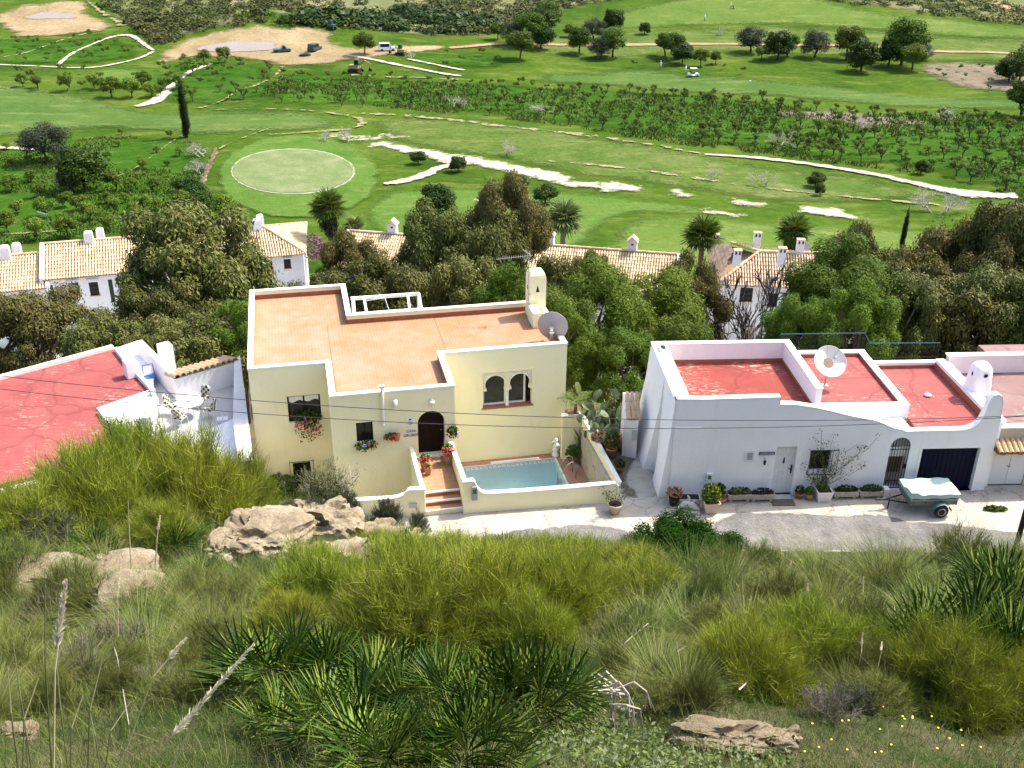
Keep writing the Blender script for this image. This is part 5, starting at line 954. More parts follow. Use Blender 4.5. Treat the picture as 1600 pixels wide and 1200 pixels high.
# trailer
trp=P(1452,800,0); tr=thing('car_trailer','small box trailer under a pale green tarpaulin by garage','trailer',(trp[0]-.05,trp[1]+.30,0),R(3.5))
bd=MB(); 
for x0,x1,y0,y1 in ((-.92,.92,-.55,-.52),(-.92,.92,.52,.55),(-.92,-.89,-.52,.52),(.89,.92,-.52,.52)): bd.box(x0,x1,y0,y1,.50,.92)
bd.box(-.9,.9,-.52,.52,.46,.5); bd.build('body',m_galv,tr)
for x in (-.9,-.3,.3,.88): MB().box(x-.025,x+.025,-.575,-.552,.48,.93).build('side_rib',m_galv,tr)
MB().box(-.95,.95,-.585,-.556,.70,.74).build('side_rail',m_galvm,tr); MB().box(.93,.95,-.4,-.28,.52,.68).box(.93,.95,.28,.4,.52,.68).build('tail_light',m_rubber,tr)
tm=MB(); nx,ny=18,10; gx=np.linspace(-.97,.97,nx); gy=np.linspace(-.6,.6,ny)
hz=lambda x,y: .97+.035*math.sin(2.1*x+1)*math.cos(2*y)+(.10 if (x<-.55 and y<.0) else 0)*sst(-.5,-.75,x)*sst(.25,-.2,y)-.055*math.exp(-((x-.25)/.5)**2-(y/.4)**2)+.018*math.sin(9*x+5*y)
for i in range(nx-1):
    for j in range(ny-1): tm.poly([(gx[a],gy[c],hz(gx[a],gy[c])) for a,c in ((i,j),(i+1,j),(i+1,j+1),(i,j+1))])
for i in range(nx-1):
    for y in (gy[0],gy[-1]): q=[(gx[i],y,.80+.02*math.sin(i)),(gx[i+1],y,.80+.02*math.sin(i+1)),(gx[i+1],y,hz(gx[i+1],y)),(gx[i],y,hz(gx[i],y))]; tm.poly(q if y<0 else q[::-1])
for j in range(ny-1):
    for x in (gx[0],gx[-1]): q=[(x,gy[j],.80),(x,gy[j+1],.80),(x,gy[j+1],hz(x,gy[j+1])),(x,gy[j],hz(x,gy[j]))]; tm.poly(q if x>0 else q[::-1])
tm.build('tarpaulin',m_tarp,tr)
for y in (-.68,.68):
    wh=MB(); prof=[(.10,-.08),(.24,-.085),(.27,-.06),(.28,0),(.27,.06),(.24,.085),(.10,.08)]; o=wh.lathe(prof,22).build('wheel',m_rubber,tr,True,loc=(.28,y,.28)); o.rotation_euler=(R(90),0,0)
    MB().lathe([(.01,-.05),(.13,-.06),(.15,-.088),(.17,-.088),(.165,.088),(.01,.06)],16).build('rim',m_galvm,o,True)
    fd=MB()
    for k in range(8): t0,t1=math.pi*k/8,math.pi*(k+1)/8; fd.poly([(.28+.36*math.cos(t0),y-.12,.30+.33*math.sin(t0)),(.28+.36*math.cos(t1),y-.12,.30+.33*math.sin(t1)),(.28+.36*math.cos(t1),y+.12,.30+.33*math.sin(t1)),(.28+.36*math.cos(t0),y+.12,.30+.33*math.sin(t0))])
    fd.build('mudguard',m_galv,tr)
MB().tube([(-.9,.3,.44),(-1.7,0,.44)],.03,6).tube([(-.9,-.3,.44),(-1.7,0,.44)],.03,6).tube([(-1.65,0,.44),(-2.05,0,.44)],.035,8).tube([(-1.5,.0,.0),(-1.5,0,.5)],.025,6).build('drawbar',m_iron,tr); MB().tube([(.28,-.65,.28),(.28,.65,.28)],.025,6).build('axle',m_iron,tr)
ck=thing('chain','pale chain and cable coiled on the ground below the gate','chain',W3(9.0,-.55,.0)); MB().tube([(-.35,.1,.02),(-.1,.0,.03),(.1,.08,.03),(.3,-.05,.02),(.55,.05,.03),(.3,.12,.03)],.022,5).build('links',m_stone,ck); MB().tube([(-.42,.45,.55),(-.4,.3,.3),(-.2,.15,.05),(.1,.05,.03)],.014,5).build('cable',m_iron,ck)
wp=P(1555,797,0); potplant('weed_clump','green weeds growing from a crack of the concrete by the neighbour','weeds',(wp[0],wp[1],0),0,(.45,.14,.08),.08,lf_grass,lambda t:None,220,.14,40)
wp=P(1035,818,0); potplant('weed_clump','little green weed tuft on the concrete below the stone slab','weeds',(wp[0],wp[1],0),0,(.14,.10,.08),.08,lf_grass,lambda t:None,80,.12,41)
# utility pole and two cables
pb=P(1577,876,.0); ut=thing('utility_pole','dark slender pole rising out of the grass at the right edge','pole',(18.2,31.15,-.3)); MB().tube([(0,0,0),(.02,0,9.6)],[.10,.075],10).build('shaft',plain('creosoted_pole',(.035,.022,.018),.85,var=.3,scale=8),ut); MB().box(-.5,.5,-.05,.05,9.0,9.1).build('cross_arm',m_wood,ut)
def cable(px,lab):
    pts=[]; 
    for a,b in px: pts.append(D(a,b,31.6))
    X=np.array([p[0] for p in pts]); Z=np.array([p[2] for p in pts]); c=np.polyfit(X,Z,2); xs=np.linspace(-24,18.2,60); o=pts[0]
    t=thing('overhead_cable',lab,'cable',(xs[0],31.6,float(np.polyval(c,xs[0])))); MB().tube([(x-xs[0],0,float(np.polyval(c,x)-np.polyval(c,xs[0]))) for x in xs],.0125,5).build('wire',plain('dark_wire_sheath',(.045,.04,.04),.6),t)
cable([(16,593),(218,607),(420,625),(640,641),(960,657),(1300,659),(1400,657),(1530,648)],'upper of two thin cables strung across in front of the houses'); cable([(0,610),(210,629),(420,645),(640,659),(960,671),(1300,668),(1400,664),(1530,650)],'lower of two thin cables strung across in front of the houses')
# ================================================================== prickly pears and pots in the gap between the houses
def pearbush(label,loc,n,seed,spread=1.0,h=1.6,zs=1):
    t=thing('prickly_pear',label,'cactus',loc,0,'prickly pears between the houses'); rg=np.random.default_rng(seed); pts=[(np.array([rg.normal()*.5*spread,rg.normal()*.3*spread,0]),0) for _ in range(6)]; k=0
    while k<n:
        b,l=pts[rg.integers(len(pts))]
        if b[2]>h: continue
        L=rg.uniform(.42,.64); tilt=np.array([rg.normal()*.55,rg.normal()*.45,1.0]); tilt/=np.linalg.norm(tilt); m=MB(); n_=rg.normal(size=3); n_-=tilt*(n_@tilt); n_/=np.linalg.norm(n_); s_=np.cross(tilt,n_); ring=12; i=0
        out=[(.5+.5*math.cos(a),math.sin(a)) for a in np.linspace(math.pi,-math.pi,ring,endpoint=False)]
        for sg,off in ((1,.022),(-1,.022)):
            c=b+tilt*L*.5+n_*off*sg; pr=[b+tilt*L*(u)+s_*L*.30*(w_)*(.62+.5*u) for u,w_ in out]
            for q in range(ring): a_,b_=pr[q],pr[(q+1)%ring]; m.poly([c,a_,b_] if sg>0 else [c,b_,a_])
        m.build('pad',m_cact,t); pts.append((b+tilt*L*.93+s_*rg.normal()*.05,l+1)); k+=1
    return t
gz=lambda px,py,y: D(px,py,y)
for px,py,y,n,h,sp,lb in ((948,708,39.0,26,1.5,.55,'young prickly pear nearest the path in the gap'),(930,692,40.2,26,1.3,.55,'prickly pear leaning over the pool wall corner'),(932,700,40.6,60,2.4,1.0,'large prickly pear clump right behind the pool wall'),(908,655,42.5,44,1.9,1.2,'grey green prickly pear thicket furthest back in the gap'),(958,680,41.2,40,2.1,.7,'prickly pear clump close to the tiled lean-to'),(1003,640,42.6,18,2.2,.6,'upright prickly pear behind the tiled lean-to coping')):
    g=gz(px,py,y); pearbush(lb,tuple(g),n,int(px),sp,h)
gp=MB(); gpts=[ww_(-.1,2),ww_(-.6,7.5),ww_(-2.5,9.5),yw(5.0,9.5),yw(6.05,6.2)]
bp_=thing('earth_terrace','dark earth bank with pots between the yellow and white houses','bank',(0,0,0)); MB().prism([yw(5.5,3.5),yw(8.6,3.2),ww_(-.3,8.5),yw(5.5,9.0)],-6,[-.05,-.05,-2.6,-2.6]).build('bank_soil',plain('dark_garden_soil',(.10,.07,.045),.95,var=.5,scale=4,bs=12),bp_)
patch('gap_path',[yw(6.0,-3.4),ww_(-.9,-.1),ww_(-1.3,1.2),ww_(-.7,3.2),yw(6.05,3.4)],0,patchmat('dark_gap_soil',[(.07,.055,.04),(.14,.12,.09),(.24,.21,.17)],1.2,.5,None,(.2,.7),1.2,1.5),fn=lambda x,y:np.zeros_like(np.asarray(x,float)),sp=.3,ew=.4,jit=.05,off=.005,dl=0)  # dark soil tone laid over the concrete between the houses
potplant('shade_pot','dark leafy shrub in terracotta pot outside the pool wall','pot plant',tuple(P(955,712,0.1)),0,(.35,.3,.45),.75,lf_dark,potm(.16,.22,.4),420,.1,44)
potplant('shade_pot','low dark potted fern at the foot of the pool wall','pot plant',tuple(P(968,738,0.0)),0,(.22,.2,.22),.4,lf_dark,potm(.11,.15,.26),200,.09,45)
potplant('bromeliad_clump','reddish pale rosettes growing among the pots in the gap','rosette plant',tuple(P(945,693,.2)),0,(.6,.35,.2),.3,leafmat('reddish_rosette',[(.35,.2,.12),(.5,.4,.26),(.3,.12,.07),(.12,.15,.06)],.2),lambda t:None,220,.2,46)
for px,py,lb,rr in ((955,705,'red clay pot standing beside the rosettes in the gap',.2),(968,698,'rough orange boulder leaning in the gap by the lean-to',.3)):
    g=P(px,py,.15); t=thing('clay_urn' if rr<.25 else 'orange_boulder',lb,'urn' if rr<.25 else 'boulder',tuple(g)); MB().lathe([(.02,0),(rr*.7,0),(rr,.2),(rr*.95,.4),(rr*.6,.55),(.02,.5)],14 if rr<.25 else 7).build('body',m_pot,t,rr<.25)
# ================================================================== tile roofed white houses down the slope
def tilefield(a,b,c,d,sp=.225,row=.42,rg=None,r=.085):   # eave a->b, ridge d->c ; returns quads of half-round tiles
    a,b,c,d=[np.array(x,float) for x in (a,b,c,d)]; e=b-a; L=np.linalg.norm(e); e/=L; up=(d-a)-((d-a)@e)*e; S=np.linalg.norm(up); up/=S; n=np.cross(e,up); V=[];q=[]
    da=((d-a)@e); cb=((c-a)@e); rg=rg or np.random.default_rng(1)
    for k in range(int(L/sp)+1):
        x=sp*(k+.5)
        # top limit of this column between the sloping side lines
        s1=S
        if da>1e-3 and x<da: s1=min(s1,S*x/da)
        if cb<L-1e-3 and x>cb: s1=min(s1,S*(L-x)/(L-cb))
        s0=0
        if da<-1e-3: pass
        if x>L: continue
        m=max(1,int(round(s1/row)))
        for j in range(m):
            y0=s0+j*row-.04; y1=min(s1,s0+(j+1)*row)
            if y1-y0<.08: continue
            jx=rg.normal()*.006; i=len(V)
            for yy,rr,l in ((y0,r,.03),(y1,r*.82,.0)):
                for t in np.linspace(0,math.pi,5): V.append(a+e*(x+jx+rr*math.cos(t))+up*yy+n*(rr*math.sin(t)*.9+l))
            for t in range(4): q.append([i+t,i+t+1,i+6+t,i+5+t])
    return np.array(V),np.array(q)
def tiles(nm,fields,parent,mat,seed=1):
    VV=[];QQ=[];o=0; rg=np.random.default_rng(seed)
    for f in fields: V,q=tilefield(*f,rg=rg); VV.append(V); QQ.append(q+o); o+=len(V)
    ob=link(nm,npmesh(nm,np.concatenate(VV),np.concatenate(QQ),None,mat),parent); ob['kind']='stuff'; return ob
def ridge(nm,pts,parent,mat,r=.11): 
    m=MB()
    for a,b in zip(pts,pts[1:]):
        a,b=np.array(a,float),np.array(b,float); n=max(1,int(np.linalg.norm(b-a)/.42))
        for k in range(n): m.tube([a+(b-a)*k/n,a+(b-a)*(k+1)/n],[r,r*.85],6)
    return m.build(nm,mat,parent)
m_farw=plaster('far_white_wall',(.80,.79,.80),(.74,.72,.73)); m_under=plain('roof_mortar',(.40,.27,.16),.9,var=.3)
def wallblock(par,u0,u1,v0,v1,z0,z1,holes): 
    m=MB(); m.holed(u0,u1,z0,z1,v0,holes,.15)
    for a,b in (((u1,v0),(u1,v1)),((u1,v1),(u0,v1)),((u0,v1),(u0,v0))): m.poly([(*a,z0),(*b,z0),(*b,z1),(*a,z1)])
    return m.build('wall',m_farw,par)
def farwin(par,h,v,kind='window'):
    a,b,c,d=h; f=MB(); t=.05
    if kind=='door': o=MB().box(a,b,v+.08,v+.12,c,d).build('balcony_door',plain('dark_green_shutter',(.015,.03,.022),.6),par); return o
    f.box(a,a+t,v-.02,v+.05,c,d); f.box(b-t,b,v-.02,v+.05,c,d); f.box(a+t,b-t,v-.02,v+.05,d-t,d); f.box(a+t,b-t,v-.02,v+.05,c,c+t); f.box((a+b)/2-.02,(a+b)/2+.02,v-.01,v+.04,c+t,d-t)
    for k in (1,2): z=c+(d-c)*k/3; f.box(a+t,b-t,v-.005,v+.035,z-.015,z+.015)
    fo=f.build('window',m_iron,par); MB().box(a+t,b-t,v+.06,v+.07,c+t,d-t).build('pane',m_glass,fo)
    h_=MB(); h_.prism([(a-.08,v-.3),(b+.08,v-.3),(b+.08,v-.001),(a-.08,v-.001)],[d+.03]*4,[d+.09,d+.09,d+.34,d+.34]); h_.build('window_hood',m_farw,fo); MB().box(a-.05,b+.05,v-.1,v-.001,c-.07,c-.002).build('window_sill',m_brownsill,fo); return fo
def railing(par,u0,u1,v,z):
    m=MB(); m.tube([(u0,v,z+.9),(u1,v,z+.9)],.02,4); m.tube([(u0,-.0+v,z+.1),(u1,v,z+.1)],.015,4)
    for k in range(int((u1-u0)/.13)+1): x=u0+.13*k; m.tube([(x,v,z),(x,v,z+.9)],.01,4,False)
    m.build('balcony_railing',m_iron,par); MB().box(u0-.03,u1+.03,v-.04,v+.9,z-.12,z).build('balcony_slab',m_brownsill,par)
def chim(par,u,v,z0,z1,w_,round_=True,cap=None):
    m=MB(); 
    for k in range(5): pass
    pr=[(1,0),(1,.75),(.92,.88),(.7,.96),(.3,1.0)] if round_ else [(1,0),(1,1)]
    for (f0,t0),(f1,t1) in zip(pr,pr[1:]):
        A=[(u+x*w_*f0,v+y*w_*.8*f0,z0+(z1-z0)*t0) for x,y in ((-1,-1),(1,-1),(1,1),(-1,1))]; B=[(u+x*w_*f1,v+y*w_*.8*f1,z0+(z1-z0)*t1) for x,y in ((-1,-1),(1,-1),(1,1),(-1,1))]
        for q in range(4): m.poly([A[q],A[(q+1)%4],B[(q+1)%4],B[q]])
    m.poly(B); o=m.build('chimney',m_farw,par)
    if cap=='gable':
        g=MB(); w2=w_*1.25; 
        for sg in (-1,1): g.prism([(u+min(0,sg*w2),v-w2),(u+max(0,sg*w2),v-w2),(u+max(0,sg*w2),v+w2),(u+min(0,sg*w2),v+w2)],[z1-.02+(.45 if x==0 else 0) for x in ((0,1,1,0) if sg>0 else (1,0,0,1))],[z1+.05+(.45 if x==0 else 0) for x in ((0,1,1,0) if sg>0 else (1,0,0,1))])
        g.build('chimney_cap',m_rooftp,o); MB().vprism([(u-w_,z1),(u+w_,z1),(u,z1+.36)],v-w_*.8,v+w_*.8).build('chimney_gable',m_farw,o); MB().box(u-.1,u+.1,v-w_*.8-.006,v-w_*.8+.02,z1-.28,z1-.14).build('flue_opening',m_black,o)
    if cap=='slots':
        for dx in (-.5,.5): MB().box(u+dx*w_-.07,u+dx*w_+.07,v-w_*.8-.006,v-w_*.8+.02,z1-.32,z1-.06).build('flue_opening',m_black,o)
        MB().box(u-w_*1.15,u+w_*1.15,v-w_*.95,v+w_*.95,z1,z1+.06).build('chimney_cap',m_rooftp,o)
    return o
EZ=-9.0; RZ=-7.15
def row_house(name,label,org,deg,wd,dep,holes,doors,chims,ez=EZ,rise=1.75,run=3.6,rails=(),gable=True,backrun=1.6):
    t=thing(name,label,'house',(org[0],org[1],0),R(deg)); allh=holes+doors; wallblock(t,0,wd,0,dep,ez-6.5,ez-.04,allh)
    for h in holes: farwin(t,h,0)
    for h in doors: farwin(t,h,0,'door')
    e=.25; rz=ez+rise; u=MB(); u.poly([(-.1,-e,ez-.12),(wd+.1,-e,ez-.12),(wd+.1,run,rz-.1),(-.1,run,rz-.1)]); u.poly([(-.1,run,rz-.1),(wd+.1,run,rz-.1),(wd+.1,run+backrun*2.2,rz-.1-backrun*1.06),(-.1,run+backrun*2.2,rz-.1-backrun*1.06)]); u.poly([(-.1,-e,ez-.12),(-.1,-e,ez-.2),(wd+.1,-e,ez-.2),(wd+.1,-e,ez-.12)])
    for x in (-.05,wd+.05): u.poly([(x,-.02,ez-.2),(x,run,rz-.1),(x,run+backrun*2.2,rz-.1-backrun*1.06),(x,run+backrun*2.2,ez-2),(x,0,ez-2)])
    u.build('roof',m_under,t)
    tiles('roof_tile',[((-.1,-e,ez-.1),(wd+.1,-e,ez-.1),(wd+.1,run,rz-.08),(-.1,run,rz-.08)),((wd+.1,run+backrun*2.2,rz-.08-backrun*1.06),(-.1,run+backrun*2.2,rz-.08-backrun*1.06),(-.1,run,rz-.08),(wd+.1,run,rz-.08))],t,m_rooft,int(abs(org[0])*7))
    ridge('ridge_tile',[(-.1,run,rz),(wd+.1,run,rz)],t,m_rooftp)
    if gable:
        for x in (-.16,wd+.16): g=MB(); g.prism([(x-.14,-e),(x+.14,-e),(x+.14,run),(x-.14,run)],[ez-.5,ez-.5,rz-.5,rz-.5],[ez+.10,ez+.10,rz+.1,rz+.1]); g.build('gable_coping',m_farw,t)
    for c in chims: chim(t,*c)
    for r_ in rails: railing(t,*r_)
    return t
A=P(68,434,EZ); F1=Frame(A[:2],16.5)
def fz(F,a,b,c,d): return HR(F,a,b,c,d,0)
row_house('row_house','white row house with four openings, pale chimney pair and balcony, far left',A,16.5,8.0,7,[fz(F1,106,441,126,463),fz(F1,138,440,156,460)],[fz(F1,73,446,88,475),fz(F1,168,437,181,472)],[(3.6,3.5,RZ-.6,RZ+.75,.36,True),(4.5,4.1,RZ-.6,RZ+.75,.32,True),],rails=((6.5,7.9,-.75,F1.pv(168,471,0)[2]),))
B=P(-12,452,EZ-.55); row_house('row_house','lower white row house with red awning cut off by left edge',B-np.array([4.0,1.5,0]),16.5,P(62,444,EZ)[0]-B[0]+4.3,7,[],[fz(Frame(B[:2],16.5),25,460,38,480)],[(5.2,3.4,RZ-1.1,RZ+.25,.4,True),(6.0,4.3,RZ-1.1,RZ+.1,.34,True)],ez=EZ-.55,rise=1.7)
C=P(335,407,EZ); F3=Frame(C[:2],18); th=thing('row_house','white row house with hipped tile end behind the brown eucalyptus','house',(*C[:2],0),F3.a)
fc=F3.z(478,397,EZ); re=F3.z(409,353,RZ); rl=F3.z(338,361,RZ); bc_=F3.z(479,346,EZ+.05); h3=[HR(F3,409,405,427,427,.15),HR(F3,443,404,455,418,.15)]
wallblock(th,-2,fc[0]-.15,.15,7,EZ-6.5,EZ-.05,h3); farwin(th,h3[0],.15); farwin(th,h3[1],.15); wl3=MB().poly([(fc[0]-.15,.15,EZ-6),(bc_[0]-.2,bc_[1],EZ-6),(bc_[0]-.2,bc_[1],EZ),(fc[0]-.15,.15,EZ)]).build('wall',m_farw,th)
u=MB(); u.poly([(-2,-.2,EZ-.12),(fc[0],-.2,EZ-.12),(re[0],re[1],RZ-.1),(-2,re[1],RZ-.1)]); u.poly([(fc[0],-.2,EZ-.12),(bc_[0],bc_[1],EZ-.1),(re[0],re[1],RZ-.1)]); u.poly([(-2,re[1],RZ-.1),(re[0],re[1],RZ-.1),(bc_[0],bc_[1],EZ-.1),(-2,bc_[1],EZ-.1)]); u.build('roof',m_under,th)
tiles('roof_tile',[((-2,-.25,EZ-.06),(fc[0],-.25,EZ-.06),(re[0],re[1],RZ-.06),(-2,re[1],RZ-.06)),((fc[0],-.25,EZ-.06),(bc_[0],bc_[1],EZ-.02),(re[0]+.02,re[1]+.02,RZ-.06),(re[0],re[1],RZ-.06)),((bc_[0],bc_[1],EZ-.02),(-2,bc_[1],EZ-.02),(-2,re[1],RZ-.06),(re[0],re[1],RZ-.06))],th,m_rooft,5)
ridge('ridge_tile',[(-2,re[1],RZ+.02),(re[0],re[1],RZ+.04),(fc[0],-.2,EZ+.03)],th,m_rooftp)
for px,py,hh3,w3,dv in ((402,352,1.15,.36,-.1),(407,350,1.3,.32,.6)): q=F3.pv(px,py,re[1]+dv); chim(th,q[0],re[1]+dv,RZ-.5,RZ+hh3-.4,w3,True)
dsh=thing('satellite_dish','small grey satellite dish on the roof edge behind the brown eucalyptus','satellite dish',tuple(D(354,346,91)),R(10),'dishes of the lower houses'); MB().lathe([(.01,-.12),(.3,-.08),(.5,.02),(.5,.04),(.3,-.06),(.01,-.1)],20).build('dish_face',m_dishb,dsh,True).rotation_euler=(R(60),0,R(20)); MB().tube([(0,.1,-.9),(0,0,0)],.03,5).build('dish_post',m_galvm,dsh)
# long ridge house in the middle: ridge from pixel 545,357 to 1060,395
Rz=RZ-.1; a=P(548,360,Rz); b=P(1058,397,Rz); deg=math.degrees(math.atan2(b[1]-a[1],b[0]-a[0])); L=np.linalg.norm(b-a); Fm=Frame(a[:2],deg); og=Fm.w(0,-3.6)
chs=[]
for px,py in ((612,365),(734,370),(858,375),(988,382)): p=D(px,py,0.0+ (a[1]+(b[1]-a[1])*(px-548)/510)-.1); u=Fm.loc(p)[0]; chs.append((u,3.9,Rz-.6,Rz+.75,.38,False,'gable'))
row_house('long_row_house','long white row house with four gabled chimneys on its tiled ridge',og,deg,L,7.5,[(L-3,L-2.1,EZ-1.7,EZ-.6),(L*.45,L*.45+.9,EZ-1.7,EZ-.6)],[],chs,ez=EZ-.2,rise=Rz-EZ+.2,backrun=1.3)
# hipped house right
e0=P(1122,443,EZ); e1=P(1225,447,EZ); F5=Frame(e0[:2],math.degrees(math.atan2(e1[1]-e0[1],e1[0]-e0[0]))); hh=thing('hipped_house','white house with hipped pink tile roof and many small slotted chimneys','house',(*e0[:2],0),F5.a)
w5=fz(F5,1158,449,1175,472); w6=fz(F5,1203,458,1214,480); wallblock(hh,.2,7.6,.2,8,EZ-6.5,EZ-.05,[w5,w6]); farwin(hh,w5,.2); farwin(hh,w6,.2)
r0=F5.z(1186,393,RZ+.1); ap=(r0[0],r0[1],RZ+.1); l0=F5.z(1103,380,EZ+.35); bk=F5.z(1103,376,EZ+.5)
rr=(8.4,r0[1]+.1,RZ+.1); lf=F5.z(1104,382,EZ+.1); tq=F5.z(1142,380,RZ+.05); ux=MB(); ux.poly([(-.1,-.1,EZ-.1),(8.2,-.1,EZ-.1),(8.4,rr[1],RZ),(ap[0],ap[1],RZ)]); ux.poly([(-.1,-.1,EZ-.14),(ap[0],ap[1],RZ-.14),(lf[0],lf[1],EZ-.14)]); ux.poly([(ap[0],ap[1],RZ-.14),(tq[0],tq[1],RZ-.2),(lf[0],lf[1],EZ-.14)]); ux.poly([(ap[0],ap[1],RZ),(8.4,rr[1],RZ),(8.4,rr[1]+3.2,EZ+.4),(tq[0],tq[1]+.2,RZ-.1)]); ux.build('roof',m_under,hh)
tiles('roof_tile',[((-.1,-.1,EZ-.05),(8.2,-.1,EZ-.05),(8.4,rr[1],RZ+.05),(ap[0],ap[1],RZ+.05)),((lf[0],lf[1],EZ+.05),(-.1,-.1,EZ-.05),(ap[0],ap[1],RZ+.05),(tq[0],tq[1],RZ+.03)),((8.4,rr[1]+3.2,EZ+.45),(tq[0],tq[1]+2.2,EZ+.9),(tq[0],tq[1]+.1,RZ-.05),(8.4,rr[1],RZ+.05))],hh,m_rooftp,9)
ridge('ridge_tile',[(-.1,-.1,EZ+.02),(ap[0],ap[1],RZ+.14),(8.4,rr[1],RZ+.14)],hh,m_rooft,.13); ridge('ridge_tile',[(ap[0],ap[1],RZ+.14),(tq[0],tq[1],RZ+.12)],hh,m_rooft,.13)
wlm=MB().prism([(.2,.3),(.25,7),(lf[0]+.5,lf[1]-.5),(lf[0]+.3,lf[1]-1.5)][::-1],EZ-6.5,EZ-.1).build('wall',m_farw,hh)
for px,py,y,hgt in ((1116,391,lf[1]-.6,1.5),(1182,383,ap[1]+1.2,1.1),(1151,409,ap[1]-2.2,1.0),(1220,411,ap[1]-2.0,1.3),(1249,394,ap[1]+.2,1.1)):
    q=F5.pv(px,py,y); chim(hh,q[0],y,q[2]-.3,q[2]+hgt,.30,False,'slots')
dsh=thing('satellite_dish','pinkish satellite dish behind the last chimney of the hipped house','satellite dish',tuple(D(1257,386,86)),R(10),'dishes of the lower houses'); MB().lathe([(.01,-.12),(.3,-.08),(.5,.02),(.5,.04),(.3,-.06),(.01,-.1)],20).build('dish_face',m_dishb,dsh,True).rotation_euler=(R(65),0,R(-10)); MB().tube([(0,.1,-.9),(0,0,0)],.03,5).build('dish_post',m_galvm,dsh)
dsh=thing('satellite_dish','satellite dish just showing above the round trees beside the cypress','satellite dish',tuple(D(1424,403,76)),R(10)); MB().lathe([(.01,-.12),(.3,-.08),(.5,.02),(.5,.04),(.3,-.06),(.01,-.1)],20).build('dish_face',m_dishb,dsh,True).rotation_euler=(R(65),0,R(-10)); MB().tube([(0,.1,-2.5),(0,0,0)],.03,5).build('dish_post',m_galvm,dsh)
E5=EZ-1.2; og=P(1380,478,E5); row_house('row_house','white tile roofed house mostly hidden behind the dark trees at right',og,4,14,7,[(2,2.9,E5-2,E5-.8),(6,6.9,E5-2,E5-.8)],[],[],ez=E5,rise=1.8)
# ================================================================== trees
def limb_tubes(mb,rg,H,r0,crown,n=9,fork=.45,sides=6):
    tips=[]
    bend=rg.normal(size=2)*.25; tp=np.array([bend[0],bend[1],H*fork]); mb.tube([(0,0,-.6),(bend[0]*.3,bend[1]*.3,H*fork*.5),tp],[r0,r0*.8,r0*.65],sides,False)
    for c in crown[:n]:
        mid=tp*.5+np.array(c)*.5+rg.normal(size=3)*.3; mb.tube([tp*.9,mid,np.array(c)],[r0*.5,r0*.32,r0*.1],5,False)
def crown_mesh(nm,rg,lobes,nleaf,leaf,asp,mat,droop=0.,up=.5,shell=.55):
    P_=[];N_=[]; w_=np.array([l[3]**2*(l[4] if len(l)>4 else 1) for l in lobes]); w_=w_/w_.sum(); cnt=rg.multinomial(nleaf,w_)
    for l,k in zip(lobes,cnt):
        d=unit(rg,k); r=l[3]*(shell+(1-shell)*rg.random((k,1)))**.6*(.78+.30*rg.random((k,1))+.45*rg.random((k,1))**6); sq=np.array([1,1,l[5] if len(l)>5 else .85]); p=np.array(l[:3])+d*r*sq; p[:,2]-=droop*rg.random(k)*l[3]; P_.append(p); N_.append(d+np.array([0,0,up]))
    P_=np.concatenate(P_); N_=np.concatenate(N_)+rg.normal(size=P_.shape)*.55
    ax=np.array([0,0,-1.2]) if droop>0 else None
    V,q=leafquads(P_,leaf*(.6+.8*rg.random(len(P_))),asp,N_,rg,ax); return npmesh(nm,V,q,None,mat)
def lobes_on(rg,n,rad,zc,r0,r1,flat=1.0,low=-.5):
    out=[]
    while len(out)<n:
        d=unit(rg,1)[0]
        if d[2]<low: continue
        k=rg.uniform(.45,1.0)**.5; out.append((d[0]*rad[0]*k,d[1]*rad[1]*k,zc+d[2]*rad[2]*k,rg.uniform(r0,r1),1,flat))
    return out
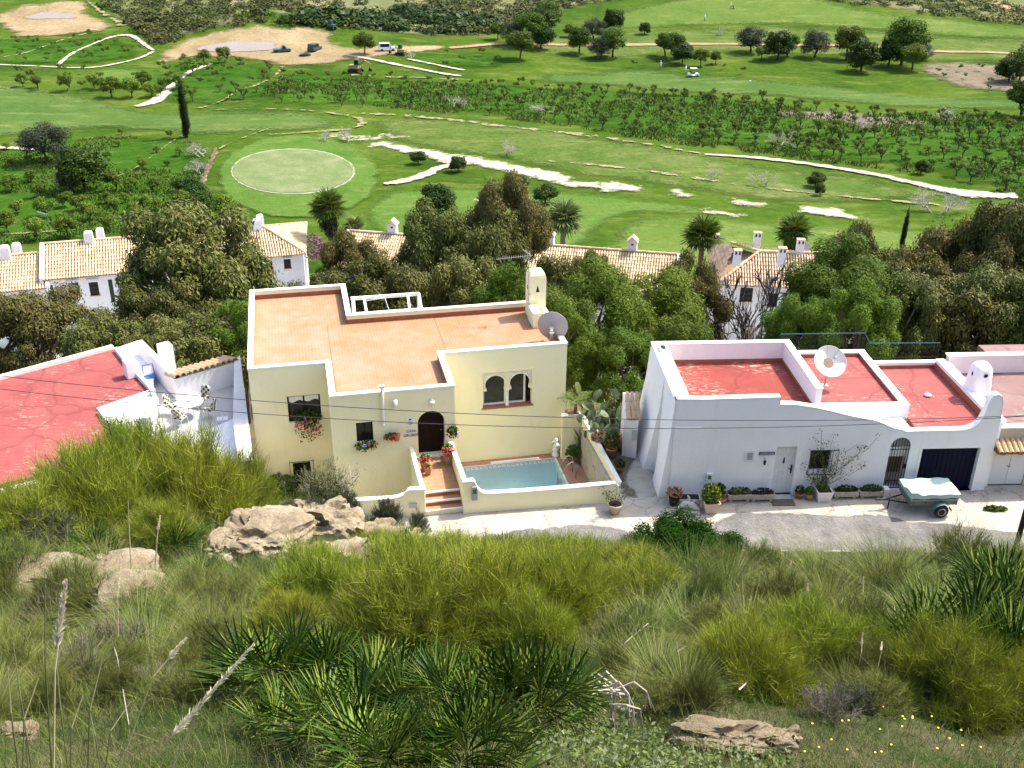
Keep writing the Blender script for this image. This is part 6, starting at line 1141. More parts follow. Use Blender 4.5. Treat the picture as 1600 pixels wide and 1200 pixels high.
def make_tree(kind,seed):
    """unit tree meshes: height about 1 unit = 10 m, built at real scale and reused"""
    rg=np.random.default_rng(seed); tb=MB()
    if kind=='euc':
        lb=lobes_on(rg,62,(3.2,2.9,3.6),7.0,.30,1.05,.95,-.8); limb_tubes(tb,rg,10,.24,[l[:3] for l in lb],22); return tb.mesh('trunk',m_palebark),crown_mesh('crown',rg,lb,62000,.215,.34,lf_euc,.7,.4)
    if kind=='eucb':
        lb=lobes_on(rg,60,(3.6,3.2,2.8),6.6,.32,1.1,.8,-.7); limb_tubes(tb,rg,9,.24,[l[:3] for l in lb],20); return tb.mesh('trunk',m_bark),crown_mesh('crown',rg,lb,56000,.20,.36,lf_eucb,.45,.5)
    if kind=='pine':
        lb=lobes_on(rg,84,(3.3,3.1,3.1),6.2,.32,1.0,.75,-.75); limb_tubes(tb,rg,9,.26,[l[:3] for l in lb],22); return tb.mesh('trunk',m_bark),crown_mesh('crown',rg,lb,62000,.20,.26,lf_pine,0,1.0,.55)
    if kind=='round':
        lb=lobes_on(rg,28,(1.5,1.5,1.35),1.95,.45,.8,.85,-.7); limb_tubes(tb,rg,3.4,.14,[l[:3] for l in lb],10,.35); return tb.mesh('trunk',m_darkbark),crown_mesh('crown',rg,lb,7000,.20,.6,lf_dark,0,.5)
    if kind=='olive':
        lb=lobes_on(rg,32,(1.7,1.6,1.45),1.95,.5,.85,.85,-.7); limb_tubes(tb,rg,3.4,.16,[l[:3] for l in lb],10,.3); return tb.mesh('trunk',m_darkbark),crown_mesh('crown',rg,lb,8000,.17,.4,lf_grey,0,.6)
    if kind=='carob':
        lb=lobes_on(rg,28,(1.8,1.6,1.6),2.8,.5,.9,.85,-.7); limb_tubes(tb,rg,4.4,.17,[l[:3] for l in lb],12,.42); return tb.mesh('trunk',m_darkbark),crown_mesh('crown',rg,lb,6500,.22,.6,lf_orch,0,.5)
    if kind=='orch':
        lb=[]; 
        for k in range(rg.integers(5,8)): a=rg.uniform(0,6.28); L=rg.uniform(.45,.95); lb.append((math.cos(a)*L,math.sin(a)*L,rg.uniform(1.7,2.5),rg.uniform(.38,.58),1,.8))
        tp=np.array([0,0,.75]); tb.tube([(0,0,-.3),tuple(tp)],[.11,.09],5,False)
        for l in lb: tb.tube([tuple(tp),tuple(tp*.4+np.array(l[:3])*.6+np.array([0,0,-.2])),l[:3]],[.07,.05,.025],4,False)
        return tb.mesh('trunk',m_darkbark),crown_mesh('crown',rg,lb,800,.20,.55,lf_orch,0,.6,.3)
    if kind=='citrus':
        lb=lobes_on(rg,14,(1.0,1.0,.8),1.75,.38,.62,.85,-.6); limb_tubes(tb,rg,2.2,.10,[l[:3] for l in lb],7,.3,5); return tb.mesh('trunk',m_darkbark),crown_mesh('crown',rg,lb,2600,.17,.6,lf_citrus,0,.6,.4)
    if kind=='cyp':
        lb=[(rg.normal()*.10,rg.normal()*.10,z,r,1,1.3) for z in np.linspace(.7,9.6,26) for r in [max(.16,.78*math.sin(math.pi*min(1,.1+.86*((z+.6)/10.6))**.8)**.55*(1 if z<7.2 else (10.6-z)/3.4))]]
        tb.tube([(0,0,-.3),(0,0,1.2)],[.2,.16],7,False); return tb.mesh('trunk',m_darkbark),crown_mesh('crown',rg,lb,14000,.17,.45,lf_cyp,0,1.2,.5)
def bare_mesh(seed,H=3.6,lean=0.,spread=.8,mat=m_pale):
    rg=np.random.default_rng(seed); mb=MB()
    def grow(p,d,L,r,lv):
        n=3; pts=[p]; q=p
        for k in range(n): d=d+rg.normal(size=3)*.16; d/=np.linalg.norm(d); q=q+d*L/n; pts.append(q)
        mb.tube(pts,[r,r*.85,r*.7,r*.5],4 if lv else 6,False)
        if lv<5:
            for _ in range(3 if lv<4 else 2): e=d+rg.normal(size=3)*spread*.62; e[2]+=.18; e/=np.linalg.norm(e); grow(q if rg.random()<.65 else pts[2],e,L*rg.uniform(.58,.85),max(r*.52,.012),lv+1)
    for k in range(2): d=np.array([lean+rg.normal()*.28,rg.normal()*.2,1.]); grow(np.array([rg.normal()*.1,0,-.2]),d/np.linalg.norm(d),H*.30,.11,0)
    return mb.mesh('branches',mat)
def mesh_np(me): V=np.empty(len(me.vertices)*3,np.float32); me.vertices.foreach_get('co',V); F=[tuple(p.vertices) for p in me.polygons]; return V.reshape(-1,3),F
PROTO={}
for kd,n in (('euc',3),('eucb',3),('pine',3),('round',2),('olive',2),('carob',3),('orch',6),('citrus',4),('cyp',1)): PROTO[kd]=[make_tree(kd,100+17*i+len(kd)) for i in range(n)]
def plant(kd,i,name,label,cat,loc,sc_,rz=0,group=None,leaf=None):
    t=thing(name,label,cat,loc,rz,group); t.scale=sc_ if hasattr(sc_,'__len__') else (sc_,)*3; a,b=PROTO[kd][i%len(PROTO[kd])]; link('trunk',a,t); link('crown',b,t); return t
# -------- the belt of eucalyptus and pines below the houses: crown centre pixel x, crown top pixel y, crown width in px, distance y
def dims(kd):
    V=mesh_np(PROTO[kd][0][1])[0]; return np.percentile(V[:,2],99.7),np.percentile(V[:,0],98.5)-np.percentile(V[:,0],1.5)
DIM={kd:dims(kd) for kd in PROTO}; CROWNT={k:v[0] for k,v in DIM.items()}; CROWNW={k:v[1] for k,v in DIM.items()}
belt=[('euc',288,332,215,61,'tallest drooping eucalyptus between the left row houses'),('euc',242,440,125,56,'dark eucalyptus under the tall one, beside the left row house'),('eucb',50,464,190,53,'round brownish eucalyptus at the left edge above the red roof'),('eucb',-60,470,180,55,'brownish eucalyptus cut off by the left edge'),('euc',160,496,130,51,'shaded eucalyptus between the round one and the tall one'),
('euc',345,456,130,57,'eucalyptus rising just left of the yellow house'),('pine',368,470,90,50,'bright green pine at the yellow house left corner'),('euc',290,500,160,49,'shaded eucalyptus directly behind the tiled terrace wall'),
('eucb',540,374,110,68,'brown tinged eucalyptus below the palm with skirt'),('euc',508,428,130,62,'low wide eucalyptus over the back left roof corner'),('euc',590,408,150,60,'eucalyptus over the white pergola frame'),('euc',680,322,110,73,'eucalyptus before the second gabled chimney'),('euc',650,425,120,62,'eucalyptus right of the pergola frame'),
('eucb',795,280,118,74,'tall brown topped eucalyptus standing highest in the middle'),('euc',770,345,120,70,'dark eucalyptus under the highest brown top'),('euc',735,410,140,61,'eucalyptus in the middle right behind the orange roof'),('pine',800,425,120,58,'pine behind the television antenna'),('eucb',925,396,70,70,'brown eucalyptus in front of the long ridge roof'),('euc',868,408,90,66,'eucalyptus left of the third gabled chimney'),
('pine',930,420,165,52,'big bright pine to the right of the yellow chimney'),('pine',880,470,120,48,'pine hanging over the yellow house right corner'),('pine',1020,430,160,56,'big round pine in front of the long ridge roof end'),('eucb',1076,406,122,61,'rust brown tree left of the hipped house'),('pine',985,530,130,47,'low pine above the prickly pears'),('pine',1060,500,120,50,'pine behind the tall white parapet'),
('pine',1330,386,180,57,'broad dark pine covering the right side of the hipped house'),('pine',1350,455,120,51,'pine behind the cream satellite dish'),('pine',1258,462,110,53,'lower pine between dead tree and cream dish'),('eucb',1345,360,110,68,'brown green tree above the broad dark pine'),('eucb',1302,394,60,66,'small brown crown beside the hipped house dish'),('eucb',1440,398,130,62,'brown crown before the mostly hidden house'),('eucb',1512,358,165,65,'largest brown domed crown at upper right'),('euc',1590,308,130,64,'tall eucalyptus at the right edge'),('euc',1660,330,150,60,'eucalyptus beyond the right edge'),('euc',1500,430,170,56,'dark eucalyptus above the mauve roof'),('euc',1590,420,150,55,'dark eucalyptus low at the right edge'),('euc',1420,440,110,55,'dark eucalyptus behind the blue topped railing'),('eucb',1570,385,130,60,'brown crown between the dome and the right edge')]
for i,(kd,cx,ty,wpx,yd,lb) in enumerate(belt):
    tp=D(cx,ty,yd); dist=np.linalg.norm(tp-np.array([0,0,CAMH])); wm2=wpx/FPX*dist; sxy=wm2/CROWNW[kd]; g=float(vz(tp[0],yd)); hh_=tp[2]-g; sz=hh_/CROWNT[kd]; sz_=min(max(sz,sxy*.55),sxy*1.55); base=tp[2]-sz_*CROWNT[kd]
    plant(kd,i,'pine_tree' if kd=='pine' else 'eucalyptus_tree',lb,'tree',(tp[0],yd,base),(sxy,sxy,sz_),(i*1.7)%6.28,'trees below the houses')
dt=D(1188,480,60); t=thing('dead_tree','thin dark leafless tree in front of the hipped white house','dead tree',(dt[0],60,float(vz(dt[0],60)))); t.scale=(2.3,2.3,3.6); link('branches',bare_mesh(77,4.2,.0,.5,m_darkbark),t)
dt=D(1175,500,59); t=thing('dead_tree','pale bare tree with slanting stems left of the dark dead tree','dead tree',(dt[0],59,float(vz(dt[0],59)))); t.scale=(1.1,1.1,2.2); link('branches',bare_mesh(78,4.2,-.25,.45,m_pale),t)
# -------- fan palms of the valley edge
def fan_mesh(nm,seed,n=26,L=1.0,arc=2.5,w_=.055,mat=None,drp=.25):
    rg=np.random.default_rng(seed); a=np.linspace(-arc/2*1.6,arc/2*1.6,n)+rg.normal(size=n)*.03; l=L*(.78+.22*np.cos(a*.7))*(.9+.2*rg.random(n)); B=np.zeros((n,3)); B[:,0]=.0; d=np.stack([np.cos(a),np.sin(a),.10*np.abs(np.sin(2*a))+rg.normal(size=n)*.04],1); d/=np.linalg.norm(d,axis=1,keepdims=True)
    side=np.stack([-np.sin(a),np.cos(a),np.zeros(n)],1); V=[];q=[];t=[]
    for k in range(n):
        i=len(V); wk=w_*L*(.8+.4*rg.random()); up=np.array([0,0,.35*wk])
        for s_,ww2,dz in ((.10,.25,0),(.48,1,-drp*.12),(.8,.62,-drp*.5)): c=d[k]*l[k]*s_+np.array([0,0,dz*l[k]]); V+= [c-side[k]*wk*ww2*.5+up*ww2,c-up*ww2*.3,c+side[k]*wk*ww2*.5+up*ww2]
        V.append(d[k]*l[k]+np.array([0,0,-drp*l[k]*.8]))
        for r_ in (0,3): q+= [[i+r_,i+r_+1,i+r_+4,i+r_+3],[i+r_+1,i+r_+2,i+r_+5,i+r_+4]]
        t+= [[i+6,i+7,i+9],[i+7,i+8,i+9]]
    return npmesh(nm,V,q,t,mat)
tall_fans=[fan_mesh('frond',s_,22,1.0,2.7,.10,lf_palm,.3) for s_ in (1,2)]; pale_fans=[fan_mesh('frond',s_,22,1.0,2.7,.12,lf_palmp,.35) for s_ in (3,4)]
def fan_palm(label,px,py,wpx,yd,fans,nf=34,skirt=True,seed=1,hgt=None):
    c=D(px,py,yd); g=float(vz(c[0],yd)); dist=np.linalg.norm(c-np.array([0,0,CAMH])); R_=wpx/FPX*dist*.5; t=thing('fan_palm',label,'palm',(c[0],yd,g)); h=c[2]-g; rg=np.random.default_rng(seed)
    MB().tube([(0,0,-.5),(.05,0,h*.5),(0,0,h)],[.3,.24,.24],9,False).build('trunk',m_bark,t)
    pt=MB()
    for k in range(nf):
        el_=R(78)-R(118)*(k/nf)**.9+rg.normal()*.08; az=k*2.399+rg.normal()*.15; pl_=R_*.48*(1.0 if el_>-.3 else .6); e=np.array([math.cos(el_)*math.cos(az),math.cos(el_)*math.sin(az),math.sin(el_)]); b=np.array([0,0,h]); pt.tube([b,b+e*pl_],[.02,.015],4,False)
        o=link('frond',fans[k%2],t,tuple(b+e*pl_*.85)); o.scale=(R_*.62,)*3; o.rotation_euler=Matrix(((math.cos(az)*math.cos(el_),-math.sin(az),-math.cos(az)*math.sin(el_)),(math.sin(az)*math.cos(el_),math.cos(az),-math.sin(az)*math.sin(el_)),(math.sin(el_),0,math.cos(el_)))).to_euler()
    pt.build('petioles',m_bark,t)
    if skirt: lb=[(rg.normal()*.25,rg.normal()*.25,h-.4-1.7*k/14,.55,1,1.1) for k in range(14)]; link('dead_skirt',crown_mesh('dead_skirt',rg,lb,1400,.5,.25,leafmat('dry_palm_leaf',[(.06,.055,.03),(.11,.10,.05),(.05,.07,.025)],.1),.6,0),t)
    return t
fan_palm('tall fan palm with drooping skirt at the end of the left row houses',513,326,66,92,tall_fans,34,True,1)
fan_palm('pale silvery palm behind the third gabled chimney',880,345,74,94,pale_fans,26,False,2); fan_palm('dark fan palm between the long ridge roof and hipped house',1098,370,72,90,tall_fans,34,False,3); fan_palm('fan palm behind the right end of the hipped roof',1241,364,64,94,tall_fans,34,True,4); fan_palm('small pale palm low behind the tall skirted palm',553,356,44,96,pale_fans,18,False,5)
# -------- single trees of the valley by their foot pixel, height px
def vt(kd,i,name,label,px,py,hpx,wf=1.0,cat='tree',group=None,hu=None,layer=None):
    g=G(px,py); dist=np.linalg.norm(g-np.array([0,0,CAMH])); H_=CROWNT[kd]; s_=hpx/FPX*dist/.97/H_; return plant(kd,i,name,label,cat,tuple(g),(s_*wf,s_*wf,s_),(px*.7)%6.28,group)
vt('cyp',0,'cypress_tree','dark slender cypress standing alone beside the fairway',292,215,80,.9,'cypress'); vt('cyp',0,'cypress_tree','lower cypress half sunk behind the trees at right',1408,392,62,.75,'cypress')
vt('round',0,'evergreen_tree','dark round tree in front of the gravel, above the first gabled chimney',683,340,50,1.15); vt('olive',0,'olive_tree','grey green round olive in the left orchard',76,255,55,1.15); vt('round',1,'evergreen_tree','big dark round tree in the middle of the left orchard',133,300,62,1.1); vt('olive',1,'olive_tree','smaller dark bush below the big dark left orchard tree',112,302,34,1.0)
vt('citrus',0,'citrus_tree','orange tree on the edge of the putting green apron',352,343,38,1.2); vt('round',0,'evergreen_tree','round dark tree beside the bank below the putting green',298,320,40,1.2); vt('round',1,'evergreen_tree','dark shrub right of the putting green bank',315,338,36,1.2)
for k,(a,b,h,l) in enumerate([(654,256,19,'small bush at the upper end of the gravel scrape'),(716,268,22,'small clipped bush where the gravel path branches'),(852,318,30,'round dark bush on the lawn right of the brown topped eucalyptus'),(812,300,24,'dark bush behind the brown topped eucalyptus'),(1274,292,22,'broad dark bush on the right rough'),(1280,306,17,'little bush just below the broad dark one'),(1438,272,20,'reddish bush at the edge of right orchard')]): vt('round',k,'round_bush',l,a,b,h,1.25 if k<4 or k==4 else .9,'bush',)
vt('carob',0,'carob_tree','bright green tree beside the earth yard and white van',570,86,32,1.15)
up=[(778,62,24),(800,70,32),(829,72,46),(843,60,40),(857,52,44),(812,92,38),(845,76,34),(905,84,36),(928,62,30),(958,50,30),(957,90,40),(938,92,30),(889,58,18),(1007,54,16),(1040,88,32),(1055,92,36),(1066,100,28),(1095,104,24),(1173,82,36),(1215,94,38),(1230,88,30),(1272,90,36),(1322,94,44),(1345,112,40),(1338,84,28),(1408,102,60),(1412,80,38),(1425,110,36),(1440,95,24),(1388,104,34),(1592,128,44),(1612,110,40),(1596,182,46),(1575,130,34),(1118,100,18),(1190,95,20)]
ORD=['first','second','third','fourth','fifth','sixth','seventh','eighth','ninth','tenth','eleventh','twelfth','thirteenth','fourteenth','fifteenth','sixteenth','seventeenth','eighteenth','nineteenth','twentieth']
ty=['carob','olive','carob','round','carob','carob','round','carob','olive','round']; uplab={}
for side,test in (('above',lambda a,b:b<76+(a-900)*.012),('below',lambda a,b:b>=76+(a-900)*.012)):
    q=sorted(p for p in up if test(p[0],p[1]))
    for k,p in enumerate(q): uplab[p]='%s dark evergreen tree from the left standing %s the red track'%(ORD[k] if k<20 else 'last but %s'%['zero','one','two','three','four','five'][len(q)-1-k],side)
for i,(a,b,h) in enumerate(up): vt(ty[i%10],i,'hillside_tree',uplab[(a,b,h)],a,b,h,1.1,'tree','trees along the red track')
def barev(label,px,py,hpx,seed,lean=0,wf=1.2,group=None):
    g=G(px,py); dist=np.linalg.norm(g-np.array([0,0,CAMH])); s_=hpx/FPX*dist/3.9; t=thing('bare_tree',label,'bare tree',tuple(g),0,group); t.scale=(s_*wf,s_*wf,s_); link('branches',bare_mesh(seed,3.6,lean,.85,m_pale),t)
barev('bare tree on the gravel behind the putting green, left of two',508,222,24,1); barev('taller bare tree on the gravel behind the putting green, right of two',545,222,30,2); barev('bare grey shrub beside the gravel above the middle',790,242,28,3,0,1.6); barev('bare grey shrub on the rough, left of two',1110,282,24,4,0,1.6); barev('bare grey tree on the rough beside the broad dark bush',1198,292,34,5,0,1.4)
barev('leaning bare tree on the right rough, left of the pair',1456,332,46,6,-.5,1.4); barev('leaning bare tree on the right rough, right of the pair',1466,334,48,7,.8,1.4); barev('bleached bare tree on the bank left of the green, upper',318,245,34,8,-.4,1.4); barev('bleached bare tree on the bank left of the green, lower',314,272,30,9,-.5,1.4); barev('grey bare tree in the right orchard, first',1215,232,40,10,0,1.2); barev('grey bare tree in the right orchard, middle',1345,205,30,11,0,1.7); barev('grey bare tree in the right orchard beside the tilled plot',1480,190,26,12,0,1.8); barev('whitish bare tree in the middle orchard',708,168,26,13,0,1.3); barev('whitish bare tree at the middle orchard edge',850,178,24,14,0,1.6); barev('leaning dead stump tree above the red track',1130,56,16,15,-.8); barev('leaning dead tree beside the red track near right',1448,86,22,16,.9); barev('bare tree at the edge of the earth yard',640,92,18,17)
# -------- orchards
def inpoly(x,y,pl):
    c=False; n=len(pl)
    for k in range(n):
        (x0,y0),(x1,y1)=pl[k],pl[(k+1)%n]
        if (y0>y)!=(y1>y) and x<(x1-x0)*(y-y0)/(y1-y0)+x0: c=not c
    return c
def lattice(pl,sx,sy,ang,jit,rg):
    W_=np.array([G(*p)[:2] for p in pl]); lo,hi=W_.min(0),W_.max(0); c=(lo+hi)/2; n=int(np.linalg.norm(hi-lo)/min(sx,sy))+2; out=[]; ca,sa=math.cos(R(ang)),math.sin(R(ang))
    for i in range(-n,n+1):
        for j in range(-n,n+1):
            u,v=i*sx+(j%2)*sx*.5+rg.normal()*jit,j*sy+rg.normal()*jit; x,y=c[0]+u*ca-v*sa,c[1]+u*sa+v*ca
            if not(lo[0]<=x<=hi[0] and lo[1]<=y<=hi[1]): continue
            z=float(vz(x,y)); px,py=proj(x,y,z)
            if inpoly(px,py,pl) and -30<px<1630: out.append((x,y,z,px,py))
    return out
rg=np.random.default_rng(99)
ORCH=[('small goblet pruned orchard tree in the long green band across the valley','orchard trees of the middle band',[(440,118),(540,118),(640,128),(760,132),(880,140),(980,142),(1100,152),(1080,190),(1060,222),(960,212),(880,196),(780,182),(600,168),(430,166),(405,150)],3.3,4.7,8,.62),
('small leafy orchard tree in the dense rows of the right orchard','orchard trees of the right band',[(1100,152),(1200,160),(1320,176),(1440,186),(1600,182),(1640,200),(1640,320),(1560,300),(1430,272),(1230,246),(1060,226),(1080,190)],3.5,4.4,8,.72),
('small orchard tree in the rows between the white paths at upper left','orchard trees at upper left',[(0,60),(60,62),(150,60),(210,64),(225,86),(150,102),(40,98),(-20,98)],4.6,6.4,10,.68),
('small orchard tree in the rows on both sides of the twin paths','orchard trees by the twin paths',[(262,100),(330,96),(430,106),(445,150),(330,166),(260,152),(215,150),(240,128)],4.4,6.0,8,.74),
('sapling of the thin young rows beside the earth yard','saplings beside the earth yard',[(650,84),(790,86),(800,108),(700,112)],8,7,5,.62),('sapling of the thin young rows above the golf cart','saplings above the golf cart',[(860,98),(1000,100),(1180,108),(1300,118),(1200,120),(1000,108)],7.5,6,5,.6),('small tree of the rows on the grey tilled plot','trees of the tilled plot',[(1435,102),(1600,108),(1640,146),(1560,146),(1450,124)],5.2,6,5,.66),('small tree of scattered row along the left fairway','trees along the left fairway',[(0,112),(130,112),(230,128),(220,150),(100,150),(0,140)],7,8,12,.75)]
NO=0; rest=[]
for lb,gr,pl,sx,sy,ang,s0 in ORCH:
    pts=lattice(pl,sx,sy,ang,.55,rg)
    for x,y,z,px,py in pts:
        s_=s0*rg.uniform(.75,1.3)*(1.15 if py>200 else 1)
        if rg.random()<.07: continue
        NO+=1; rest.append((py,x,y,z,s_,rg.uniform(0,6.28),int(rg.integers(6)),lb,gr))
rest.sort(key=lambda r_:-r_[0]); far=rest[296:]
for py,x,y,z,s_,rz,k,lb,gr in rest[:296]: plant('orch',k,'orchard_tree',lb,'orchard tree',(x,y,z),(s_,s_,s_*rg.uniform(.85,1.15)),rz,gr)
if far:                                                 # the farthest rows, past three hundred
    cache=[[mesh_np(m_) for m_ in PROTO['orch'][k]] for k in range(6)]; VV=[];QQ=[];o=0
    for py,x,y,z,s_,rz,k,lb,gr in far:
        for V,F in cache[k][1:]:
            ca,sa=math.cos(rz),math.sin(rz); W_=np.stack([V[:,0]*ca-V[:,1]*sa,V[:,0]*sa+V[:,1]*ca,V[:,2]],1)*s_+np.array([x,y,z]); VV.append(W_); QQ.append(np.array(F)+o); o+=len(V)
    tag(link('far_orchard_foliage',npmesh('far_orchard_foliage',np.concatenate(VV),np.concatenate(QQ),None,lf_orch)),'small dark trees of the farthest orchard rows','orchard rows',kind='stuff')
# citrus trees of the left orchard
cp_=[(20,262),(70,240),(18,300),(48,285),(92,262),(62,310),(30,335),(75,340),(15,365),(105,325),(140,345),(165,320),(180,300),(178,335),(205,300),(215,285),(245,240),(185,230),(168,250),(225,265),(150,262),(125,330),(210,340),(225,330),(250,330),(278,300),(285,330),(262,260),(240,300),(60,375),(108,372),(172,362),(195,318),(45,255),(100,240),(10,235),(280,245),(265,215),(40,220),(190,210)]
cl_={}
for nm,lo,hi in (('uppermost',0,262),('middle',262,305),('lower',305,341),('lowest',341,400)):
    q=sorted(p for p in cp_ if lo<=p[1]<hi)
    for k,p in enumerate(q): cl_[p]='%s orange tree from the left in the %s part of the left orchard'%(ORD[k],nm)
for i,(a,b) in enumerate(cp_):
    g=G(a,b); s_=rg.uniform(.5,1.0)*(1.05 if b>290 else .7); plant('citrus',i,'citrus_tree',cl_[(a,b)],'citrus tree',tuple(g),(s_*1.1,s_*1.1,s_),i,'orange trees of the left orchard')
ft=[(104,143,1.5),(175,152,1.7),(206,152,1.6),(225,138,1.4),(148,138,1.2),(160,140,1.1),(60,138,1.1),(36,136,1.1),(260,142,1.2),(236,152,1.2),(276,140,1.3),(300,118,1.5),(350,98,1.5),(320,100,1.4)]; fq=sorted(ft)
for i,(a,b,s_) in enumerate(ft):
    g=G(a,b); plant('citrus',i+1,'citrus_tree','%s round tree from the left along the far edge of the left fairway'%ORD[fq.index((a,b,s_))],'tree',tuple(g),(s_*.95,s_*.95,s_*.85),i,'round trees along the left fairway')
# -------- far scrub: one mass nobody could count
def scatter_scrub(nm,pl,n,r0,r1,mat,seed,nl=46):
    rg=np.random.default_rng(seed); W_=np.array([G(*p)[:2] for p in pl]); lo,hi=W_.min(0)-5,W_.max(0)+5; C=[]
    while len(C)<n:
        x,y=rg.uniform(lo[0],hi[0]),rg.uniform(lo[1],hi[1]); z=float(vz(x,y)); px,py=proj(x,y,z)
        if inpoly(px,py,pl) and fbm(x*.05,y*.05,3,2)>-.18+rg.normal()*.12: C.append((x,y,z))
    C=np.array(C); r=rg.uniform(r0,r1,len(C))*(1+.5*(rg.random(len(C))<.12)); d=unit(rg,len(C)*nl); d[:,2]=np.abs(d[:,2]); p=np.repeat(C,nl,0)+d*np.repeat(r,nl)[:,None]*(.55+.5*rg.random((len(C)*nl,1)))*np.array([1.15,1.15,.9]); V,q=leafquads(p,np.repeat(r,nl)*.42*(.6+.8*rg.random(len(p))),.6,d+np.array([0,0,.5])+rg.normal(size=d.shape)*.4,rg)
    return tag(link(nm,npmesh(nm,V,q,None,mat)),kind='stuff')
scatter_scrub('far_scrub',[(150,-25),(160,14),(230,40),(260,66),(330,50),(400,34),(470,36),(520,42),(560,44),(650,54),(760,56),(800,38),(900,10),(1000,-6),(1010,-25)],1500,.8,1.9,lf_scrub,61)
scatter_scrub('far_scrub',[(1240,-25),(1250,-4),(1350,10),(1480,26),(1600,40),(1640,46),(1640,20),(1560,4),(1500,-12),(1500,-25)],420,.8,1.8,lf_scrub,62)
scatter_scrub('ravine_thicket',[(420,36),(470,28),(540,20),(620,18),(700,24),(770,40),(720,54),(640,52),(560,42),(520,42)],420,1.3,2.6,lf_dark,63); scatter_scrub('ravine_thicket',[(195,36),(240,26),(330,34),(270,66),(238,70),(225,52)],130,1.2,2.2,lf_scrub,64)
# grass tussock relief on the near rough of the valley
def valley_grass(nm,pl,n,h,seed,mat=None):
    rg=np.random.default_rng(seed); W_=np.array([G(*p)[:2] for p in pl]); lo,hi=W_.min(0),W_.max(0); X=rg.uniform(lo[0],hi[0],n*3); Y=rg.uniform(lo[1],hi[1],n*3); Z=vz(X,Y); k=[i for i in range(len(X)) if inpoly(*proj(X[i],Y[i],float(Z[i])),pl)][:n]; B=np.stack([X[k],Y[k],Z[k]],1); m_=fbm(B[:,0]*.12,B[:,1]*.12,8,3)>-.1; B=B[m_]
    d=rg.normal(size=B.shape)*.5; d[:,2]=1; d/=np.linalg.norm(d,axis=1,keepdims=True); V,q,t=blades(B,d,h*(.5+rg.random(len(B))),np.full(len(B),h*.5),rg.normal(size=B.shape)*.2,rg,2); return tag(link(nm,npmesh(nm,V,q,t,mat or lf_grass)),kind='stuff')
valley_grass('orchard_weeds',[(0,235),(160,215),(285,215),(335,240),(318,300),(340,350),(0,385)],16000,.42,70); valley_grass('orchard_weeds',[(440,118),(640,128),(880,140),(1100,152),(1320,176),(1600,182),(1600,310),(1430,272),(1230,246),(1060,226),(880,196),(600,168),(405,155)],30000,.5,71)
# -------- vehicles, machines and golfers in the valley
def vehicle(name,label,cat,px,py,rz,L,Wd,Hh,mat,kind='car',group=None):
    g=G(px,py); t=thing(name,label,cat,tuple(g),R(rz),group); h2=Hh*.55
    b=MB(); b.vprism([(-L/2,.32),(L/2,.32),(L/2,h2*.92),(L/2-.12,h2),(-L/2+.05,h2),(-L/2,h2*.95)],-Wd/2,Wd/2); b.build('body',mat,t,bev=.05)
    x0,x1=(-L*.48,L*.22) if kind!='pickup' else (-L*.02,L*.26)
    c=MB(); c.vprism([(x0,h2+.002),(x1,h2+.002),(x1-.35,Hh),(x0+.15,Hh)],-Wd/2+.06,Wd/2-.06); c.build('cabin',mat,t,bev=.04)
    for y in (-Wd/2+.045,Wd/2-.045): MB().box(x0+.3,x1-.4,y-.012,y+.012,h2+.06,Hh-.12).build('side_window',m_glass,t)
    MB().rbox((x1-.14,0,(h2+Hh)/2),((.6,0,-.8),(0,1,0),(.8,0,.6)),(.28,Wd/2-.16,.012)).build('windscreen',m_glass,t)
    for x in (-L*.32,L*.32):
        for y in (-Wd/2+.05,Wd/2-.05): MB().lathe([(.05,-.1),(.30,-.1),(.33,0),(.30,.1),(.05,.1)],14).build('wheel',m_rubber,t,True,loc=(x,y,.33)).rotation_euler=(R(90),0,0)
    return t
vehicle('parked_van','white off road vehicle parked by the tree at the earth yard','vehicle',605,80,12,4.0,1.75,1.9,m_vanw); vehicle('parked_pickup','teal pickup parked on the pale earth yard','vehicle',441,82,15,4.0,1.7,1.6,m_teal,'pickup'); vehicle('parked_jeep','dark green off road vehicle in the middle of the earth yard','vehicle',492,80,70,3.9,1.75,1.8,m_dkcar)
def digger(label,px,py,rz,mat,s_=1.0):
    g=G(px,py); t=thing('excavator',label,'excavator',tuple(g),R(rz)); t.scale=(s_,)*3
    for y in (-.75,.75): m=MB(); pr=[(-1.3+.35*math.cos(a),.4+.4*math.sin(a)) for a in np.linspace(math.pi/2,3*math.pi/2,7)]+[(1.3+.35*math.cos(a),.4+.4*math.sin(a)) for a in np.linspace(-math.pi/2,math.pi/2,7)]; m.vprism(pr,y-.22,y+.22); m.build('track',m_rubber,t)
    MB().box(-1.4,.9,-.9,.9,.85,1.7).build('body',mat,t,bev=.08); c=MB().box(-.1,1.0,-.85,.05,1.7,2.9).build('cab',m_dkcar,t,bev=.08); MB().box(.1,.8,-.87,-.855,1.95,2.7).build('cab_window',m_glass,t)
    MB().tube([(.8,.4,1.6),(2.0,.4,2.7),(3.2,.4,2.1),(3.3,.4,1.0)],[.2,.18,.14,.12],6).build('boom',mat,t); MB().vprism([(3.0,.4),(3.7,.3),(3.6,1.0),(3.2,1.1)],.1,.7).build('bucket',m_iron,t); return t
digger('ochre excavator standing at the bottom of the earth yard',556,113,-12,m_mach,.95); digger('small dark digger on the top edge of the earth mound',518,46,150,m_dkcar,.75); digger('yellow excavator half hidden by bushes beside the white vehicle',627,86,160,m_mach,.8)
tp_=G(477,88); t=thing('manhole_ring','dark low concrete ring lying on the earth yard','ring',tuple(tp_)); MB().lathe([(.7,0),(1.3,0),(1.3,.5),(.7,.5),(.7,0)],20,cap=False).build('ring_body',m_rubber,t)
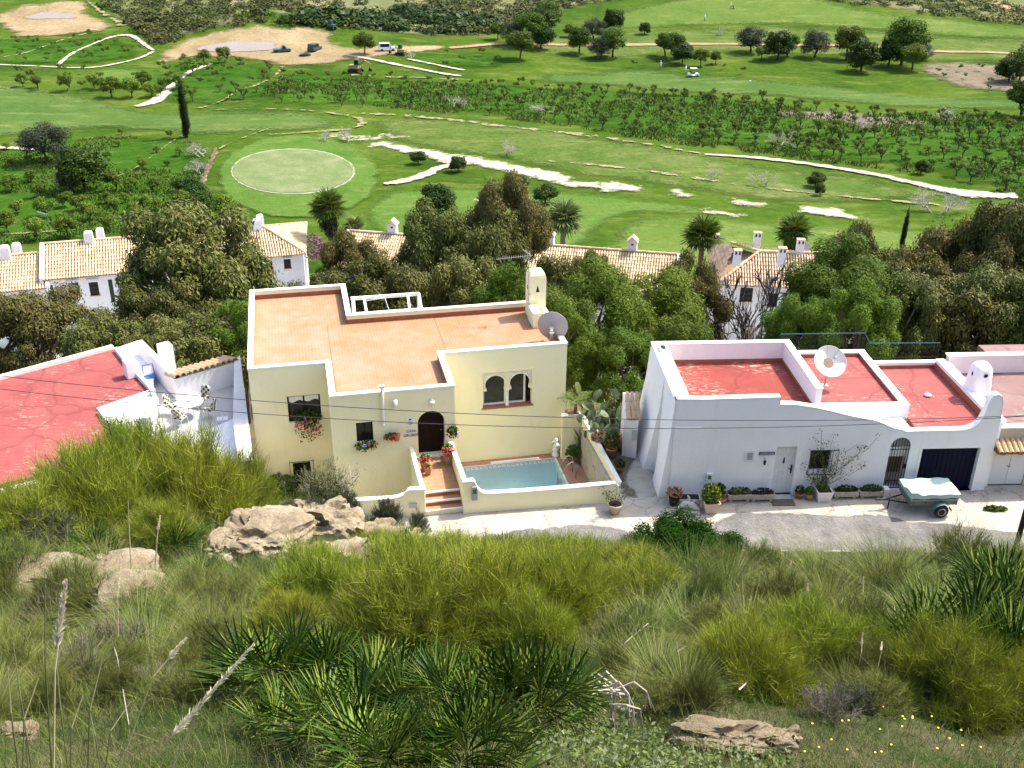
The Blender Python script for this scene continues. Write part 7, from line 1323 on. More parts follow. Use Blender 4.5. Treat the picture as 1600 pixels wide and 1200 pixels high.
g=G(1083,120); t=thing('golf_cart','white golf cart with canopy on the middle fairway','golf cart',tuple(g),R(4))
b=MB(); b.vprism([(-1.2,.3),(1.2,.3),(1.25,.55),(.95,.85),(.55,.8),(.35,.38),(-.2,.38),(-.25,.75),(-1.15,.8),(-1.2,.6)],-.58,.58); b.build('body',m_vanw,t,bev=.04); MB().box(-.75,.7,-.6,.6,1.78,1.86).build('canopy',m_vanw,t,bev=.03); MB().box(-.55,-.1,-.5,.5,.76,.86).box(-.6,-.5,-.5,.5,.86,1.25).build('seat',m_rubber,t)
for x,xx in ((-.7,-.72),(.85,.62)):
    for y in (-.54,.54): MB().tube([(x,y,.8),(xx,y,1.78)],.025,5).build('canopy_post',m_iron,t)
for x in (-.8,.8):
    for y in (-.52,.52): MB().lathe([(.03,-.1),(.22,-.1),(.24,0),(.22,.1),(.03,.1)],12).build('wheel',m_rubber,t,True,loc=(x,y,.24)).rotation_euler=(R(90),0,0)
def golfer(label,px,py,rz,seed,bag=False):
    g=G(px,py); t=thing('person',label,'person',tuple(g),R(rz)); me=bpy.data.meshes.new('body'); sk=[((0,0,.95),.14),((0,0,1.2),.15),((0,0,1.42),.16),((0,0,1.55),.06),((0,.02,1.68),.10),((.10,0,.88),.10),((.12,.06,.48),.07),((.13,-.02,.06),.05),((-.10,0,.88),.10),((-.13,-.10,.48),.07),((-.15,-.2,.08),.05),((.22,0,1.40),.06),((.28,.06,1.12),.045),((.2,.25,.98),.035),((-.22,0,1.40),.06),((-.28,.02,1.12),.045),((-.24,.2,.95),.035)]
    ed=[(0,1),(1,2),(2,3),(3,4),(0,5),(5,6),(6,7),(0,8),(8,9),(9,10),(2,11),(11,12),(12,13),(2,14),(14,15),(15,16)]; me.from_pydata([s_[0] for s_ in sk],ed,[]); o=link('body',me,t); md=o.modifiers.new('skin','SKIN'); 
    for k,s_ in enumerate(sk): me.skin_vertices[0].data[k].radius=(s_[1],s_[1])
    me.skin_vertices[0].data[0].use_root=True; ss=o.modifiers.new('sub','SUBSURF'); ss.levels=1; ss.render_levels=1; me.materials.append(m_cloth)
    MB().lathe([(.005,1.60),(.085,1.62),(.105,1.70),(.07,1.79),(.005,1.81)],12,(0,.02,0)).build('head',m_skin,t,True); MB().lathe([(.11,1.74),(.105,1.8),(.04,1.84),(.005,1.845)],12,(0,.02,0)).build('cap',m_cloth,t,True); MB().tube([(.10,0,.9),(.12,.06,.48),(.13,-.02,.08)],[.105,.085,.075],8).tube([(-.10,0,.9),(-.13,-.1,.48),(-.15,-.2,.1)],[.105,.085,.075],8).build('trousers',m_trous,t,True)
    if bag:
        b_=thing('golf_bag','dark golf bag on a trolley beside the upper right golfer','golf bag',tuple(g+np.array([.7,0,0])),R(20)); MB().tube([(0,0,.15),(-.25,0,1.05)],[.16,.18],9).build('bag_body',m_dkcar,b_); MB().tube([(0,-.3,.15),(0,.3,.15)],.12,8).tube([(0,0,.2),(-.5,0,1.1)],.02,5).build('trolley',m_iron,b_)
golfer('person in white standing on the top slope, lower of the two golfers',1101,33,20,1); golfer('person in pale clothes on the top slope beside a golf bag',1142,14,-30,2,True); golfer('person in pale clothes standing left of the golf cart',1071,115,60,3); golfer('person in white far left of the golf cart at the fairway edge',1032,108,10,4)
for px,py,lb,h in ((463,247,'small white tee box lying on the putting green',.25),(1172,128-0,'white marker on the far fairway',.3)):
    g=G(px,py); t=thing('white_marker',lb,'marker',tuple(g)); MB().box(-.25,.25,-.1,.1,.0,h).build('marker_body',m_vanw,t,bev=.03)
g=G(80,368); t=thing('weather_mast','grey lattice antenna mast standing in the left orchard','mast',tuple(g)); m=MB(); m.tube([(0,0,0),(0,0,3.2)],.04,5); m.tube([(-1.2,0,3.0),(.2,0,2.6)],.03,5); m.tube([(-.3,0,2.2),(.3,0,3.4)],.03,5); [m.tube([(-1.0+.2*k,-.25,2.95-.06*k),(-1.0+.2*k,.25,2.95-.06*k)],.015,4) for k in range(6)]; m.build('mast_lattice',m_galvm,t)
g=D(488,383,93); t=thing('bougainvillea','pink bougainvillea beside the gable of the left row house','shrub',(g[0],93,g[2]-1.4)); rg_=np.random.default_rng(4); V,q=bushy('b',700,(1.2,1.0,1.3),None,5,.22); link('foliage',npmesh('foliage',V+np.array([0,0,1.2]),q,None,leafmat('bougainvillea_bract',[(.30,.06,.2),(.45,.14,.32),(.06,.10,.03)],.2)),t)
# ================================================================== the near hillside
def broom_mesh(seed,nb=34,ns=230,H=1.0,wd=.0042,spread=1.0,mat=None):
    """green stems of a broom bush (unit bush about 1 m tall and 1.3 m wide) and its woody branches"""
    rg=np.random.default_rng(seed); mb=MB(); B=[];Dn=[];Ln=[]
    for k in range(nb):
        a=k*2.399+rg.normal()*.3; r=math.sqrt((k+.5)/nb)*.62*spread; tip=np.array([r*math.cos(a),r*math.sin(a),H*(.78-.62*(r/.62)**2.2+rg.normal()*.09)]); b=tip*np.array([.18,.18,0])
        mid=b*.5+tip*.5+np.array([0,0,-.04])+rg.normal(size=3)*.03; mb.tube([b-np.array([0,0,.2]),mid,tip],[.014,.010,.006],4,False)
        ax=(tip-mid); ax/=np.linalg.norm(ax); t=rg.random(ns)**.6; p=np.where((t<.5)[:,None],b+(mid-b)*(t*2)[:,None],mid+(tip-mid)*(t*2-1)[:,None]); p=p[:,:]+rg.normal(size=(ns,3))*.035
        d=ax*.7+np.array([0,0,.42])+rg.normal(size=(ns,3))*.48; d/=np.linalg.norm(d,axis=1,keepdims=True); k2=t>.25; B.append(p[k2]); Dn.append(d[k2]); Ln.append(rg.uniform(.08,.25,k2.sum())*H)
    B=np.concatenate(B);Dn=np.concatenate(Dn);Ln=np.concatenate(Ln); V,q,t=blades(B,Dn,Ln,np.full(len(B),wd),rg.normal(size=B.shape)*.12+np.array([0,0,.08]),rg,2)
    return npmesh('stems',V,q,t,mat or lf_broom),mb.mesh('branches',m_bark)
lf_gold=leafmat('golden_grass_blade',[(.10,.14,.03),(.20,.21,.06),(.33,.30,.13),(.13,.16,.04)],.15,.6,.15); lf_twig=leafmat('dead_twig',[(.16,.13,.10),(.26,.22,.18),(.12,.10,.075)],.05,.8,.1)
BR=[broom_mesh(200+k,72,340) for k in range(4)]; WI=[broom_mesh(240+k,46,190,1.0,.005,1.1,lf_wisp) for k in range(3)]
def tussock_mesh(seed,n=420,mat=None,wd=.007,L=(.5,1.0),sp=.55,bend=.55):
    rg=np.random.default_rng(seed); a=rg.uniform(0,6.283,n); r=.24*np.sqrt(rg.random(n)); B=np.stack([r*np.cos(a),r*np.sin(a),np.full(n,-.05)],1); o=np.stack([np.cos(a),np.sin(a),np.zeros(n)],1); s_=rg.random(n)**.8*sp
    d=o*s_[:,None]+rg.normal(size=(n,3))*.22; d[:,2]=1; d/=np.linalg.norm(d,axis=1,keepdims=True); bv=o*(bend*(.3+s_))[:,None]; bv[:,2]=-bend*.55*(s_+.2); V,q,t=blades(B,d,rg.uniform(*L,n),np.full(n,wd)*rg.uniform(.7,1.3,n),bv,rg,4); return npmesh('blades',V,q,t,mat or lf_esp)
TU=[tussock_mesh(300+k,1100,(None,None,lf_grass,None,lf_gold)[k],.0052,(.25,.95),.75,.6) for k in range(5)]; TW=[broom_mesh(260+k,40,60,1.0,.006,1.1,lf_twig) for k in range(2)]; SH=[broom_mesh(320+k,40,120,1.0,.012,1.0,lf_rosem)[0] for k in range(2)]
cham=[fan_mesh('frond',400+k,17,1.0,2.05,.050,lf_cham,.05) for k in range(5)]
def region(px,py):
    if py<950: return 'of the strip just below the street' if px>650 else 'of the strip between the rocks'
    if px<330: return 'of the left slope beneath the boulders' if py<1050 else 'in the lower left corner'
    if px<900: return 'among the middle broom bushes'
    if px<1240: return 'right of the middle broom bushes' if py<1060 else 'round the pale rock slab'
    return 'left of the big right fan palms' if py<1060 else 'at the lower right round the rounded broom'
def broom(label,px,py,wpx,hpx,i,grp='broom bushes on the near slope'):
    g=GH(px,py); dist=np.linalg.norm(g-np.array([0,0,CAMH])); w_=wpx/FPX*dist/1.55; h_=hpx/FPX*dist/.82/1.0; t=thing('broom_bush',label,'bush',tuple(g-np.array([0,0,.05])),i*1.3,grp); t.scale=(w_,w_,h_); a,b=BR[i%4]; link('stems',a,t); link('branches',b,t)
bl=[('large broom bush in front of the red roof, left half',150,838,240,135),('tall broom bush in front of the red roof, highest crown',215,826,245,165),('broom bush in front of the white terrace',300,826,235,150),('broom bush against the terrace boundary wall',375,812,160,112),('low broom bush at the left edge below the red roof',40,850,190,90),('small broom bush under the tall one beside the grey shrub',250,850,130,70),('broom bush with dark foot above the fan palm by the left rock',345,838,150,75),
('broom bush below the long rock, left one',500,960,230,115),('broom bush at the lower right foot of the long rock',585,908,190,78),('broom bush between the highest and the street, centre left',770,930,230,80),('dense broom bush in the very middle of the slope',865,960,220,110),('broom bush above the dark hollow, toward the juniper',1000,952,200,82),('low broom bush left of the middle mass',455,1000,170,80),('broom bush below the long rock, highest',630,945,240,108),('wide broom bush in the middle of the slope',640,1010,290,150),('yellowish broom bush in the middle of the slope',755,990,270,140),('broom bush just below the pool wall street',700,905,230,62),('broom bush below the street right of the small fan palm',835,905,190,60),('broom bush at the street edge in the centre',905,908,190,66),('broom bush at the street edge left of the dark juniper',985,918,180,64),('broom bush in the dark hollow right of centre',930,960,150,80),('yellow broom bush over the middle fan palms',820,1035,210,120),
('yellow green broom bush right of the grassy belt',1165,1090,230,130),('broom bush right of the pale stone, upper',1255,1045,230,110),('small broom bush below the grey tussocks',1345,1050,170,85),('wide rounded broom bush at lower right',1465,1110,260,130),('broom bush beyond the wide rounded one at right edge',1570,1105,170,90),('broom bush between the pale rock and wide rounded one',1110,1060,130,75)]
for i,(lb,a,b,w_,h_) in enumerate(bl): broom(lb,a,b,w_,h_,i)
def tuft(px,py,hpx,i,meshes,name,label,cat,grp,wf=1.0,nm='blades'):
    g=GH(px,py); dist=np.linalg.norm(g-np.array([0,0,CAMH])); s_=hpx/FPX*dist/.62; t=thing(name,label,cat,tuple(g),(i*2.1)%6.28,grp); t.scale=(s_*wf,s_*wf,s_); link(nm,meshes[i%len(meshes)],t)
rg=np.random.default_rng(55)
named=[(1385,930,66,'tall arching grey green tussock standing highest at the street edge'),(1290,925,48,'rounded grey green tussock below the street, right of centre'),(1130,925,46,'pale tussock just below the dark juniper'),(1010,1000,60,'silvery tussock on the middle of the slope'),(880,985,50,'silvery tussock between two broom bushes'),(1450,985,60,'tussock at the left foot of the right fan palm'),(300,955,56,'dense tussock below the left boulder'),(60,990,56,'tussock at the left edge under the boulder'),(220,1010,60,'yellowish tussock leaning right on the left slope'),(330,1010,54,'tussock just above the lower left fan palm')]
for i,(a,b,h,lb) in enumerate(named): tuft(a,b,h,i,TU,'grass_tussock',lb,'grass tussock','tussocks on the near slope',1.1)
k=0
cells=[(int(x),int(y)) for y in range(900,1190,30) for x in range(-20,1640,62)]
for (x,y) in cells:
    px,py=x+rg.uniform(-28,28),y+rg.uniform(-12,12)
    if 310<px<900 and py>1040: continue
    if 330<px<620 and py<900: continue
    if 90<px<250 and 850<py<890: continue
    if 1010<px<1260 and 1120<py<1180: continue
    if py>1120 and px>1230 and rg.random()<.45: continue
    if py<885 and px<1000 : continue
    if k>=170: break
    k+=1; tuft(px,py,rg.uniform(26,46)*(1.2 if py>1000 else 1),k,TU,'grass_tussock','ordinary grey green tussock '+region(px,py),'grass tussock','ordinary tussocks '+region(px,py),1.15)
for i,(a,b,w_,h,lb) in enumerate([(605,832,60,46,'grey rosemary like shrub on the right shoulder of the long rock'),(655,838,44,36,'small grey shrub at the street end of the long rock'),(492,845,70,58,'grey shrub growing in the middle of the long rock'),(70,850,120,50,'pale grey twiggy shrub above the left boulder'),(545,812,50,38,'grey shrub at the foot of the tall twiggy bush'),(1330,1112,90,42,'grey dry shrub above the flowery grass'),(455,818,40,24,'little grey cushion on the long rock')]):
    g=GH(a,b); dist=np.linalg.norm(g-np.array([0,0,CAMH])); g=g+np.array([0,0,.25 if 430<a<680 else 0]); t=thing('grey_shrub',lb,'shrub',tuple(g),i,'grey shrubs of the slope'); t.scale=(w_/FPX*dist/1.5,)*2+(h/FPX*dist/.85,); link('stems',SH[i%2],t)
for i,(a,b,w_,h) in enumerate([(190,1035,150,75),(130,1060,120,60),(240,1085,110,50),(90,985,130,60),(600,1010,90,50),(830,1075,80,40),(1290,1120,110,45),(960,1010,110,55)]):
    g=GH(a,b); dist=np.linalg.norm(g-np.array([0,0,CAMH])); t=thing('dead_shrub','dry grey brown twiggy shrub '+region(a,b)+(', nearer the left edge' if a in (90,130) else ', larger one' if a==190 else ''),'dead shrub',tuple(g),i,'dead twiggy shrubs'); t.scale=(w_/FPX*dist/1.5,)*2+(h/FPX*dist/.85,); link('twigs',TW[i%2][0],t); link('branches',TW[i%2][1],t)
wl_=[(x,y) for y in range(905,1120,40) for x in range(0,1600,92)]
for i,(x,y) in enumerate(wl_):
    px,py=x+rg.uniform(-40,40),y+rg.uniform(-16,16)
    if (310<px<900 and py>1030) or (330<px<640 and py<930) or (60<px<260 and py<915) or (px>1400 and 960<py<1080): continue
    g=GH(px,py); dist=np.linalg.norm(g-np.array([0,0,CAMH])); w_=rg.uniform(80,150)/FPX*dist/1.6; h_=rg.uniform(42,72)/FPX*dist/.85; t=thing('wispy_shrub','ordinary fine stemmed grey green shrub '+region(px,py),'shrub',tuple(g),i*1.1,'wispy shrubs '+region(px,py)); t.scale=(w_,w_,h_); link('stems',WI[i%3][0],t); link('branches',WI[i%3][1],t)
# dark juniper at the street edge
def jun(label,px,py,hpx,wf):
    g=GH(px,py); dist=np.linalg.norm(g-np.array([0,0,CAMH])); s_=hpx/FPX*dist; t=thing('juniper_bush',label,'bush',tuple(g)); rg=np.random.default_rng(int(px)); lb=[(rg.normal()*.35*wf,rg.normal()*.25,rg.uniform(.2,.62),rg.uniform(.16,.3),1,1) for _ in range(22)]; t.location=tuple(g+np.array([0,-.3,.35])); t.scale=(s_,)*3; link('foliage',crown_mesh('foliage',rg,lb,16000,.085,.22,lf_jun,0,1.1,.3),t); MB().tube([(0,0,-.2),(.02,0,.3)],[.05,.03],6).build('trunk',m_bark,t)
jun('dark green juniper at the street edge below the stone slab',1045,876,84,1.5); jun('dark evergreen shrub just right of the juniper',1108,888,62,1.5)
# twiggy bush on top of the long rock
g=D(515,790,27.5); t=thing('twiggy_bush','tall airy grey green bush with bare twigs before the cream wall','bush',(g[0],27.5,g[2]-.35)); rg=np.random.default_rng(8); m=MB(); Bq=[];Dq=[]
for k in range(40):
    a=rg.uniform(0,6.28); tp=np.array([math.cos(a)*rg.uniform(.15,1.15),math.sin(a)*rg.uniform(.1,.7),rg.uniform(.7,1.75)]); tp[0]+=.2; pts=[np.array([0,0,-.3]),tp*.5+rg.normal(size=3)*.1,tp]; m.tube(pts,[.02,.011,.005],4,False)
    for _ in range(3): q=tp+rg.normal(size=3)*np.array([.25,.2,.18]); m.tube([tp*.8+rg.normal(size=3)*.04,q],[.006,.003],3,False)
    n_=110 if tp[0]<.55 else 18; tt=rg.uniform(.35,1.0,n_); Bq.append(tp*tt[:,None]+rg.normal(size=(n_,3))*.10); Dq.append(np.tile(tp/np.linalg.norm(tp),(n_,1)))
m.build('branches',m_pale,t); Bq=np.concatenate(Bq); Dq=np.concatenate(Dq)+rg.normal(size=Bq.shape)*.6; Dq/=np.linalg.norm(Dq,axis=1,keepdims=True); V,q,tt=blades(Bq,Dq,rg.uniform(.06,.15,len(Bq)),np.full(len(Bq),.022),rg.normal(size=Bq.shape)*.1,rg,2); link('foliage',npmesh('foliage',V,q,tt,leafmat('grey_green_twig_leaf',[(.09,.12,.045),(.14,.17,.075),(.11,.13,.06)],.25)),t)
gs=D(455,770,35.6); 
for i,(px,py,y,rr,lb) in enumerate(((440,760,38.4,(.75,.5,.6),'green garden shrub beside the barred basement window'),(425,785,37.6,(.5,.5,.5),'pale green shrub in the sunken garden corner'),(480,782,37.2,(.7,.4,.4),'dark green shrub low in the sunken garden'))):
    g=D(px,py,y); t=thing('garden_shrub',lb,'shrub',tuple(g)); V,q=bushy('b',800,rr,None,60+i,.12); link('foliage',npmesh('foliage',V,q,None,lf_ger),t); MB().tube([(0,0,-1.4),(0,0,.1)],[.05,.03],6).build('trunk',m_bark,t)
# dwarf fan palms with every frond its own part
def dwarf(label,px,py,hpx,n,seed,lean=0.0,spread=1.0,grp='dwarf fan palms of the slope'):
    g=GH(px,py); dist=np.linalg.norm(g-np.array([0,0,CAMH])); S=hpx/FPX*dist/1.22; t=thing('dwarf_fan_palm',label,'fan palm',tuple(g),0,grp); t.scale=(S,)*3; rg=np.random.default_rng(seed); pt=MB()
    n=max(8,int(n*.85))
    for k in range(n):
        f=(k+.5)/n; az=k*2.399+rg.normal()*.3; el_=R(84)-R(72)*f**1.1*spread+rg.normal()*.10; pl_=rg.uniform(.42,.76); e=np.array([math.cos(el_)*math.cos(az)+lean*.3,math.cos(el_)*math.sin(az),math.sin(el_)]); e/=np.linalg.norm(e); el2=math.asin(max(-1,min(1,e[2])))-R(8)*rg.random(); az2=math.atan2(e[1],e[0]); off=np.array([rg.normal()*.10,rg.normal()*.10,0])
        pt.tube([off-np.array([0,0,.1]),off+e*pl_*.5,off+e*pl_],[.012,.009,.008],4,False)
        Mx=Matrix(((math.cos(az2)*math.cos(el2),-math.sin(az2),-math.cos(az2)*math.sin(el2)),(math.sin(az2)*math.cos(el2),math.cos(az2),-math.sin(az2)*math.sin(el2)),(math.sin(el2),0,math.cos(el2))))@Matrix.Rotation(rg.normal()*.38,3,'X')
        o=link('frond',cham[rg.integers(5)],t,tuple(off+e*pl_*.96)); o.rotation_euler=Mx.to_euler(); s2=rg.uniform(.62,.86); o.scale=(s2,)*3
    pt.build('petioles',plain('petiole',(.10,.13,.04),.6) if 'petiole' not in bpy.data.materials else bpy.data.materials['petiole'],t)
dw=[('leftmost dwarf fan palm of the lower cluster, dark fronds over the black hollow',425,1090,125,24,.0),('second dwarf fan palm of the lower cluster, upright fronds',520,1090,112,22,0),('dwarf fan palm at centre left with pale yellow fan facing camera',545,1165,125,22,-.2),('dwarf fan palm in the centre of the lower cluster',610,1125,120,24,0),('upright dwarf fan palm right of the cluster centre',700,1135,122,24,.1),('rightmost dwarf fan palm of the lower cluster beside dead branch',835,1135,118,26,.1),('bottom dwarf fan palm cut by the lower frame edge, left',600,1220,125,22,0),('bottom dwarf fan palm cut by the lower frame edge, middle',740,1215,130,24,.1),('dwarf fan palm between centre and right of the lower cluster',770,1125,110,22,0),('low dwarf fan palm bending left beside the black hollow',450,1150,90,14,-.8),
('right hand big dwarf fan palm, left side fronds',1450,1045,108,24,-.3),('right hand big dwarf fan palm, highest',1520,1010,100,24,0),('dwarf fan palm at the right edge, upper',1585,990,112,26,.1),('dwarf fan palm at the right edge, lower',1575,1070,112,26,0),('dwarf fan palm of the right group, middle',1505,1072,120,22,-.1),
('dwarf fan palm at the right edge, standing behind the others',1555,955,95,20,0),('low dwarf fan palm at the front of the right group',1475,1085,100,18,-.3),('small dwarf fan palm at the street edge below the pool',790,880,50,16,0),('smaller dwarf fan palm just left of the street edge one',745,882,36,12,0),('small dwarf fan palm above the black crevice of the rock',280,868,55,16,.1),('dwarf fan palm in the shade under the tall broom',150,866,50,14,0),('small dwarf palm at the foot of the left rock',320,905,45,12,.2),('small dark fan palm at the edge of broom near centre street',838,925,36,10,0)]
for i,(lb,a,b,h,n,l) in enumerate(dw): dwarf(lb,a,b,h,n,500+i,l)
# rocks
m_rock,nt,b=newmat('weathered_limestone'); v=coord(nt); b.inputs['Roughness'].default_value=.95; b.inputs['Specular IOR Level'].default_value=.1
a=ramp(nt,noise(nt,1.6,6,.7,v),[(.3,(.20,.145,.085)),(.5,(.33,.265,.17)),(.7,(.44,.375,.27))]); a=mixc(nt,ramp(nt,noise(nt,11,6,.75,v),[(.45,(0,0,0)),(.68,(.75,.75,.75))]),a,(.17,.13,.085)); nt.links.new(a,b.inputs['Base Color']); bump(nt,b,noise(nt,9,8,.8,v),1.0,.06)
def rock(label,loc,rad,seed,rot=0,rough=.35,sub=5):
    t=thing('limestone_rock',label,'rock',tuple(loc),rot,'rocks of the slope'); bm=bmesh.new(); bmesh.ops.create_icosphere(bm,subdivisions=sub,radius=1); V=np.array([v_.co for v_ in bm.verts]); n=V.copy()
    d=fbm(V[:,0]*1.3+seed,V[:,1]*1.3+V[:,2]*.9,seed,4)*1.3*rough+fbm(V[:,0]*4+seed,V[:,2]*5+V[:,1]*3,seed+3,4)*.5*rough; st=np.round((V[:,2]+d*.5)*4.5)/4.5; V=V*(1+d[:,None]); V[:,2]=V[:,2]*.8+st*.2+d*.1
    c=fbm(V[:,0]*2.2,V[:,1]*2.2+V[:,2]*2.2,seed+9,3); V*= (1-.35*sst(.16,.3,c))[:,None]
    V=np.sign(V)*np.abs(V)**.88*np.array(rad)
    for v_,p in zip(bm.verts,V): v_.co=p
    me=bpy.data.meshes.new('rock_body'); bm.to_mesh(me); bm.free(); me.materials.append(m_rock); link('rock_body',me,t); return t
def rockpx(label,px,py,y,wpx,hpx,dep,seed,rot=0,rough=.35):
    g=GH(px,py+hpx*.35); dist=np.linalg.norm(g-np.array([0,0,CAMH])); rock(label,g+np.array([0,0,hpx/FPX*dist*(.10 if px<260 else .30)]),(wpx/FPX*dist*.46,dep*.8,hpx/FPX*dist*.46),seed,rot,rough)
rockpx('long pitted limestone outcrop beside the cream garden wall, left end',412,838,24.2,150,78,1.0,3,R(-14)); rockpx('middle hump of the limestone outcrop under the tall twiggy bush',505,818,25.5,130,105,1.1,4,R(5)); rockpx('right end of the limestone outcrop sloping to the street',575,850,24.5,140,70,1.0,5,R(12)); rockpx('small limestone boulder at the street edge end of outcrop',635,842,27.5,62,48,.7,6); rockpx('lower shelf of the limestone outcrop over the broom',530,880,21.5,150,60,.8,12,R(10)); rockpx('dark undercut limestone block at the left tip of outcrop',352,855,22.5,60,44,.6,15)
rockpx('smooth tan boulder at left with flat top',188,886,14.2,130,46,.8,7,R(-12),.2); rockpx('tan boulder ledge at the far left behind dry grass',75,895,14,170,46,.8,8,0,.2); rockpx('lower face of the smooth tan boulder hung with grass',205,915,12.9,110,50,.6,16,R(-8),.2)
rockpx('flat pale limestone slab at the bottom right of centre',1130,1148,5.05,170,52,.22,9,R(-4),.28); rockpx('small rounded end of the pale limestone slab',1212,1150,5.0,80,46,.18,10,0,.25); rockpx('small pale stone between the right broom bushes',1225,985,8.4,34,26,.12,11)
rockpx('pale stone half hidden in the bottom left grass',30,1140,4.6,60,30,.15,17)
# dead branch with weeping bleached twigs
g=GH(955,1142); t=thing('dead_branch','bleached dead branch with drooping twigs right of the fan palms','dead branch',tuple(g)); m=MB(); rg=np.random.default_rng(6); S=np.linalg.norm(g-np.array([0,0,CAMH]))/FPX
for k in range(15):
    sg=-1 if k%3 else 1; w1=rg.uniform(12,34)*S*sg; tp=np.array([rg.uniform(-16,10)*S,rg.normal()*.05,rg.uniform(70,84)*S]); ar=tp+np.array([w1*.9,rg.normal()*.06,rg.uniform(4,16)*S]); e=ar+np.array([w1*rg.uniform(.6,1.3),rg.normal()*.10,-rg.uniform(28,72)*S]); mid=(ar+e)/2+np.array([w1*.35,0,10*S])
    m.tube(([np.array([rg.normal()*.03,0,-.05]),tp*.55+np.array([rg.normal()*.02,0,0])] if k in (0,4,9) else [tp*rg.uniform(.75,.95)+np.array([rg.normal()*.01,0,0])])+[tp,ar,mid,e],[.011,.010,.010,.009,.007,.003] if k in (0,4,9) else [.010,.009,.009,.007,.003],5,False)
    for _ in range(2): q=mid*.5+e*.5; m.tube([mid,q+np.array([rg.normal()*.05,rg.normal()*.05,-rg.uniform(.02,.10)])],[.006,.002],4,False)
m.build('twigs',m_pale,t)
# seed plumes, dry stalks, sticks
def stalk(label,p0,p1,r,plume=None,name='grass_stalk',y0=3.6,mat=None):
    a=D(*p0,y0); b=D(*p1,y0+.25); t=thing(name,label,'grass stalk',tuple(a)); e=b-a; MB().tube([(0,0,-.25),tuple(e*.5+np.array([.01,0,.01])),tuple(e)],[r,r*.8,r*.4],5,False).build('stem',mat or plain('dry_straw',(.40,.36,.19),.8,var=.3) if 'dry_straw' not in bpy.data.materials else (mat or bpy.data.materials['dry_straw']),t)
    if plume:
        rg=np.random.default_rng(int(p0[0])+9); n=620; tt=rg.uniform(1-plume,1.02,n); B=e[None]*tt[:,None]; d=e/np.linalg.norm(e)+rg.normal(size=(n,3))*.28; d/=np.linalg.norm(d,axis=1,keepdims=True); V,q,f=blades(B,d,np.linalg.norm(e)*.06*(1.15-.7*(tt-(1-plume))/plume),np.full(n,.007),rg.normal(size=(n,3))*.05,rg,2); link('plume',npmesh('plume',V,q,f,leafmat('straw_plume',[(.55,.5,.34),(.7,.65,.48),(.48,.42,.26)],.3) if 'straw_plume' not in bpy.data.materials else bpy.data.materials['straw_plume']),t)
m_gst=plain('green_stalk',(.09,.09,.03),.7,var=.3)
stalk('straw coloured feathery grass plume high at lower left',(62,1190),(102,915),.0045,.36,y0=2.7); stalk('dark upright stalk crossing the feathery plume',(64,1190),(70,890),.0035,None,y0=2.6,mat=m_gst); stalk('long pale seed head leaning right over the black hollow',(228,1195),(392,1012),.0045,.75,y0=3.2); stalk('dark leaning stalk in the lower left corner',(112,1198),(160,1030),.004,None,y0=2.4,mat=m_gst); stalk('thin green stalk left of the leaning one',(15,1198),(12,1040),.0035,None,y0=2.4,mat=m_gst)
for i,(a,b,c,d) in enumerate(((5,1199,60,1060),(38,1199,20,1000),(85,1199,130,1085),(95,1199,88,1030),(130,1199,205,1095),(25,1199,48,1120),(150,1199,140,1110))): stalk('thin olive blade rising from the lower left corner',(a,b),(c,d),.003,None,y0=2.2+.15*(i%4),mat=m_gst)
stalk('pale thin stalk beside the boulder at left',(238,880),(250,808),.012,.3,y0=12.4); stalk('tall thin stalk before the tall broom',(203,905),(200,780),.010,None,y0=12.2); stalk('pale yellow grass head right of the plume',(185,1120),(288,1000),.004,.25,y0=4.2); stalk('short pale plume at the far centre left',(178,965),(187,905),.006,.5,y0=8.5); stalk('white grass plume over the crevice',(390,905),(408,850),.010,.6,y0=16); stalk('thin straw stalk standing over the broom at right',(1340,1050),(1348,990),.004,.3,y0=7.0); stalk('pale plume between broom and right palms',(1375,1025),(1378,1003),.006,.6,y0=7.5)
for i in range(30):
    px=rg.uniform(930,1560); py=rg.uniform(895,1010); h=rg.uniform(26,60); stalk('dry seed stalk rising above the tussocks along the street edge',(px,py),(px+rg.uniform(-14,14),py-h),.006,.22,y0=float(GH(px,py)[1])); 
for o in list(bpy.data.objects):
    if o.get('label','').startswith('thin olive blade'): o['group']='olive blades in the lower left corner'
    if o.get('label','').startswith('dry seed stalk'): o['group']='dry seed stalks along the street edge'
for i,(a,b,c,d,lb) in enumerate(((175,1010,205,1150,'thin pale dead stem running down through the left grass'),(0,1020,55,1052,'bleached stick lying in the grass at the left edge'),(330,990,250,1080,'pale thin stick leaning over the left grass'),(1010,1000,940,1050,'thin grey stick in the tussocks right of the palms'),(1055,1045,1082,1022,'short pale forked stick among the middle tussocks'),(1150,1110,1170,1075,'grey stick standing behind the pale rock'))):
    g0,g1=GH(a,b)+np.array([0,0,.22]),GH(c,d)+np.array([0,0,.12]); t=thing('dry_stick',lb,'stick',tuple(g0)); e=g1-g0; m=MB().tube([(0,0,0),tuple(e*.4+np.array([.03,0,.04])),tuple(e)],[.008,.006,.004],5,False); m.tube([tuple(e*.4),tuple(e*.55+np.array([.12,.05,.1]))],[.005,.002],4,False); m.build('wood',m_pale,t)
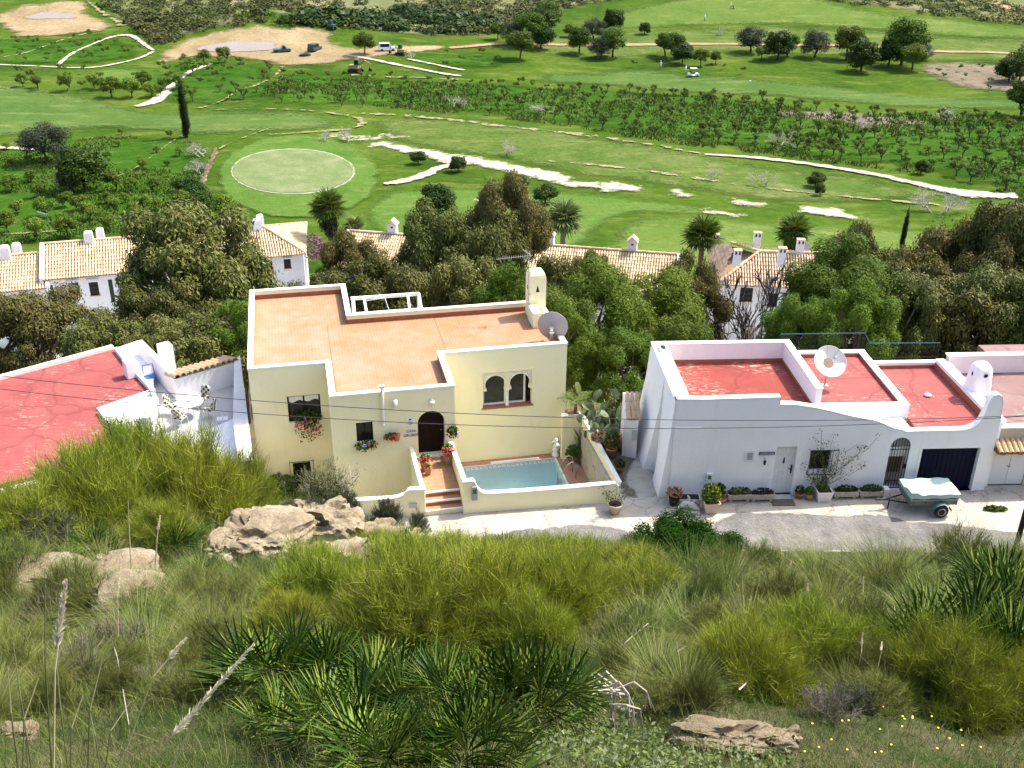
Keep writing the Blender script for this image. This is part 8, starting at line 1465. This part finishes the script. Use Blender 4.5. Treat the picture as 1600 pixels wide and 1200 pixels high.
# low broad leaved herb mat and the grass of the slope
def slope_pts(pl,n,rg):
    out=[]; xs=[p[0] for p in pl]; ys_=[p[1] for p in pl]
    while len(out)<n:
        px,py=rg.uniform(min(xs),max(xs)),rg.uniform(min(ys_),max(ys_))
        if inpoly(px,py,pl): out.append(GH(px,py))
    return np.array(out)
rg=np.random.default_rng(91); c=slope_pts([(880,1125),(960,1105),(1030,1150),(1220,1175),(1260,1230),(860,1230),(850,1170)],150,rg); p=np.repeat(c,22,0)+rg.normal(size=(150*22,3))*np.array([.06,.06,.035])+np.array([0,0,.07]); V,q=leafquads(p,.038*(.5+.9*rg.random(len(p))),.55,rg.normal(size=p.shape)*.5+np.array([0,-.2,1]),rg); tag(link('herb_mat',npmesh('herb_mat',V,q,None,lf_herb)),kind='stuff')
sd_=slope_pts([(1015,1120),(1240,1120),(1260,1190),(1010,1180),(900,1150)],46,rg)
for i,(px,py) in enumerate([(1052,1160),(1072,1142),(1090,1150),(1130,1146),(1142,1158),(1168,1140),(1178,1152),(1212,1128),(1206,1142),(1240,1150),(1230,1184),(1255,1188),(1012,1138),(920,1120),(912,1140),(945,1150)]):
    y0=float(GH(px,min(py+30,1235))[1]); a_=D(px-2,py+32,y0); b_=D(px,py,y0+.02); t=thing('seed_head','dark round seed head on a thin stem before the pale rock','seed head',tuple(a_),0,'dark seed heads by the pale rock'); e=b_-a_; MB().tube([(0,0,0),tuple(e)],.0022,4,False).build('stem',m_bark,t); MB().lathe([(.001,-.011),(.009,-.008),(.012,0),(.008,.008),(.001,.010)],7,tuple(e)).build('head',m_darkbark,t)
def flowers(pl,n,seed):
    rg=np.random.default_rng(seed); pts=slope_pts(pl,n,rg); 
    for p in pts: 
        t=thing('yellow_flower','little yellow flower in the grass at lower right','flower',tuple(p+np.array([0,0,.10])),0,'yellow flowers in the lower right grass'); o=link('petals',FLW,t)
FLW=MB().lathe([(.001,.0),(.007,.003),(.009,.007),(.002,.006)],6).mesh('petals',m_yflower)
flowers([(1380,1115),(1500,1120),(1560,1190),(1250,1195),(1250,1135)],26,5)
def slope_grass(nm,n,hl,wd,seed,mat,ymin,ymax,cl=.0):
    rg=np.random.default_rng(seed); u=rg.random(n); Y=ymin+(ymax-ymin)*u**1.25; X=rg.uniform(-1,1,n)*(1.2+.56*np.hypot(Y,12)*.95)
    k=fbm(X*.9,Y*.9,seed,3)>cl-.5; X,Y=X[k],Y[k]; Z=hill(X,Y); B=np.stack([X,Y,Z-.03],1); d=rg.normal(size=B.shape)*np.array([.42,.32,.2])+np.array([0,.10,1]); d/=np.linalg.norm(d,axis=1,keepdims=True); sc2=np.clip(Y/9,.55,1.6); V,q,t=blades(B,d,hl*(.4+.9*rg.random(len(B)))*np.sqrt(sc2),wd*sc2,rg.normal(size=B.shape)*.25+np.array([0,0,-.05]),rg,3); return tag(link(nm,npmesh(nm,V,q,t,mat)),kind='stuff')
slope_grass('grass',110000,.24,.0055,71,lf_grass,2.2,30.3); slope_grass('dry_grass',90000,.40,.0048,72,lf_esp,2.2,30.0,.34)
slope_grass('grass',120000,.15,.0055,73,lf_grass,2.2,8.5); slope_grass('dry_grass',50000,.2,.004,74,lf_esp,2.2,9,.4)
